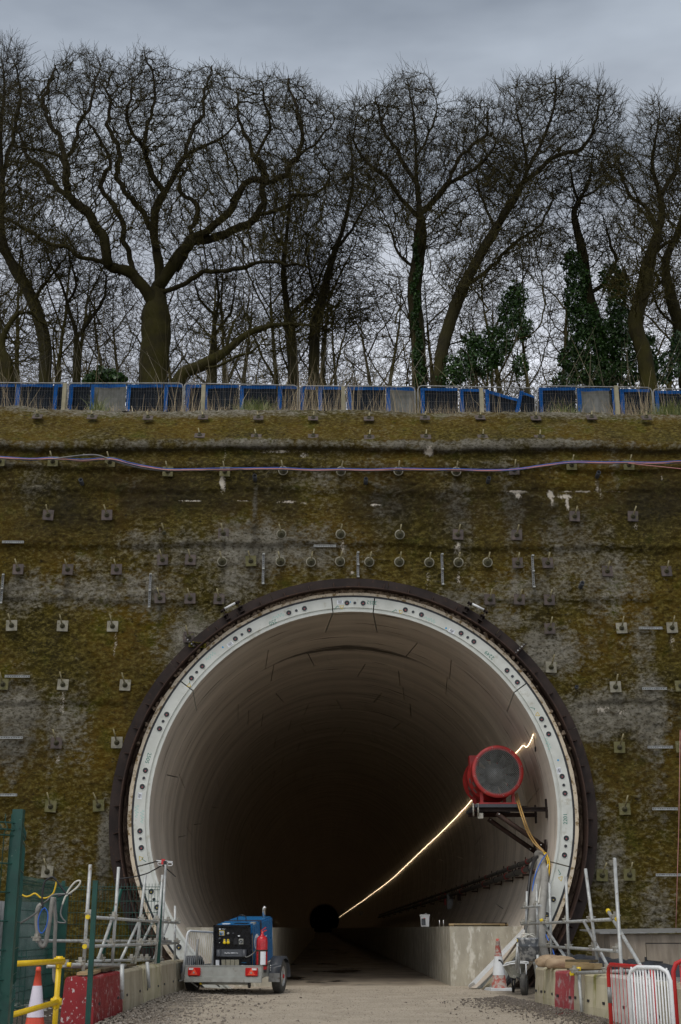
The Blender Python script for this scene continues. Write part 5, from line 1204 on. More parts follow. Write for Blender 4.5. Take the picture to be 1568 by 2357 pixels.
for s_ in (-1, 1):
    x = s_*.87; yw = .95; rw = .31
    T_ = Matrix.Translation((x, yw, rw)) @ Matrix.Rotation(R(90)*s_, 4, 'Y')
    ty_ = MB().lathe([(rw*.6, -.08), (rw*.9, -.09), (rw*.98, -.07), (rw, -.04), (rw, .04), (rw*.98, .07), (rw*.9, .09), (rw*.6, .08)], 36, T_); wh = tp(ty_, 'wheel', tyre)
    r2 = MB().lathe([(rw*.6, .078), (rw*.56, .05), (rw*.35, .045), (rw*.3, .07), (rw*.12, .075), (0, .075)], 24, T_); o = r2.build('rim', rimm); o.parent = wh
    r3 = MB().lathe([(rw*.12, .07), (rw*.12, .10), (0, .105)], 12, T_); o = r3.build('hub_cap', lensr); o.parent = wh
    mb = MB(); prof = [(-.1+0, 0)]; R1 = .385; vs = []; nn = 18
    for k in range(nn+1):
        an = R(8)+R(176)*k/nn; yk = yw-math.cos(an)*R1*1.12; zk = rw+math.sin(an)*R1*.98
        for xx, dr in ((-.12, -.06), (-.12, 0), (.12, 0), (.12, -.05)): vs.append((x+xx*1.0, yk+(math.cos(an)*-dr*-1), zk+math.sin(an)*dr))
    mb.add(vs, [(k*4+j, k*4+j+1, k*4+4+j+1, k*4+4+j) for k in range(nn) for j in range(3)], True); tp(mb, 'mudguard', greyp)
    mb = MB(); mb.box((x, yw-.44, .30), (.22, .015, .16)); tp(mb, 'mud_flap', galvd)
    for z in (.43, .47, .51): mb = MB(); mb.lathe([(.014, 0), (.012, .01), (0, .01)], 8, Matrix.Translation((x-.08*s_, yw-.425, z)) @ Matrix.Rotation(R(90), 4, 'X')); tp(mb, 'guard_bolt', chrome)
    lx = s_*.56
    mb = MB(); mb.box((lx, -.04, .415), (.24, .05, .15)); lb = tp(mb, 'tail_light', lensr, bevel=.01)
    mb = MB(); mb.prism([(-.075, -.06), (.075, -.06), (0, .065)], .006, Matrix.Translation((lx, -.066, .42)) @ Matrix.Rotation(R(90), 4, 'X')); o = mb.build('reflector_triangle', M('orange_reflector', (.85, .10, .05), scale=30, rough=.25)); o.parent = lb
    mb = MB(); mb.prism([(-.022, -.018), (.022, -.018), (0, .022)], .003, Matrix.Translation((lx, -.073, .405)) @ Matrix.Rotation(R(90), 4, 'X')); o = mb.build('reflector_centre', alum); o.parent = lb
    mb = MB(); mb.box((lx+(-.055 if s_ < 0 else .055), -.067, .465), (.09, .006, .035)); o = mb.build('clear_lens', plasw); o.parent = lb
mb = MB(); mb.tube([(-.45, .05, .205), (.45, .12, .20)], .022, 8); tp(mb, 'under_tube', alum)
mb = MB(); mb.tube([(-.47, .05, .205), (-.43, .05, .205)], .03, 10); tp(mb, 'yellow_tube_cap', yelcap)
mb = MB(); mb.lathe([(.05, -.02), (.05, .02)], 14, Matrix.Translation((.46, .2, .17)) @ Matrix.Rotation(R(90), 4, 'Y')); mb.box((.46, .2, .22), (.03, .06, .1)); tp(mb, 'jockey_wheel', tyre)
mb = MB(); mb.tube([(-.60, .25, .45), (-.60, .25, 1.0)], .024, 8); tp(mb, 'prop_tube', galvd)
# generator
def tw(x, y, z): return tr.location+Matrix.Rotation(TA, 3, 'Z') @ V((x, y, z))
gen = thing('welding_generator', 'blue and black engine-driven welder strapped on the trailer', 'generator', tw(.12, .22, .43)); gen.rotation_euler = (R(6.5), 0, TA+R(-3)); gen.scale = (1.06, 1.05, .93)
GW, GL, GH = .70, 1.45, .90
def gp(mb, name, mt, **k): return mb.build(name, mt, gen, **k)
mb = MB(); mb.box((0, GL/2+.03, GH/2), (GW, GL-.06, GH)); gp(mb, 'body', bluep, bevel=.03)
mb = MB(); mb.box((0, .005, GH/2), (GW, .03, GH)); gp(mb, 'front_panel', blackp, bevel=.02)
mb = MB(); mb.box((0, -.015, GH-.02), (GW, .04, .04)); mb.box((-GW/2+.02, -.015, GH/2), (.04, .04, GH)); mb.box((GW/2-.02, -.015, GH/2), (.04, .04, GH)); gp(mb, 'front_surround', blackp, bevel=.008)
mb = MB(); mb.box((0, -.02, .345), (.50, .05, .15), Matrix.Rotation(R(-14), 3, 'X')); gp(mb, 'handle_panel', greyp, bevel=.01)
for s_ in (-1, 1): mb = MB(); mb.lathe([(.045, 0), (.04, .13), (0, .13)], 14, Matrix.Translation((s_*.24, -.05, .29))); gp(mb, 'weld_socket', greyp)
mb = MB(); mb.box((-.03, -.02, .12), (.34, .012, .22)); fr = gp(mb, 'louvre_panel', blackp)
for cx in range(4):
    for k in range(11):
        mb = MB(); mb.box((-.03-.128+cx*.085, -.032, .03+k*.018), (.074, .012, .009), Matrix.Rotation(R(25), 3, 'X')); o = mb.build('louvre', creamp); o.parent = fr
mb = MB(); mb.box((-.28, -.018, .15), (.075, .004, .12)); gp(mb, 'rating_plate', paper)
mb = MB(); mb.box((-.19, -.018, .74), (.10, .006, .10)); gp(mb, 'dial_surround', yelcap, bevel=.002)
mb = MB(); mb.box((-.19, -.024, .74), (.085, .006, .085)); gp(mb, 'dial_plate', M('pale_blue_plate', (.45, .52, .62), scale=10, rough=.4))
mb = MB(); mb.add([(-.232, -.0275, .70), (-.19, -.0275, .70), (-.19, -.0275, .74), (-.232, -.0275, .762)], [(0, 1, 2, 3)]); gp(mb, 'dial_blue_field', bluep)
for x, z, r_, mt in ((-.19, .74, .017, galvd), (-.07, .735, .022, alum), (-.23, .63, .024, greyp), (-.23, .55, .010, chrome), (.03, .735, .016, greyp)): mb = MB(); mb.lathe([(r_, 0), (r_*.85, .03), (0, .03)], 12, Matrix.Translation((x, -.015, z)) @ Matrix.Rotation(R(90), 4, 'X')); gp(mb, 'knob', mt)
for x in (-.135, -.065): 
    mb = MB(); mb.box((x, -.022, .575), (.055, .02, .08)); so = gp(mb, 'socket_box', galvd)
    mb = MB(); mb.lathe([(.028, 0), (.028, .02), (.018, .024), (0, .024)], 14, Matrix.Translation((x, -.03, .555)) @ Matrix.Rotation(R(90), 4, 'X')); mb.box((x, -.04, .60), (.022, .02, .05)); o = mb.build('yellow_cover', yelcap); o.parent = so
mb = MB(); mb.box((.075, -.022, .58), (.08, .02, .13)); gp(mb, 'black_cover', rubber, bevel=.006)
mb = MB(); mb.box((.175, -.022, .575), (.085, .02, .11)); so = gp(mb, 'outlet_plate', alum, bevel=.006)
mb = MB(); mb.lathe([(.033, 0), (.033, .006), (.027, .007), (.027, .004), (0, .004)], 16, Matrix.Translation((.175, -.03, .575)) @ Matrix.Rotation(R(90), 4, 'X')); o = mb.build('outlet_face', greyp); o.parent = so
mb = MB(); 
for dx, dz in ((-.011, .005), (.011, .005), (0, -.012)): mb.lathe([(.006, 0), (.006, .002), (0, .002)], 6, Matrix.Translation((.175+dx, -.0345, .575+dz)) @ Matrix.Rotation(R(90), 4, 'X'))
o = mb.build('outlet_pins', plasw); o.parent = so
mb = MB(); mb.box((.135, -.02, .685), (.04, .006, .022)); gp(mb, 'sticker', paper)
FWD = basis(V((1, 0, 0)), V((0, 0, 1)), V((0, -1, 0)), V((0, 0, 0)))
def ft(x, z, y=-.02): return Matrix.Translation((x, y, z)) @ FWD
text('Big Blue 400X Pro', .034, paper, Matrix.Translation((.0, -.062, .355)) @ Matrix.Rotation(R(-14), 4, 'X') @ FWD, 'model_lettering', gen, .001)
text('97', .075, paper, ft(.20, .045), 'noise_number', gen, .001); text('dB', .032, paper, ft(.258, .03), 'noise_unit', gen, .001); text('Lwa', .025, paper, ft(.245, .095), 'noise_label', gen, .001)
mb = MB(); mb.lathe([(.018, 0), (.018, .003), (0, .003)], 8, Matrix.Translation((.19, -.018, .095)) @ Matrix.Rotation(R(90), 4, 'X')); gp(mb, 'noise_symbol', paper)
text('ArcReach', .022, M('blue_print', (.02, .3, .6), scale=20), ft(.225, .16), 'blue_lettering', gen, .001)
text('Miller', .03, paper, ft(-.155, .82), 'maker_lettering', gen, .001)
mb = MB(); mb.lathe([(.018, 0), (.018, .003), (.013, .003), (.013, .001), (0, .001)], 14, Matrix.Translation((-.225, -.018, .82)) @ Matrix.Rotation(R(90), 4, 'X')); gp(mb, 'maker_roundel', paper)
# right side: oval logo and vertical slots
SDm = lambda y, z, x=GW/2+.002: basis(V((0, 1, 0)), V((0, 0, 1)), V((1, 0, 0)), V((x, y, z)))
mb = MB(); mb.add([SDm(.36, .52) @ V((.16*math.cos(t*pi/12), .155*math.sin(t*pi/12), .001)) for t in range(24)], [tuple(range(24))]); gp(mb, 'logo_oval', paper)
mb = MB(); 
for k in range(4): mb.box(V((GW/2+.005, .28+.05*k, .52)), (.003, .022, .17), Matrix.Rotation(R(-12), 3, 'X'))
gp(mb, 'logo_stripes', bluep)
text('Miller', .20, paper, SDm(.80, .53), 'side_lettering', gen, .002)
mb = MB()
for k in range(30): mb.box((GW/2+.002, .085, .10+.02*k), (.006, .035, .011))
gp(mb, 'side_slots', creamp, kind='stuff')
mb = MB(); mb.box((GW/2+.001, .085, .40), (.004, .07, .66)); gp(mb, 'slot_strip', blackp)
mb = MB(); mb.box((0, .62, GH+.008), (GW+.03, .04, .012)); mb.box((GW/2+.012, .62, GH*.6), (.012, .04, GH*.8)); mb.box((-GW/2-.012, .62, GH*.6), (.012, .04, GH*.8)); gp(mb, 'ratchet_strap', rust)
MB().tube(smoothpath([V((-.09, .62, GH)), V((-.09, .62, GH+.08)), V((-.04, .62, GH+.12)), V((.02, .62, GH+.12)), V((.07, .62, GH+.08)), V((.07, .62, GH))], 4), .009, 6).build('lifting_eye', blackp, gen)
MB().tube([V((.25, 1.2, GH)), V((.25, 1.2, GH+.15)), V((.255, 1.2, GH+.2)), V((.28, 1.21, GH+.23))], .03, 12).build('exhaust', chrome, gen)
mb = MB(); mb.box((.12, .2, GH+.005), (.26, .12, .008)); gp(mb, 'top_vent', blackp)
mb = MB(); mb.box((-.16, .15, GH+.004), (.14, .1, .006)); gp(mb, 'top_label', paper)
mb = MB(); mb.box((.29, .34, GH-.02), (.09, .16, .06)); gp(mb, 'filler_recess', alum, bevel=.01)
MB().tube(smoothpath([V((.25, -.05, .31)), V((.30, -.10, .28)), V((.40, -.04, .34)), V((.46, .12, .44))], 5), .012, 7).build('weld_cable', cab_g, gen)
ex = thing('fire_extinguisher', 'red fire extinguisher strapped to the right side of the generator', 'fire extinguisher', tw(.70, .18, .40)); ex.rotation_euler.z = TA; ex.scale = (1.12,)*3
MB().lathe([(.085, 0), (.09, .05), (.09, .06)], 24).build('foot_skirt', cab_k, ex)
MB().lathe([(.092, .05), (.095, .08), (.095, .50), (.088, .55), (.06, .585), (.03, .60), (.03, .62), (0, .62)], 28).build('cylinder', M('extinguisher_red', (.48, .012, .018), scale=10, rough=.25), ex)
mb = MB(); mb.lathe([(.022, .61), (.022, .66), (0, .66)], 10); mb.box((.03, 0, .665), (.10, .02, .018), Matrix.Rotation(R(-20), 3, 'Y')); mb.box((.02, 0, .70), (.11, .02, .012), Matrix.Rotation(R(-35), 3, 'Y')); mb.build('valve', lensr, ex)
mb = MB()
vs = []
for k in range(7):
    an = R(-95+k*10); vs += [(.097*math.cos(an), .097*math.sin(an), .12), (.097*math.cos(an), .097*math.sin(an), .36)]
mb.add(vs, [(2*i, 2*i+2, 2*i+3, 2*i+1) for i in range(6)]); mb.build('white_label', paper, ex)
for z in (.10, .34): MB().lathe([(.098, z), (.101, z+.004), (.101, z+.022), (.098, z+.026)], 24).build('strap', rust, ex)
mb = MB(); mb.box((-.02, -.10, .22), (.03, .01, .26)); mb.build('strap_bar', rust, ex)
for k in range(5):
    pts = [tw(.34+.03*k, .55+.05*k, 1.05-.02*k), tw(.42+.03*k, .5, .85), tw(.46+.02*k, .45, .62-.03*k), tw(.54, .5+.03*k, .42), tw(.62+.02*k, .7, .36)]
    cable('cable', f'{ORD[k]} of the dark leads bunched behind the fire extinguisher', cab_g if k % 2 else cab_k, pts, .013, grp='leads on the trailer')

# loose stones along the road edges
def stones(n, fn, smin, smax, mat, name, label):
    bv = np.array([[x, y, z] for x in (-1, 1) for y in (-1, 1) for z in (-1, 1)], float)*.6
    bf = np.array([(0, 1, 3, 2), (4, 6, 7, 5), (0, 4, 5, 1), (2, 3, 7, 6), (0, 2, 6, 4), (1, 5, 7, 3)])
    P_ = fn(n); s_ = smin+(smax-smin)*rng.random(len(P_))**2.5
    q_ = rng.normal(size=(len(P_), 4)); q_ /= np.linalg.norm(q_, axis=1)[:, None]
    w_, x, y, z = q_.T
    Rm = np.stack([1-2*(y*y+z*z), 2*(x*y-z*w_), 2*(x*z+y*w_), 2*(x*y+z*w_), 1-2*(x*x+z*z), 2*(y*z-x*w_), 2*(x*z-y*w_), 2*(y*z+x*w_), 1-2*(x*x+y*y)], -1).reshape(-1, 3, 3)
    base = bv[None]*(1+.7*(rng.random((len(P_), 8, 3))-.5)); base[:, :, 2] *= .7
    vs = np.einsum('nij,nkj->nki', Rm, base)*s_[:, None, None]; vs[:, :, 2] *= .6
    vs += P_[:, None, :]; f_ = (bf[None]+8*np.arange(len(P_))[:, None, None]).reshape(-1, 4)
    return np_obj(name, np_mesh(name, vs.reshape(-1, 3), f_, mat=mat), kind='stuff', label=label)
def edge_l(n):
    y = 15+13.5*rng.random(n); x = -2.85+rng.gamma(1.3, .35, n); return np.stack([x, y, 0*x+.01+.05*np.exp(-(x+2.85)*3)], -1)
def edge_r(n):
    y = 13+11*rng.random(n); lx = np.interp(y, [13, 16, 20, 24, 28], [5.2, 4.4, 3.55, 3.15, 3.0]); x = lx-rng.gamma(1.2, .24, n); return np.stack([x, y, 0*x+.02+.07*np.exp(-(lx-x)*2.)], -1)
def road(n):
    y = 14+15.5*rng.random(n); x = rng.uniform(-3, 4, n); return np.stack([x, y, 0*x+.006], -1)
def leftyard(n):
    y = 12+12*rng.random(n); x = -3.4-3*rng.random(n); return np.stack([x, y, 0*x+.01], -1)
stones(5200, edge_l, .006, .034, stonem, 'stones_left', 'loose broken stones and mud along the foot of the left barriers')
stones(7000, edge_r, .005, .028, stoned, 'stones_right', 'loose dark stones piled along the foot of the right barriers')
stones(5000, road, .003, .012, stonem, 'road_gravel', 'fine loose gravel on the haul road')
stones(5000, leftyard, .015, .05, M('pale_stone', (.36, .35, .31), (.24, .23, .20), scale=9, rough=.85), 'yard_gravel', 'pale gravel behind the yellow handrail')

# ------------------------------------------------------------------ fence line on top of the wall
def crest(px, Y): p = P(px, 900, Y); return terr(np.array([p.x]), np.array([Y]))[0]
conpost = M('concrete_post', (.30, .27, .18), (.21, .19, .12), scale=5, rough=.8)
for i, px in enumerate((-170, 150, 469, 790, 1108, 1418)):
    p = P(px, 883+(.012*(px-150) if px < 1300 else 6), 31.3); zb = crest(px, 31.3)-.1
    if px < 0: continue
    mb = MB((p.x, 31.3, zb)); mb.box((p.x, 31.3, (p.z+zb)/2), (.10, .10, p.z-zb), random.uniform(-.05, .05)); mb.build('concrete_post', conpost, label=f'pale concrete fence post, {ORD[i-1]} from left along the top of the wall', cat='post', group='concrete posts along the top of the wall')
HYY = 36.
edges = [(-118, 154, 880, 882), (158, 422, 882, 882), (425, 686, 882, 887), (690, 955, 888, 890), (962, 1230, 888, 893), (1236, 1500, 888, 892), (1503, 1770, 895, 897)]
for i, (xa, xb, ya, yb) in enumerate(edges):
    a = P(xa, ya, HYY); b = P(xb, yb, HYY); h = 2.0; t = thing('site_fence_panel', f'grey framed mesh site fence panel, {ORD[i]} from left along the hilltop', 'fence', ((a.x+b.x)/2, HYY, a.z-h), 'temporary fence panels along the hilltop'); o_ = t.location
    dn = V((0, 0, -h)); r_ = .12
    fr = [a+dn, a-V((0, 0, r_)), a+V((r_*.3, 0, -r_*.3)), a+V((r_, 0, 0)), b-V((r_, 0, 0)), b+V((-r_*.3, 0, -r_*.3)), b-V((0, 0, r_)), b+dn]
    MB(o_).tube(fr, .019, 8).build('frame', galvd, t)
    mb = MB(o_); n = 44
    for k in range(1, n): c = a.lerp(b, k/n); mb.tube([c, c+dn], .0014, 3, cap=False)
    mb.build('mesh_verticals', galvd, t, kind='stuff')
    mb = MB(o_)
    for k in range(1, 8): mb.tube([a-V((0, 0, k*.25)), b-V((0, 0, k*.25))], .0018, 3, cap=False)
    mb.build('mesh_horizontals', galvd, t, kind='stuff')
BX = [(-60, 34, 'n'), (38, 122, 'n'), (125, 154, 'n'), (160, 208, 'n'), (210, 290, 'g'), (293, 376, 'n'), (379, 422, 'n'), (428, 464, 'n'), (470, 550, 'n'), (553, 636, 'n'), (640, 686, 'n'), (692, 726, 'n'), (733, 788, 'n'), (800, 887, 'n'), (889, 955, 'g'), (968, 1054, 'n'), (1058, 1115, 'n'), (1117, 1195, 's'), (1197, 1232, 's2'), (1240, 1325, 'n'), (1328, 1404, 'g'), (1408, 1424, 'n'), (1426, 1495, 'n'), (1507, 1600, 'n')]
for i, (xa, xb, kd) in enumerate(BX):
    yt = np.interp((xa+xb)/2, [0, 422, 686, 955, 1230, 1235, 1500, 1568], [884, 885, 889, 892, 898, 891, 896, 900])
    a = P(xa, yt, HYY+.09); b = P(xb, yt, HYY+.09)
    if kd == 's': b = P(xb, yt+22, HYY+.09)
    if kd == 's2': a = P(xa, yt+2, HYY+.09); b = P(xb, yt+14, HYY+.09)
    h = 1.95; t = thing('acoustic_blanket', ('pale grey quilted' if kd == 'g' else ('slumped dark' if kd[0] == 's' else 'dark'))+f' blue-edged blanket, {["at the far left edge", "second from the left edge of the view", "left of the first concrete post", "right of the first concrete post", "between the first and second concrete posts, left part", "between the first and second concrete posts, middle", "between the first and second concrete posts, right part", "just left of the second concrete post", "just right of the second concrete post", "between the second and third concrete posts, left part", "between the second and third concrete posts, middle", "between the second and third posts, right part", "just left of the third concrete post", "just right of the third concrete post", "between the third and fourth posts, left part", "between the third and fourth posts, middle", "just left of the fourth concrete post", "just right of the fourth concrete post", "midway between the fourth and fifth posts", "right of the midpoint of the fourth and fifth posts", "left of the fifth concrete post", "touching the fifth concrete post", "right of the fifth concrete post", "at the far right edge"][i]}', 'blanket', ((a.x+b.x)/2, HYY+.09, a.z-h), 'blankets hung on the hilltop fence'); o_ = t.location
    nx, nz = 14, 14; mb = MB(o_); vs = []
    for r_ in range(nz+1):
        for c_ in range(nx+1):
            p = a.lerp(b, c_/nx)+V((0, 0, -h*r_/nz)); w_ = .03*math.sin(c_*1.9+i)+.03*mnoise.noise(p*1.7)
            if kd == 'g': w_ += .05*abs(math.sin((c_/nx*4+r_/nz*7)*pi))*abs(math.sin((c_/nx*4-r_/nz*7)*pi))
            vs.append(p+V((0, .08+w_, 0)))
    mb.add(vs, [(r_*(nx+1)+c_, r_*(nx+1)+c_+1, (r_+1)*(nx+1)+c_+1, (r_+1)*(nx+1)+c_) for r_ in range(nz) for c_ in range(nx)], True); mb.build('blanket_sheet', clothg if kd == 'g' else clothn, t)
    tw_ = .055
    for nm, pa, pb in (('top_hem', a, b), ('left_hem', a, a-V((0, 0, h)))):
        mb = MB(o_); n = 8; d = (pb-pa).normalized(); s_ = V((0, 0, -1)) if nm == 'top_hem' else (V((1, 0, 0)) if nm == 'left_hem' else V((-1, 0, 0))); vs = []; wd = .12 if nm != 'top_hem' else .10
        if kd == 's2' and nm == 'left_hem': pb = pb-V((.5, 0, 0))
        for k in range(n+1):
            p = pa.lerp(pb, k/n); w_ = .02*mnoise.noise(p*3); vs += [p+V((0, -.01+w_, 0)), p+s_*(wd+.03*mnoise.noise(p*2.1))+V((0, -.01-w_, 0))]
        mb.add(vs, [(2*k, 2*k+1, 2*k+3, 2*k+2) for k in range(n)]); mb.build('blue_hem', clothb, t)
# dry stalks and grass on the crest
def blades(pts, hts, lean, wid, mat, name, label, bend=.3):
    n = len(pts); h = hts; an = rng.uniform(0, 2*pi, n); tilt = rng.normal(0, lean, (n, 2)); side = np.stack([np.cos(an), np.sin(an), 0*an], -1)*wid[:, None]
    side[:, 1] *= .3
    p0 = pts; p1 = pts+np.stack([tilt[:, 0]*h*.4, tilt[:, 1]*h*.4, h*.55], -1); p2 = pts+np.stack([tilt[:, 0]*h*(.8+bend), tilt[:, 1]*h*.9, h], -1)
    vs = np.stack([p0-side, p0+side, p1-side*.8, p1+side*.8, p2-side*.3, p2+side*.3], 1).reshape(-1, 3)
    k = 6*np.arange(n)[:, None]; qd = np.concatenate([k+np.array([[0, 1, 3, 2]]), k+np.array([[2, 3, 5, 4]])])
    return np_obj(name, np_mesh(name, vs, qd, mat=mat, attrs={'tint': np.repeat(rng.random(n), 6)}), kind='stuff', label=label)
n = 4200; x = rng.uniform(-10.5, 11.5, n); dens = fbm(x*.9, x*0+4, 3, .6, 77); keep = rng.random(n) < np.clip((dens-.28)*3, .05, 1); x = x[keep]; n = len(x)
y = 30.9+rng.random(n)**1.3*3.6; h = .25+1.1*rng.random(n)**1.9*np.clip(fbm(x*1.3, x*0, 2, .5, 5)*1.7, .4, 1.4)
blades(np.stack([x, y, terr(x, y)], -1), h, .16, .003+.003*rng.random(n), stalkm, 'dry_stalks', 'tall dry straw-coloured stalks along the crest of the wall')
n = 2600; x = rng.uniform(-10.5, 11.5, n); y = 30.7+rng.random(n)*1.2; blades(np.stack([x, y, terr(x, y)], -1), .06+.16*rng.random(n), .5, .006+.004*rng.random(n), stalkm, 'crest_grass', 'short dead grass along the crest of the wall')
for k, (px, w_, nn, lb) in enumerate(((590, .55, 500, 'green and tan grass tuft spilling over the crest left of the third post'), (1545, .7, 700, 'large green and tan grass tuft spilling over the crest at the far right'), (1300, .5, 160, 'thin green grass patch on the crest left of the fifth post'), (220, .3, 120, 'small green grass patch on the crest right of the first post'))):
    p = P(px, 940, 30.9); x = p.x+rng.normal(0, w_*.5, nn); y = 30.75+rng.random(nn)*.5; h = .12+.4*rng.random(nn)*np.exp(-((x-p.x)/w_)**2)
    o = blades(np.stack([x, y, terr(x, y)-.02], -1), h, .55, .006+.004*rng.random(nn), grassm, 'grass_tuft', lb)
# bare shrub among the stalks
# ------------------------------------------------------------------ trees
def colonize(pos, par, att, step, infl, kill, iters, jit, up, rg, maxn=42000):
    n = len(pos); PO = np.zeros((maxn, 3), np.float32); PO[:n] = pos; PA = np.full(maxn, -1, np.int64); PA[:n] = par
    A = att.astype(np.float32); nid = np.zeros(len(A), np.int64); nd = np.full(len(A), 1e9, np.float32)
    def upd(lo, hi):
        nonlocal nid, nd
        for s in range(lo, hi, 600):
            B = PO[s:min(s+600, hi)]
            d = (A**2).sum(1)[:, None]+(B**2).sum(1)[None]-2*A @ B.T
            k = d.argmin(1); dm = d[np.arange(len(A)), k]; m = dm < nd; nd = np.where(m, dm, nd); nid = np.where(m, k+s, nid)
    off = A.mean(0); A = A-off; PO[:n] -= off
    upd(0, n); cc = np.zeros(maxn, np.int32)
    for it in range(iters):
        m = nd < infl*infl
        if not m.any() or n > maxn-2500: break
        d = A[m]-PO[nid[m]]; d /= np.linalg.norm(d, axis=1)[:, None]+1e-6
        idx = nid[m]; act, inv = np.unique(idx, return_inverse=True)
        acc = np.stack([np.bincount(inv, d[:, k], len(act)) for k in range(3)], -1)
        acc /= np.linalg.norm(acc, axis=1)[:, None]+1e-6
        acc = acc+rg.normal(0, jit, acc.shape); acc[:, 2] += up
        acc /= np.linalg.norm(acc, axis=1)[:, None]+1e-6
        ok = cc[act] < 4; act = act[ok]; acc = acc[ok]
        if len(act) == 0: break
        cc[act] += 1
        new = PO[act]+step*acc; k = len(new)
        PO[n:n+k] = new; PA[n:n+k] = act; upd(n, n+k); n += k
        keep = nd > kill*kill; A = A[keep]; nid = nid[keep]; nd = nd[keep]
        if len(A) == 0: break
    return PO[:n]+off, PA[:n]
def radii(pos, par, tip, r0, minr=None):
    n = len(par); w_ = np.zeros(n); ch = np.bincount(par[par >= 0], minlength=n); w_[ch == 0] = 1
    for i in range(n-1, -1, -1):
        if par[i] >= 0: w_[par[i]] += w_[i]
    tot = w_.max(); rt = r0*.66; p = math.log(max(tot, 8))/math.log(rt/tip)
    r = tip*np.maximum(w_, 1)**(1/p); k = np.clip((w_/tot-.35)/.5, 0, 1); r = r*(1+(1/.66-1)*k*k*(3-2*k))
    mc = np.zeros(n)
    for i in range(n-1, -1, -1):
        if mc[i] > .08: r[i] = min(r[i], 1.09*mc[i]+.008)
        if par[i] >= 0: mc[par[i]] = max(mc[par[i]], r[i])
    return r, w_
def prisms(A, B, ra, rb, k=3):
    d = B-A; ln = np.linalg.norm(d, axis=1)[:, None]+1e-9; d = d/ln
    up_ = np.where(np.abs(d[:, 2:3]) < .9, np.array([[0, 0, 1.]]), np.array([[1., 0, 0]])); u = np.cross(d, up_); u /= np.linalg.norm(u, axis=1)[:, None]+1e-9; v = np.cross(d, u)
    an = np.arange(k)*2*pi/k; cs = np.cos(an)[None, :, None]; sn = np.sin(an)[None, :, None]
    ring = u[:, None]*cs+v[:, None]*sn
    vs = np.concatenate([A[:, None]+ring*ra[:, None, None], B[:, None]+ring*rb[:, None, None]], 1)
    i = np.arange(k); f = np.stack([i, (i+1) % k, (i+1) % k+k, i+k], -1)[None]+(2*k*np.arange(len(A)))[:, None, None]
    return vs.reshape(-1, 3), f.reshape(-1, 4)
def sweep(pts, r, k):
    t = np.gradient(pts, axis=0); t /= np.linalg.norm(t, axis=1)[:, None]+1e-9
    ref = np.array([1., 0, 0]) if abs(t[0, 0]) < .8 else np.array([0, 1., 0])
    u = np.cross(t, ref); u /= np.linalg.norm(u, axis=1)[:, None]+1e-9; v = np.cross(t, u); an = np.arange(k)*2*pi/k
    ring = u[:, None]*np.cos(an)[None, :, None]+v[:, None]*np.sin(an)[None, :, None]
    vs = (pts[:, None]+ring*r[:, None, None]).reshape(-1, 3); m = len(pts)
    i = np.arange(m-1)[:, None]*k; j = np.arange(k)[None]; f = np.stack([i+j, i+(j+1) % k, i+k+(j+1) % k, i+k+j], -1).reshape(-1, 4)
    return vs, f
def tree_meshes(pos, par, r, w_, thick, rg, ntw=2, tl=.42, twr=.0065):
    n = len(par); main = np.full(n, -1); 
    order = np.argsort(w_); 
    for i in order:
        if par[i] >= 0: main[par[i]] = i
    V1, F1, c1, V2, F2, c2 = [], [], 0, [], [], 0
    started = set()
    # thick limbs as continuous sweeps
    for i in range(n):
        if r[i] < .045: continue
        p = par[i]
        if p >= 0 and main[p] == i: continue
        chn = [p] if p >= 0 else []
        j = i
        while j >= 0 and r[j] >= .035: chn.append(j); j = main[j]
        if j >= 0: chn.append(j)
        if len(chn) < 2: continue
        pts = pos[chn].astype(float); rr = r[chn].copy()
        if p >= 0: rr[0] = min(r[p]*.8, r[chn[1]]*1.25)
        # flare and lumps
        rr *= 1+.03*rg.normal(size=len(rr))
        k = 10 if rr.max() > .12 else 6
        vs, f = sweep(pts, rr, k)
        if rr.max() > thick: V1.append(vs); F1.append(f+c1); c1 += len(vs)
        else: V2.append(vs); F2.append(f+c2); c2 += len(vs)
    e_ = np.where((par >= 0) & (r < .05))[0]
    vs, f = prisms(pos[par[e_]], pos[e_], np.minimum(r[par[e_]], r[e_]*1.5), r[e_]); V2.append(vs); F2.append(f+c2); c2 += len(vs)
    # twigs
    tips = np.where(r < .022)[0]
    if ntw > 0:
        tips = np.repeat(tips, ntw); d0 = pos[tips]-pos[np.maximum(par[tips], 0)]; d0 /= np.linalg.norm(d0, axis=1)[:, None]+1e-6
        dd = d0*.9+rg.normal(0, .42, d0.shape); dd[:, 2] += .5; dd /= np.linalg.norm(dd, axis=1)[:, None]; L_ = (tl*(.35+1.5*rg.random(len(tips))**2.2))[:, None]
        a = pos[tips]; b = a+dd*L_*.5; d2 = dd+rg.normal(0, .14, dd.shape); d2[:, 2] += .2; d2 /= np.linalg.norm(d2, axis=1)[:, None]; c = b+d2*L_*.5
        o_ = np.ones(len(a)); vs, f = prisms(a, b, o_*twr*1.1, o_*twr*.9); V2.append(vs); F2.append(f+c2); c2 += len(vs)
        vs, f = prisms(b, c, o_*twr*.9, o_*twr*.5); V2.append(vs); F2.append(f+c2); c2 += len(vs)
        s_ = rg.random(len(b)) < .8; d3 = dd[s_]+rg.normal(0, .6, dd[s_].shape); d3 /= np.linalg.norm(d3, axis=1)[:, None]; c = b[s_]+d3*L_[s_]*.5
        o_ = np.ones(len(c)); vs, f = prisms(b[s_], c, o_*twr*.8, o_*twr*.5); V2.append(vs); F2.append(f+c2); c2 += len(vs)
    return (np.concatenate(V1), np.concatenate(F1)) if V1 else None, (np.concatenate(V2), np.concatenate(F2))
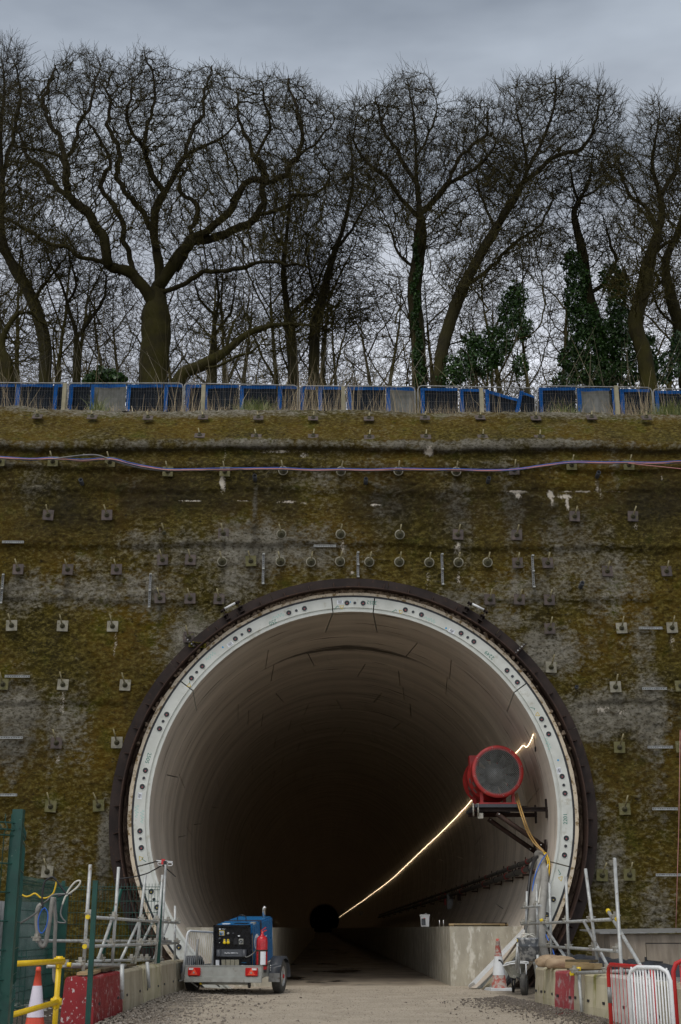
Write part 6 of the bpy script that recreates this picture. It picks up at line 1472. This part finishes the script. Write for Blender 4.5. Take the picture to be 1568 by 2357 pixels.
def dense(pts, step):
    pts = smoothpath(pts, 8); out = [pts[0]]
    for p in pts[1:]:
        while (p-out[-1]).length > step: out.append(out[-1]+(p-out[-1]).normalized()*step)
    return out
def build_tree(name, label, cat, limbs, ells, Yc, r0, natt, bark, seed, depth=3.2, step=.17, infl=1.3, kill=.25, jit=.28, up=.12, wob=.05, ntw=2, tl=.42, group=None, tip=.0085, ground=None):
    rg = np.random.default_rng(seed)
    pos = []; par = []
    for li, (pts, y0, y1) in enumerate(limbs):       # each limb: traced points and its depth range
        k = len(pts); P3 = [P(x, y, Yc+y0+(y1-y0)*(i/max(k-1, 1))) for i, (x, y) in enumerate(pts)]
        if li == 0 and ground is not None: P3[0] = V((P3[0].x, P3[0].y, ground-.3))
        d = dense(P3, step)
        ph = rg.uniform(0, 6, 3)
        ww = wob*(2.4 if li else .5)
        d = [p+ww*min(i/8, 1)*(mnoise.noise_vector(p*.9+V(ph))+.7*mnoise.noise_vector(p*2.3+V(ph))) for i, p in enumerate(d)]
        if li == 0: prev = -1
        else:
            A = np.array(pos); prev = int(((A-np.array(d[0]))**2).sum(1).argmin())
        for p in d: pos.append(tuple(p)); par.append(prev); prev = len(pos)-1
    att = []
    tot = sum(e_[2]*e_[3] for e_ in ells)
    for cx, cy, rx, ry in ells:
        m = int(1.75*natt*rx*ry/tot); q_ = rg.normal(size=(m, 3)); q_ /= np.linalg.norm(q_, axis=1)[:, None]; q_ *= rg.random((m, 1))**(1/2.4); q_ *= (.80+.42*fbm(np.arctan2(q_[:, 2], q_[:, 0])*2.2+cx, q_[:, 1]*2+cy, 2, .6, int(cx) % 97))[:, None]
        cy += 2 if cy < 330 else 0; ry *= .96; c = P(cx, cy, Yc); k = 1/64.
        dp = depth*min(1, rx/90)
        att.append(np.array([tuple(P(cx+a_[0]*rx, cy-a_[2]*ry, Yc+a_[1]*dp)) for a_ in q_]))
    att = np.concatenate(att)
    pos, par = colonize(np.array(pos, np.float32), np.array(par), att, step, infl, kill, 160, jit, up, rg)
    r, w_ = radii(pos, par, tip, r0)
    big, small = tree_meshes(pos, par, r, w_, .06, rg, ntw, tl)
    base = V(pos[0]); t = thing(name, label, cat, base, group)
    for nm, ms, mt, sm in (('trunk', big, bark, True), ('crown', small, twigm, False)):
        if ms is None: continue
        o = np_obj(nm, np_mesh(nm, ms[0]-np.array(base), ms[1], mat=mt, smooth=sm), t)
    return t, pos, r
def c1(l): return [(x*.5137, y*.5137+57.5) for x, y in l]
def c2(l): return [(762.4+x*.5137, 115+y*.5137) for x, y in l]
GZ = 17.2
TRI = 0
oak, opos, orr = build_tree('oak_tree', 'largest gnarled bare oak with a thick mossy trunk, left of centre on the hilltop', 'tree', [
    (c1([(690, 1640), (692, 1500), (700, 1400), (700, 1250), (715, 1120), (700, 1000), (690, 850), (740, 750), (780, 680), (830, 590), (920, 540), (1000, 500), (1090, 400)]), 0, .5),
    (c1([(690, 1260), (650, 1190), (600, 1125), (530, 1080), (420, 1045), (300, 1000), (180, 950), (80, 900), (0, 860), (-60, 800)]), 0, -1.5),
    (c1([(480, 1060), (465, 960), (400, 870), (330, 790), (290, 700), (285, 600), (200, 570), (110, 560), (40, 520)]), -.8, -1.5),
    (c1([(330, 790), (250, 720), (200, 650), (130, 580), (90, 480)]), -1, 1),
    (c1([(285, 600), (330, 540), (380, 400), (420, 300), (440, 180)]), -1, 0), (c1([(290, 610), (265, 500), (200, 390), (220, 280), (240, 180)]), -1, 1),
    (c1([(620, 1160), (560, 980), (540, 850), (480, 760), (455, 690), (490, 600), (440, 500), (400, 420)]), 0, 2),
    (c1([(700, 1000), (640, 860), (560, 760), (520, 650), (540, 560), (490, 450), (480, 280)]), 0, 2),
    (c1([(740, 750), (670, 650), (640, 560), (665, 450), (690, 350), (690, 220), (650, 90)]), .3, -1),
    (c1([(660, 560), (590, 470), (580, 350), (590, 230)]), -.5, -1.5), (c1([(830, 590), (850, 500), (900, 400), (930, 280), (950, 170)]), .4, 1.5),
    (c1([(715, 1200), (800, 1160), (900, 1110), (1000, 1090), (1100, 1070), (1200, 1050), (1290, 1085), (1400, 1080)]), 0, -1.8),
    (c1([(720, 1160), (820, 1020), (930, 910), (1020, 830), (1080, 740), (1130, 690), (1240, 690), (1340, 600), (1430, 520), (1500, 400)]), 0, -1),
    (c1([(870, 970), (1000, 950), (1080, 900), (1150, 850), (1180, 760), (1175, 680), (1140, 560), (1080, 440), (1060, 300)]), 0, 1.6),
    (c1([(1330, 610), (1360, 480), (1320, 350), (1290, 230)]), -.6, 0), (c1([(1150, 850), (1280, 820), (1300, 765), (1400, 750), (1490, 680)]), .5, 1), (c1([(1140, 600), (1200, 480), (1190, 360), (1170, 260)]), 0, -1),
    (c1([(800, 1100), (870, 900), (870, 800), (800, 740), (840, 640)]), 0, 2)],
    [(190, 195, 105, 88), (340, 165, 60, 62), (335, 250, 100, 110), (480, 225, 85, 88), (640, 240, 115, 84), (735, 290, 75, 80), (250, 360, 240, 100), (520, 380, 240, 110), (120, 420, 130, 110), (690, 430, 110, 110), (400, 500, 260, 90), (620, 560, 130, 50), (60, 250, 90, 90), (20, 500, 90, 60), (140, 560, 90, 40)],
    42, .52, 8400, bark_oak, 3, depth=4.6, ntw=2, jit=.27, wob=.07, tl=.38, ground=GZ)
build_tree('leaning_limb_tree', 'low mossy tree sweeping to the right out of the hilltop beside the big oak trunk', 'tree', [
    (c1([(770, 1640), (800, 1590), (900, 1530), (1000, 1470), (1100, 1390), (1200, 1350), (1320, 1340), (1420, 1350)]), 0, 0), (c1([(900, 1530), (960, 1530), (1040, 1490), (1110, 1470), (1180, 1420)]), 0, -1), (c1([(1010, 1465), (1040, 1350), (1100, 1250), (1120, 1160)]), 0, .5)],
    [(560, 770, 130, 50), (680, 740, 90, 40), (640, 800, 90, 30)], 40.5, .21, 700, bark_oak, 5, depth=1.2, ntw=1, tl=.3, ground=GZ-.5)
build_tree('leaning_tree', 'slender bare tree leaning to the left at the far left of the hilltop', 'tree', [
    (c1([(205, 1640), (205, 1500), (170, 1300), (120, 1180), (60, 1080), (20, 1000), (0, 900), (10, 700), (0, 500), (20, 300), (10, 150)]), 0, 0), (c1([(60, 1080), (-30, 950), (-60, 800), (-20, 600)]), 0, -1), (c1([(10, 700), (60, 500), (90, 300), (60, 150)]), 0, 1), (c1([(150, 1250), (200, 1150), (290, 1050), (300, 950)]), 0, 1)],
    [(20, 160, 60, 85), (-40, 260, 90, 130), (50, 330, 80, 120), (30, 520, 80, 120), (100, 620, 80, 60)], 44.5, .24, 2300, bark_ash, 6, depth=2.6, up=.25, jit=.22, tl=.5, ground=GZ+.2)
build_tree('mossy_tree', 'dark crooked tree at the left edge just above the fence', 'tree', [
    (c1([(40, 1640), (30, 1540), (0, 1450), (30, 1360), (80, 1290), (150, 1290)]), 0, 0), (c1([(10, 1440), (-60, 1300), (-40, 1150)]), 0, 0), (c1([(30, 1400), (-20, 1250), (60, 1150), (120, 1050)]), 0, 1)],
    [(30, 700, 90, 60), (90, 760, 80, 50), (40, 820, 80, 40)], 41, .26, 750, bark_oak, 8, depth=1.4, ntw=1, tl=.3, ground=GZ)
build_tree('slim_tree', 'slim bare tree just right of the leaning tree on the left', 'tree', [
    (c1([(350, 1640), (345, 1450), (310, 1280), (270, 1150), (230, 1080), (190, 950)]), 0, 0), (c1([(345, 1400), (420, 1300), (480, 1180), (430, 1050)]), 0, 1), (c1([(300, 1250), (340, 1150), (300, 1000)]), 0, 0)],
    [(150, 590, 80, 70), (230, 650, 90, 80), (190, 750, 90, 50)], 45.5, .16, 1100, bark_ash, 9, depth=1.8, ntw=1, tl=.35, ground=GZ+.3)
for k, (l0, l1, l2, el, lb, sd_) in enumerate((
    ([(1340, 1640), (1310, 1480), (1290, 1300), (1270, 1100), (1290, 900), (1300, 760), (1290, 600)], [(1290, 1300), (1400, 1200), (1460, 1050)], [(1280, 1000), (1220, 900), (1250, 760)], [(660, 500, 90, 120), (690, 620, 110, 90), (720, 740, 110, 60)], 'tall grey-barked tree right of the big oak', 11),
    ([(1400, 1640), (1410, 1400), (1440, 1250), (1480, 1080), (1540, 900), (1580, 700), (1570, 500)], [(1440, 1250), (1380, 1100), (1380, 900)], [(1510, 1000), (1620, 850), (1680, 700)], [(800, 420, 80, 130), (790, 560, 100, 110), (800, 700, 110, 80)], 'forked bare tree near the middle of the hilltop', 12),
    ([(960, 1640), (960, 1400), (980, 1200), (940, 1000)], [(960, 1400), (1040, 1250), (1060, 1100)], [(965, 1300), (880, 1200), (860, 1050)], [(490, 640, 80, 80), (530, 740, 80, 60), (440, 740, 50, 60)], 'small upright tree just behind the oak trunk', 13))):
    build_tree('bare_tree', lb+', bare and twiggy', 'tree', [(c1(l0), 0, 0), (c1(l1), 0, 1), (c1(l2), 0, -1)], el, 46, .22 if k < 2 else .14, 2300 if k < 2 else 900, bark_ash, sd_, depth=2.2, up=.2, jit=.25, tl=.42, ntw=2 if k < 2 else 1, ground=GZ+.4)
ash, apos, arr = build_tree('ash_tree', 'tall ivy-clad ash with upright twigs right of centre on the hilltop', 'tree', [
    (c2([(395, 1560), (390, 1300), (372, 1100), (395, 900), (400, 750), (385, 600), (380, 450), (370, 300), (340, 120)]), 0, 0),
    (c2([(395, 1000), (300, 900), (270, 800)]), 0, 0), (c2([(400, 760), (300, 650), (230, 560), (150, 490), (100, 400), (110, 280)]), 0, -1), (c2([(420, 720), (520, 600), (560, 500), (640, 430), (700, 350), (690, 240)]), 0, 1), (c2([(385, 600), (290, 450), (230, 330), (200, 200)]), 0, 1.5), (c2([(380, 480), (450, 350), (470, 200), (400, 100)]), 0, -1), (c2([(520, 600), (600, 560), (700, 480), (740, 380)]), .5, -1)],
    [(940, 240, 75, 78), (850, 290, 80, 80), (1090, 300, 85, 82), (980, 360, 150, 90), (1130, 400, 90, 100), (860, 430, 90, 110), (980, 500, 130, 90)], 42.5, .26, 5000, bark_ash, 21, depth=3.4, up=.28, jit=.2, tl=.5, ground=GZ)
build_tree('leaning_ash', 'long ash leaning far to the right from the pale forked stem on the hilltop', 'tree', [
    (c2([(480, 1560), (490, 1400), (540, 1200), (600, 1050), (660, 930), (750, 780), (840, 640), (880, 540), (950, 400), (1000, 250), (1005, 110)]), 0, 0),
    (c2([(840, 610), (930, 540), (1020, 470), (1100, 450), (1180, 350), (1200, 200)]), 0, 1), (c2([(560, 1120), (450, 1000), (440, 850), (480, 700)]), 0, -.5), (c2([(600, 1060), (700, 980), (820, 880), (950, 760), (1000, 650)]), 0, 1), (c2([(500, 1330), (600, 1300), (750, 1310), (880, 1290), (940, 1240), (960, 1130)]), 0, -1), (c2([(740, 800), (680, 700), (660, 560), (720, 450)]), 0, 1), (c2([(880, 540), (860, 400), (830, 250)]), 0, -1)],
    [(1210, 240, 72, 70), (1290, 220, 70, 62), (1370, 260, 70, 80), (1260, 340, 120, 80), (1200, 430, 100, 90), (1180, 560, 130, 90), (1090, 640, 90, 70), (1400, 370, 60, 80)], 41.5, .23, 4700, bark_ash, 22, depth=3, up=.25, jit=.2, tl=.48, ground=GZ)
ivt, ipos, irr = build_tree('ivy_tree', 'tree smothered in dark green ivy up to half its height, right side of the hilltop', 'tree', [
    (c2([(1230, 1560), (1200, 1300), (1150, 1100), (1125, 900), (1090, 740), (1110, 680), (1160, 580), (1170, 480), (1190, 350)]), 0, 0), (c2([(1110, 690), (1070, 560), (1050, 480), (990, 430)]), 0, -1), (c2([(1150, 1100), (1250, 1000), (1270, 900), (1230, 780)]), 0, 1), (c2([(1120, 660), (1200, 620), (1280, 520)]), 0, 0)],
    [(1330, 440, 90, 80), (1390, 560, 70, 70), (1300, 560, 40, 60)], 43, .25, 1500, bark_ash, 23, depth=2.2, ground=GZ+.1)
build_tree('right_tree', 'dark many-limbed tree leaning right near the right edge of the hilltop', 'tree', [
    (c2([(1450, 1560), (1405, 1380), (1365, 1230), (1395, 1090), (1430, 930), (1470, 800), (1480, 680), (1440, 500), (1470, 300), (1460, 180)]), 0, 0), (c2([(1470, 800), (1400, 700), (1330, 640), (1280, 520)]), 0, 1), (c2([(1430, 930), (1500, 860), (1570, 830), (1640, 700)]), 0, -1), (c2([(1370, 1220), (1450, 1240), (1540, 1250)]), 0, 0), (c2([(1480, 650), (1550, 500), (1560, 350)]), 0, 1)],
    [(1510, 300, 55, 80), (1440, 400, 80, 90), (1560, 380, 80, 130), (1500, 520, 110, 90), (1480, 650, 90, 70)], 41, .27, 3300, bark_oak, 24, depth=2.8, up=.2, jit=.24, tl=.48, ground=GZ)
build_tree('edge_tree', 'bare tree cut by the right edge of the view, standing behind the right tree', 'tree', [
    (c2([(1590, 1560), (1570, 1300), (1520, 1100), (1500, 950), (1560, 800), (1600, 600), (1560, 300)]), 0, 0), (c2([(1510, 1080), (1450, 1000), (1400, 900)]), 0, 1), (c2([(1560, 1250), (1480, 1180), (1420, 1050)]), 0, -1)],
    [(1560, 330, 60, 90), (1540, 500, 90, 120), (1560, 660, 90, 90)], 45, .24, 1900, bark_ash, 25, depth=2.2, ntw=1, ground=GZ+.2)
# background wood: six shapes copied
protosT = []
for k in range(6):
    rg = np.random.default_rng(100+k); px = 784
    lean = rg.uniform(-60, 60)
    l0 = [(784, 900), (784+lean*.2, 800), (784+lean*.5, 700), (784+lean, 580), (784+lean*1.2, 460)]
    ls = [(l0, 0, 0)]
    for j in range(5):
        s_ = -1 if j % 2 else 1; y_ = 820-j*62; x_ = 784+lean*(900-y_)/440
        ls.append(([(x_, y_), (x_+s_*40, y_-50), (x_+s_*(60+12*j), y_-120), (x_+s_*(65+10*j), y_-190)], 0, rg.uniform(-1.5, 1.5)))
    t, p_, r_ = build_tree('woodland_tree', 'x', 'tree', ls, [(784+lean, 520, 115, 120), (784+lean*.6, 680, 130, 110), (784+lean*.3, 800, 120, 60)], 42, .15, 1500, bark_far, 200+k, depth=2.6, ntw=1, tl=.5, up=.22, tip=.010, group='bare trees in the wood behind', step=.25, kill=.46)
    protosT.append(t)
spots = []
rgx = np.random.default_rng(5)
for k in range(34):
    spots.append((-160+k*56+rgx.uniform(-25, 25), [50, 57, 66, 77, 54][k % 5]+rgx.uniform(-2, 2)))
bg = []
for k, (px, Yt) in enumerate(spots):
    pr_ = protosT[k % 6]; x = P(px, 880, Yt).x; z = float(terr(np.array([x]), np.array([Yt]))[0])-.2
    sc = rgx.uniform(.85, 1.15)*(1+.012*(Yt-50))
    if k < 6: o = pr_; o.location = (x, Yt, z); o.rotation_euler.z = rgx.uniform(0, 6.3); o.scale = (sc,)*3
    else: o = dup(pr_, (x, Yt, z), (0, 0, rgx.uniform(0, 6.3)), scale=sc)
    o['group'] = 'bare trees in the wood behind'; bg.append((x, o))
for i, (x, o) in enumerate(sorted(bg, key=lambda q: q[0])):
    o['label'] = 'thin mossy bare tree among the many alike in the wood behind the hilltop fence'
# ivy, holly and low evergreen growth
def leaves(c_list, n, sz, mat, name, label=None, parent=None, cat=None, org_=(0, 0, 0)):
    # c_list: (centre, rx, ry, rz, weight)
    ws = np.array([q_[4] for q_ in c_list], float); ws /= ws.sum(); V_ = []; T_ = []
    for (c, rx, ry, rz, _), wk in zip(c_list, ws):
        m = int(n*wk); q_ = rng.normal(size=(m, 3)); q_ /= np.linalg.norm(q_, axis=1)[:, None]; rad = .45+.55*rng.random((m, 1))**.6
        lump = 1+.45*np.stack([fbm(q_[:, 0]*2.5+c[0]+9, q_[:, 2]*2.5+c[2], 2, .5, 3)-.5], -1)*2
        p = np.array(c)+q_*rad*lump*np.array([rx, ry, rz])
        a = rng.normal(size=(m, 3)); a /= np.linalg.norm(a, axis=1)[:, None]; b = np.cross(a, rng.normal(size=(m, 3))); b /= np.linalg.norm(b, axis=1)[:, None]
        s_ = sz*(.35+1.5*rng.random((m, 1))**2)
        V_.append(np.stack([p-a*s_, p-b*s_*.7, p+a*s_, p+b*s_*.7], 1).reshape(-1, 3)); T_.append(np.repeat(rng.random(m), 4))
    V_ = np.concatenate(V_)-np.array(org_); T_ = np.concatenate(T_); f = np.arange(len(V_)).reshape(-1, 4)
    return np_obj(name, np_mesh(name, V_, f, mat=mat, attrs={'tint': T_}), parent, **({'label': label} if label else {}), **({'cat': cat} if cat else {}))
def IV(px, py, Y, rx, ry, rz=None, w=1): c = P(px, py, Y); k = 1/64.; return ((c.x, c.y, c.z), rx*k, (rz or rx)*k, ry*k, rx*ry*w)
il = []
for px, py, rx, ry in ((1318, 600, 24, 30), (1330, 640, 28, 40), (1325, 690, 26, 40), (1345, 740, 40, 45), (1350, 800, 48, 50), (1370, 860, 60, 40), (1410, 640, 30, 34), (1432, 655, 22, 34), (1420, 700, 26, 40), (1430, 750, 34, 40), (1435, 810, 36, 40), (1310, 830, 26, 36), (1390, 780, 40, 50), (1300, 880, 30, 22), (1440, 860, 34, 30)): il.append(IV(px, py, 42.6, rx, ry, min(rx, 30)))
lv = leaves(il, 34000, .042, ivym, 'ivy', None, ivt, None, ivt.location)
il = []
for k in range(16): 
    py = 880-k*22; px = np.interp(py, [540, 700, 800, 880], [962, 955, 963, 968]); il.append(IV(px+6*math.sin(k*1.7), py, 42.2, 13-.5*k, 15, 11))
leaves(il, 5200, .04, ivym, 'ivy', None, ash, None, ash.location)
sh = thing('holly_shrub', 'dark green evergreen shrub between the ash and the ivy-covered tree', 'shrub', P(1120, 880, 41))
leaves([IV(px, py, 41.2, rx, ry, 26) for px, py, rx, ry in ((1060, 850, 40, 34), (1110, 830, 48, 44), (1150, 790, 38, 50), (1175, 720, 30, 46), (1190, 680, 24, 30), (1205, 760, 22, 30), (1090, 790, 26, 26), (1040, 870, 30, 22), (1200, 845, 20, 30))], 13000, .042, ivym, 'foliage', None, sh, None, sh.location)
k = MB(sh.location)
for a_ in (((1120, 900), (1130, 820), (1160, 740), (1188, 660)), ((1100, 900), (1090, 840), (1060, 800)), ((1140, 880), (1180, 800), (1205, 740))): k.tube(smoothpath([P(x, y, 41.2) for x, y in a_], 4), .04, 6)
k.build('stems', bark_ash, sh)
s2 = thing('holly_shrub', 'small dark green bush low behind the fence at the left', 'shrub', P(240, 890, 40)); leaves([IV(px, py, 40, rx, ry, 26) for px, py, rx, ry in ((240, 868, 34, 20), (215, 876, 24, 16), (268, 875, 22, 16))], 2600, .05, ivym, 'foliage', None, s2, None, s2.location)
s3 = thing('holly_shrub', 'dark evergreen bush low behind the fence near the right edge', 'shrub', P(1530, 880, 41)); leaves([IV(px, py, 42, rx, ry, 26) for px, py, rx, ry in ((1490, 800, 20, 40), (1530, 850, 40, 34), (1560, 800, 20, 40))], 2600, .05, ivym, 'foliage', None, s3, None, s3.location)
# undergrowth stems behind the fence
n = 3000; x = rng.uniform(-13, 14, n); y = rng.uniform(38.5, 60, n); blades(np.stack([x, y, terr(x, y)], -1), 1.5+3*rng.random(n)**1.5, .22, .008+.008*rng.random(n), leaf_material('bramble_stems', (.05, .04, .018), (.11, .085, .03)), 'undergrowth', 'tangle of thin bare stems in the wood behind the fence', .5)
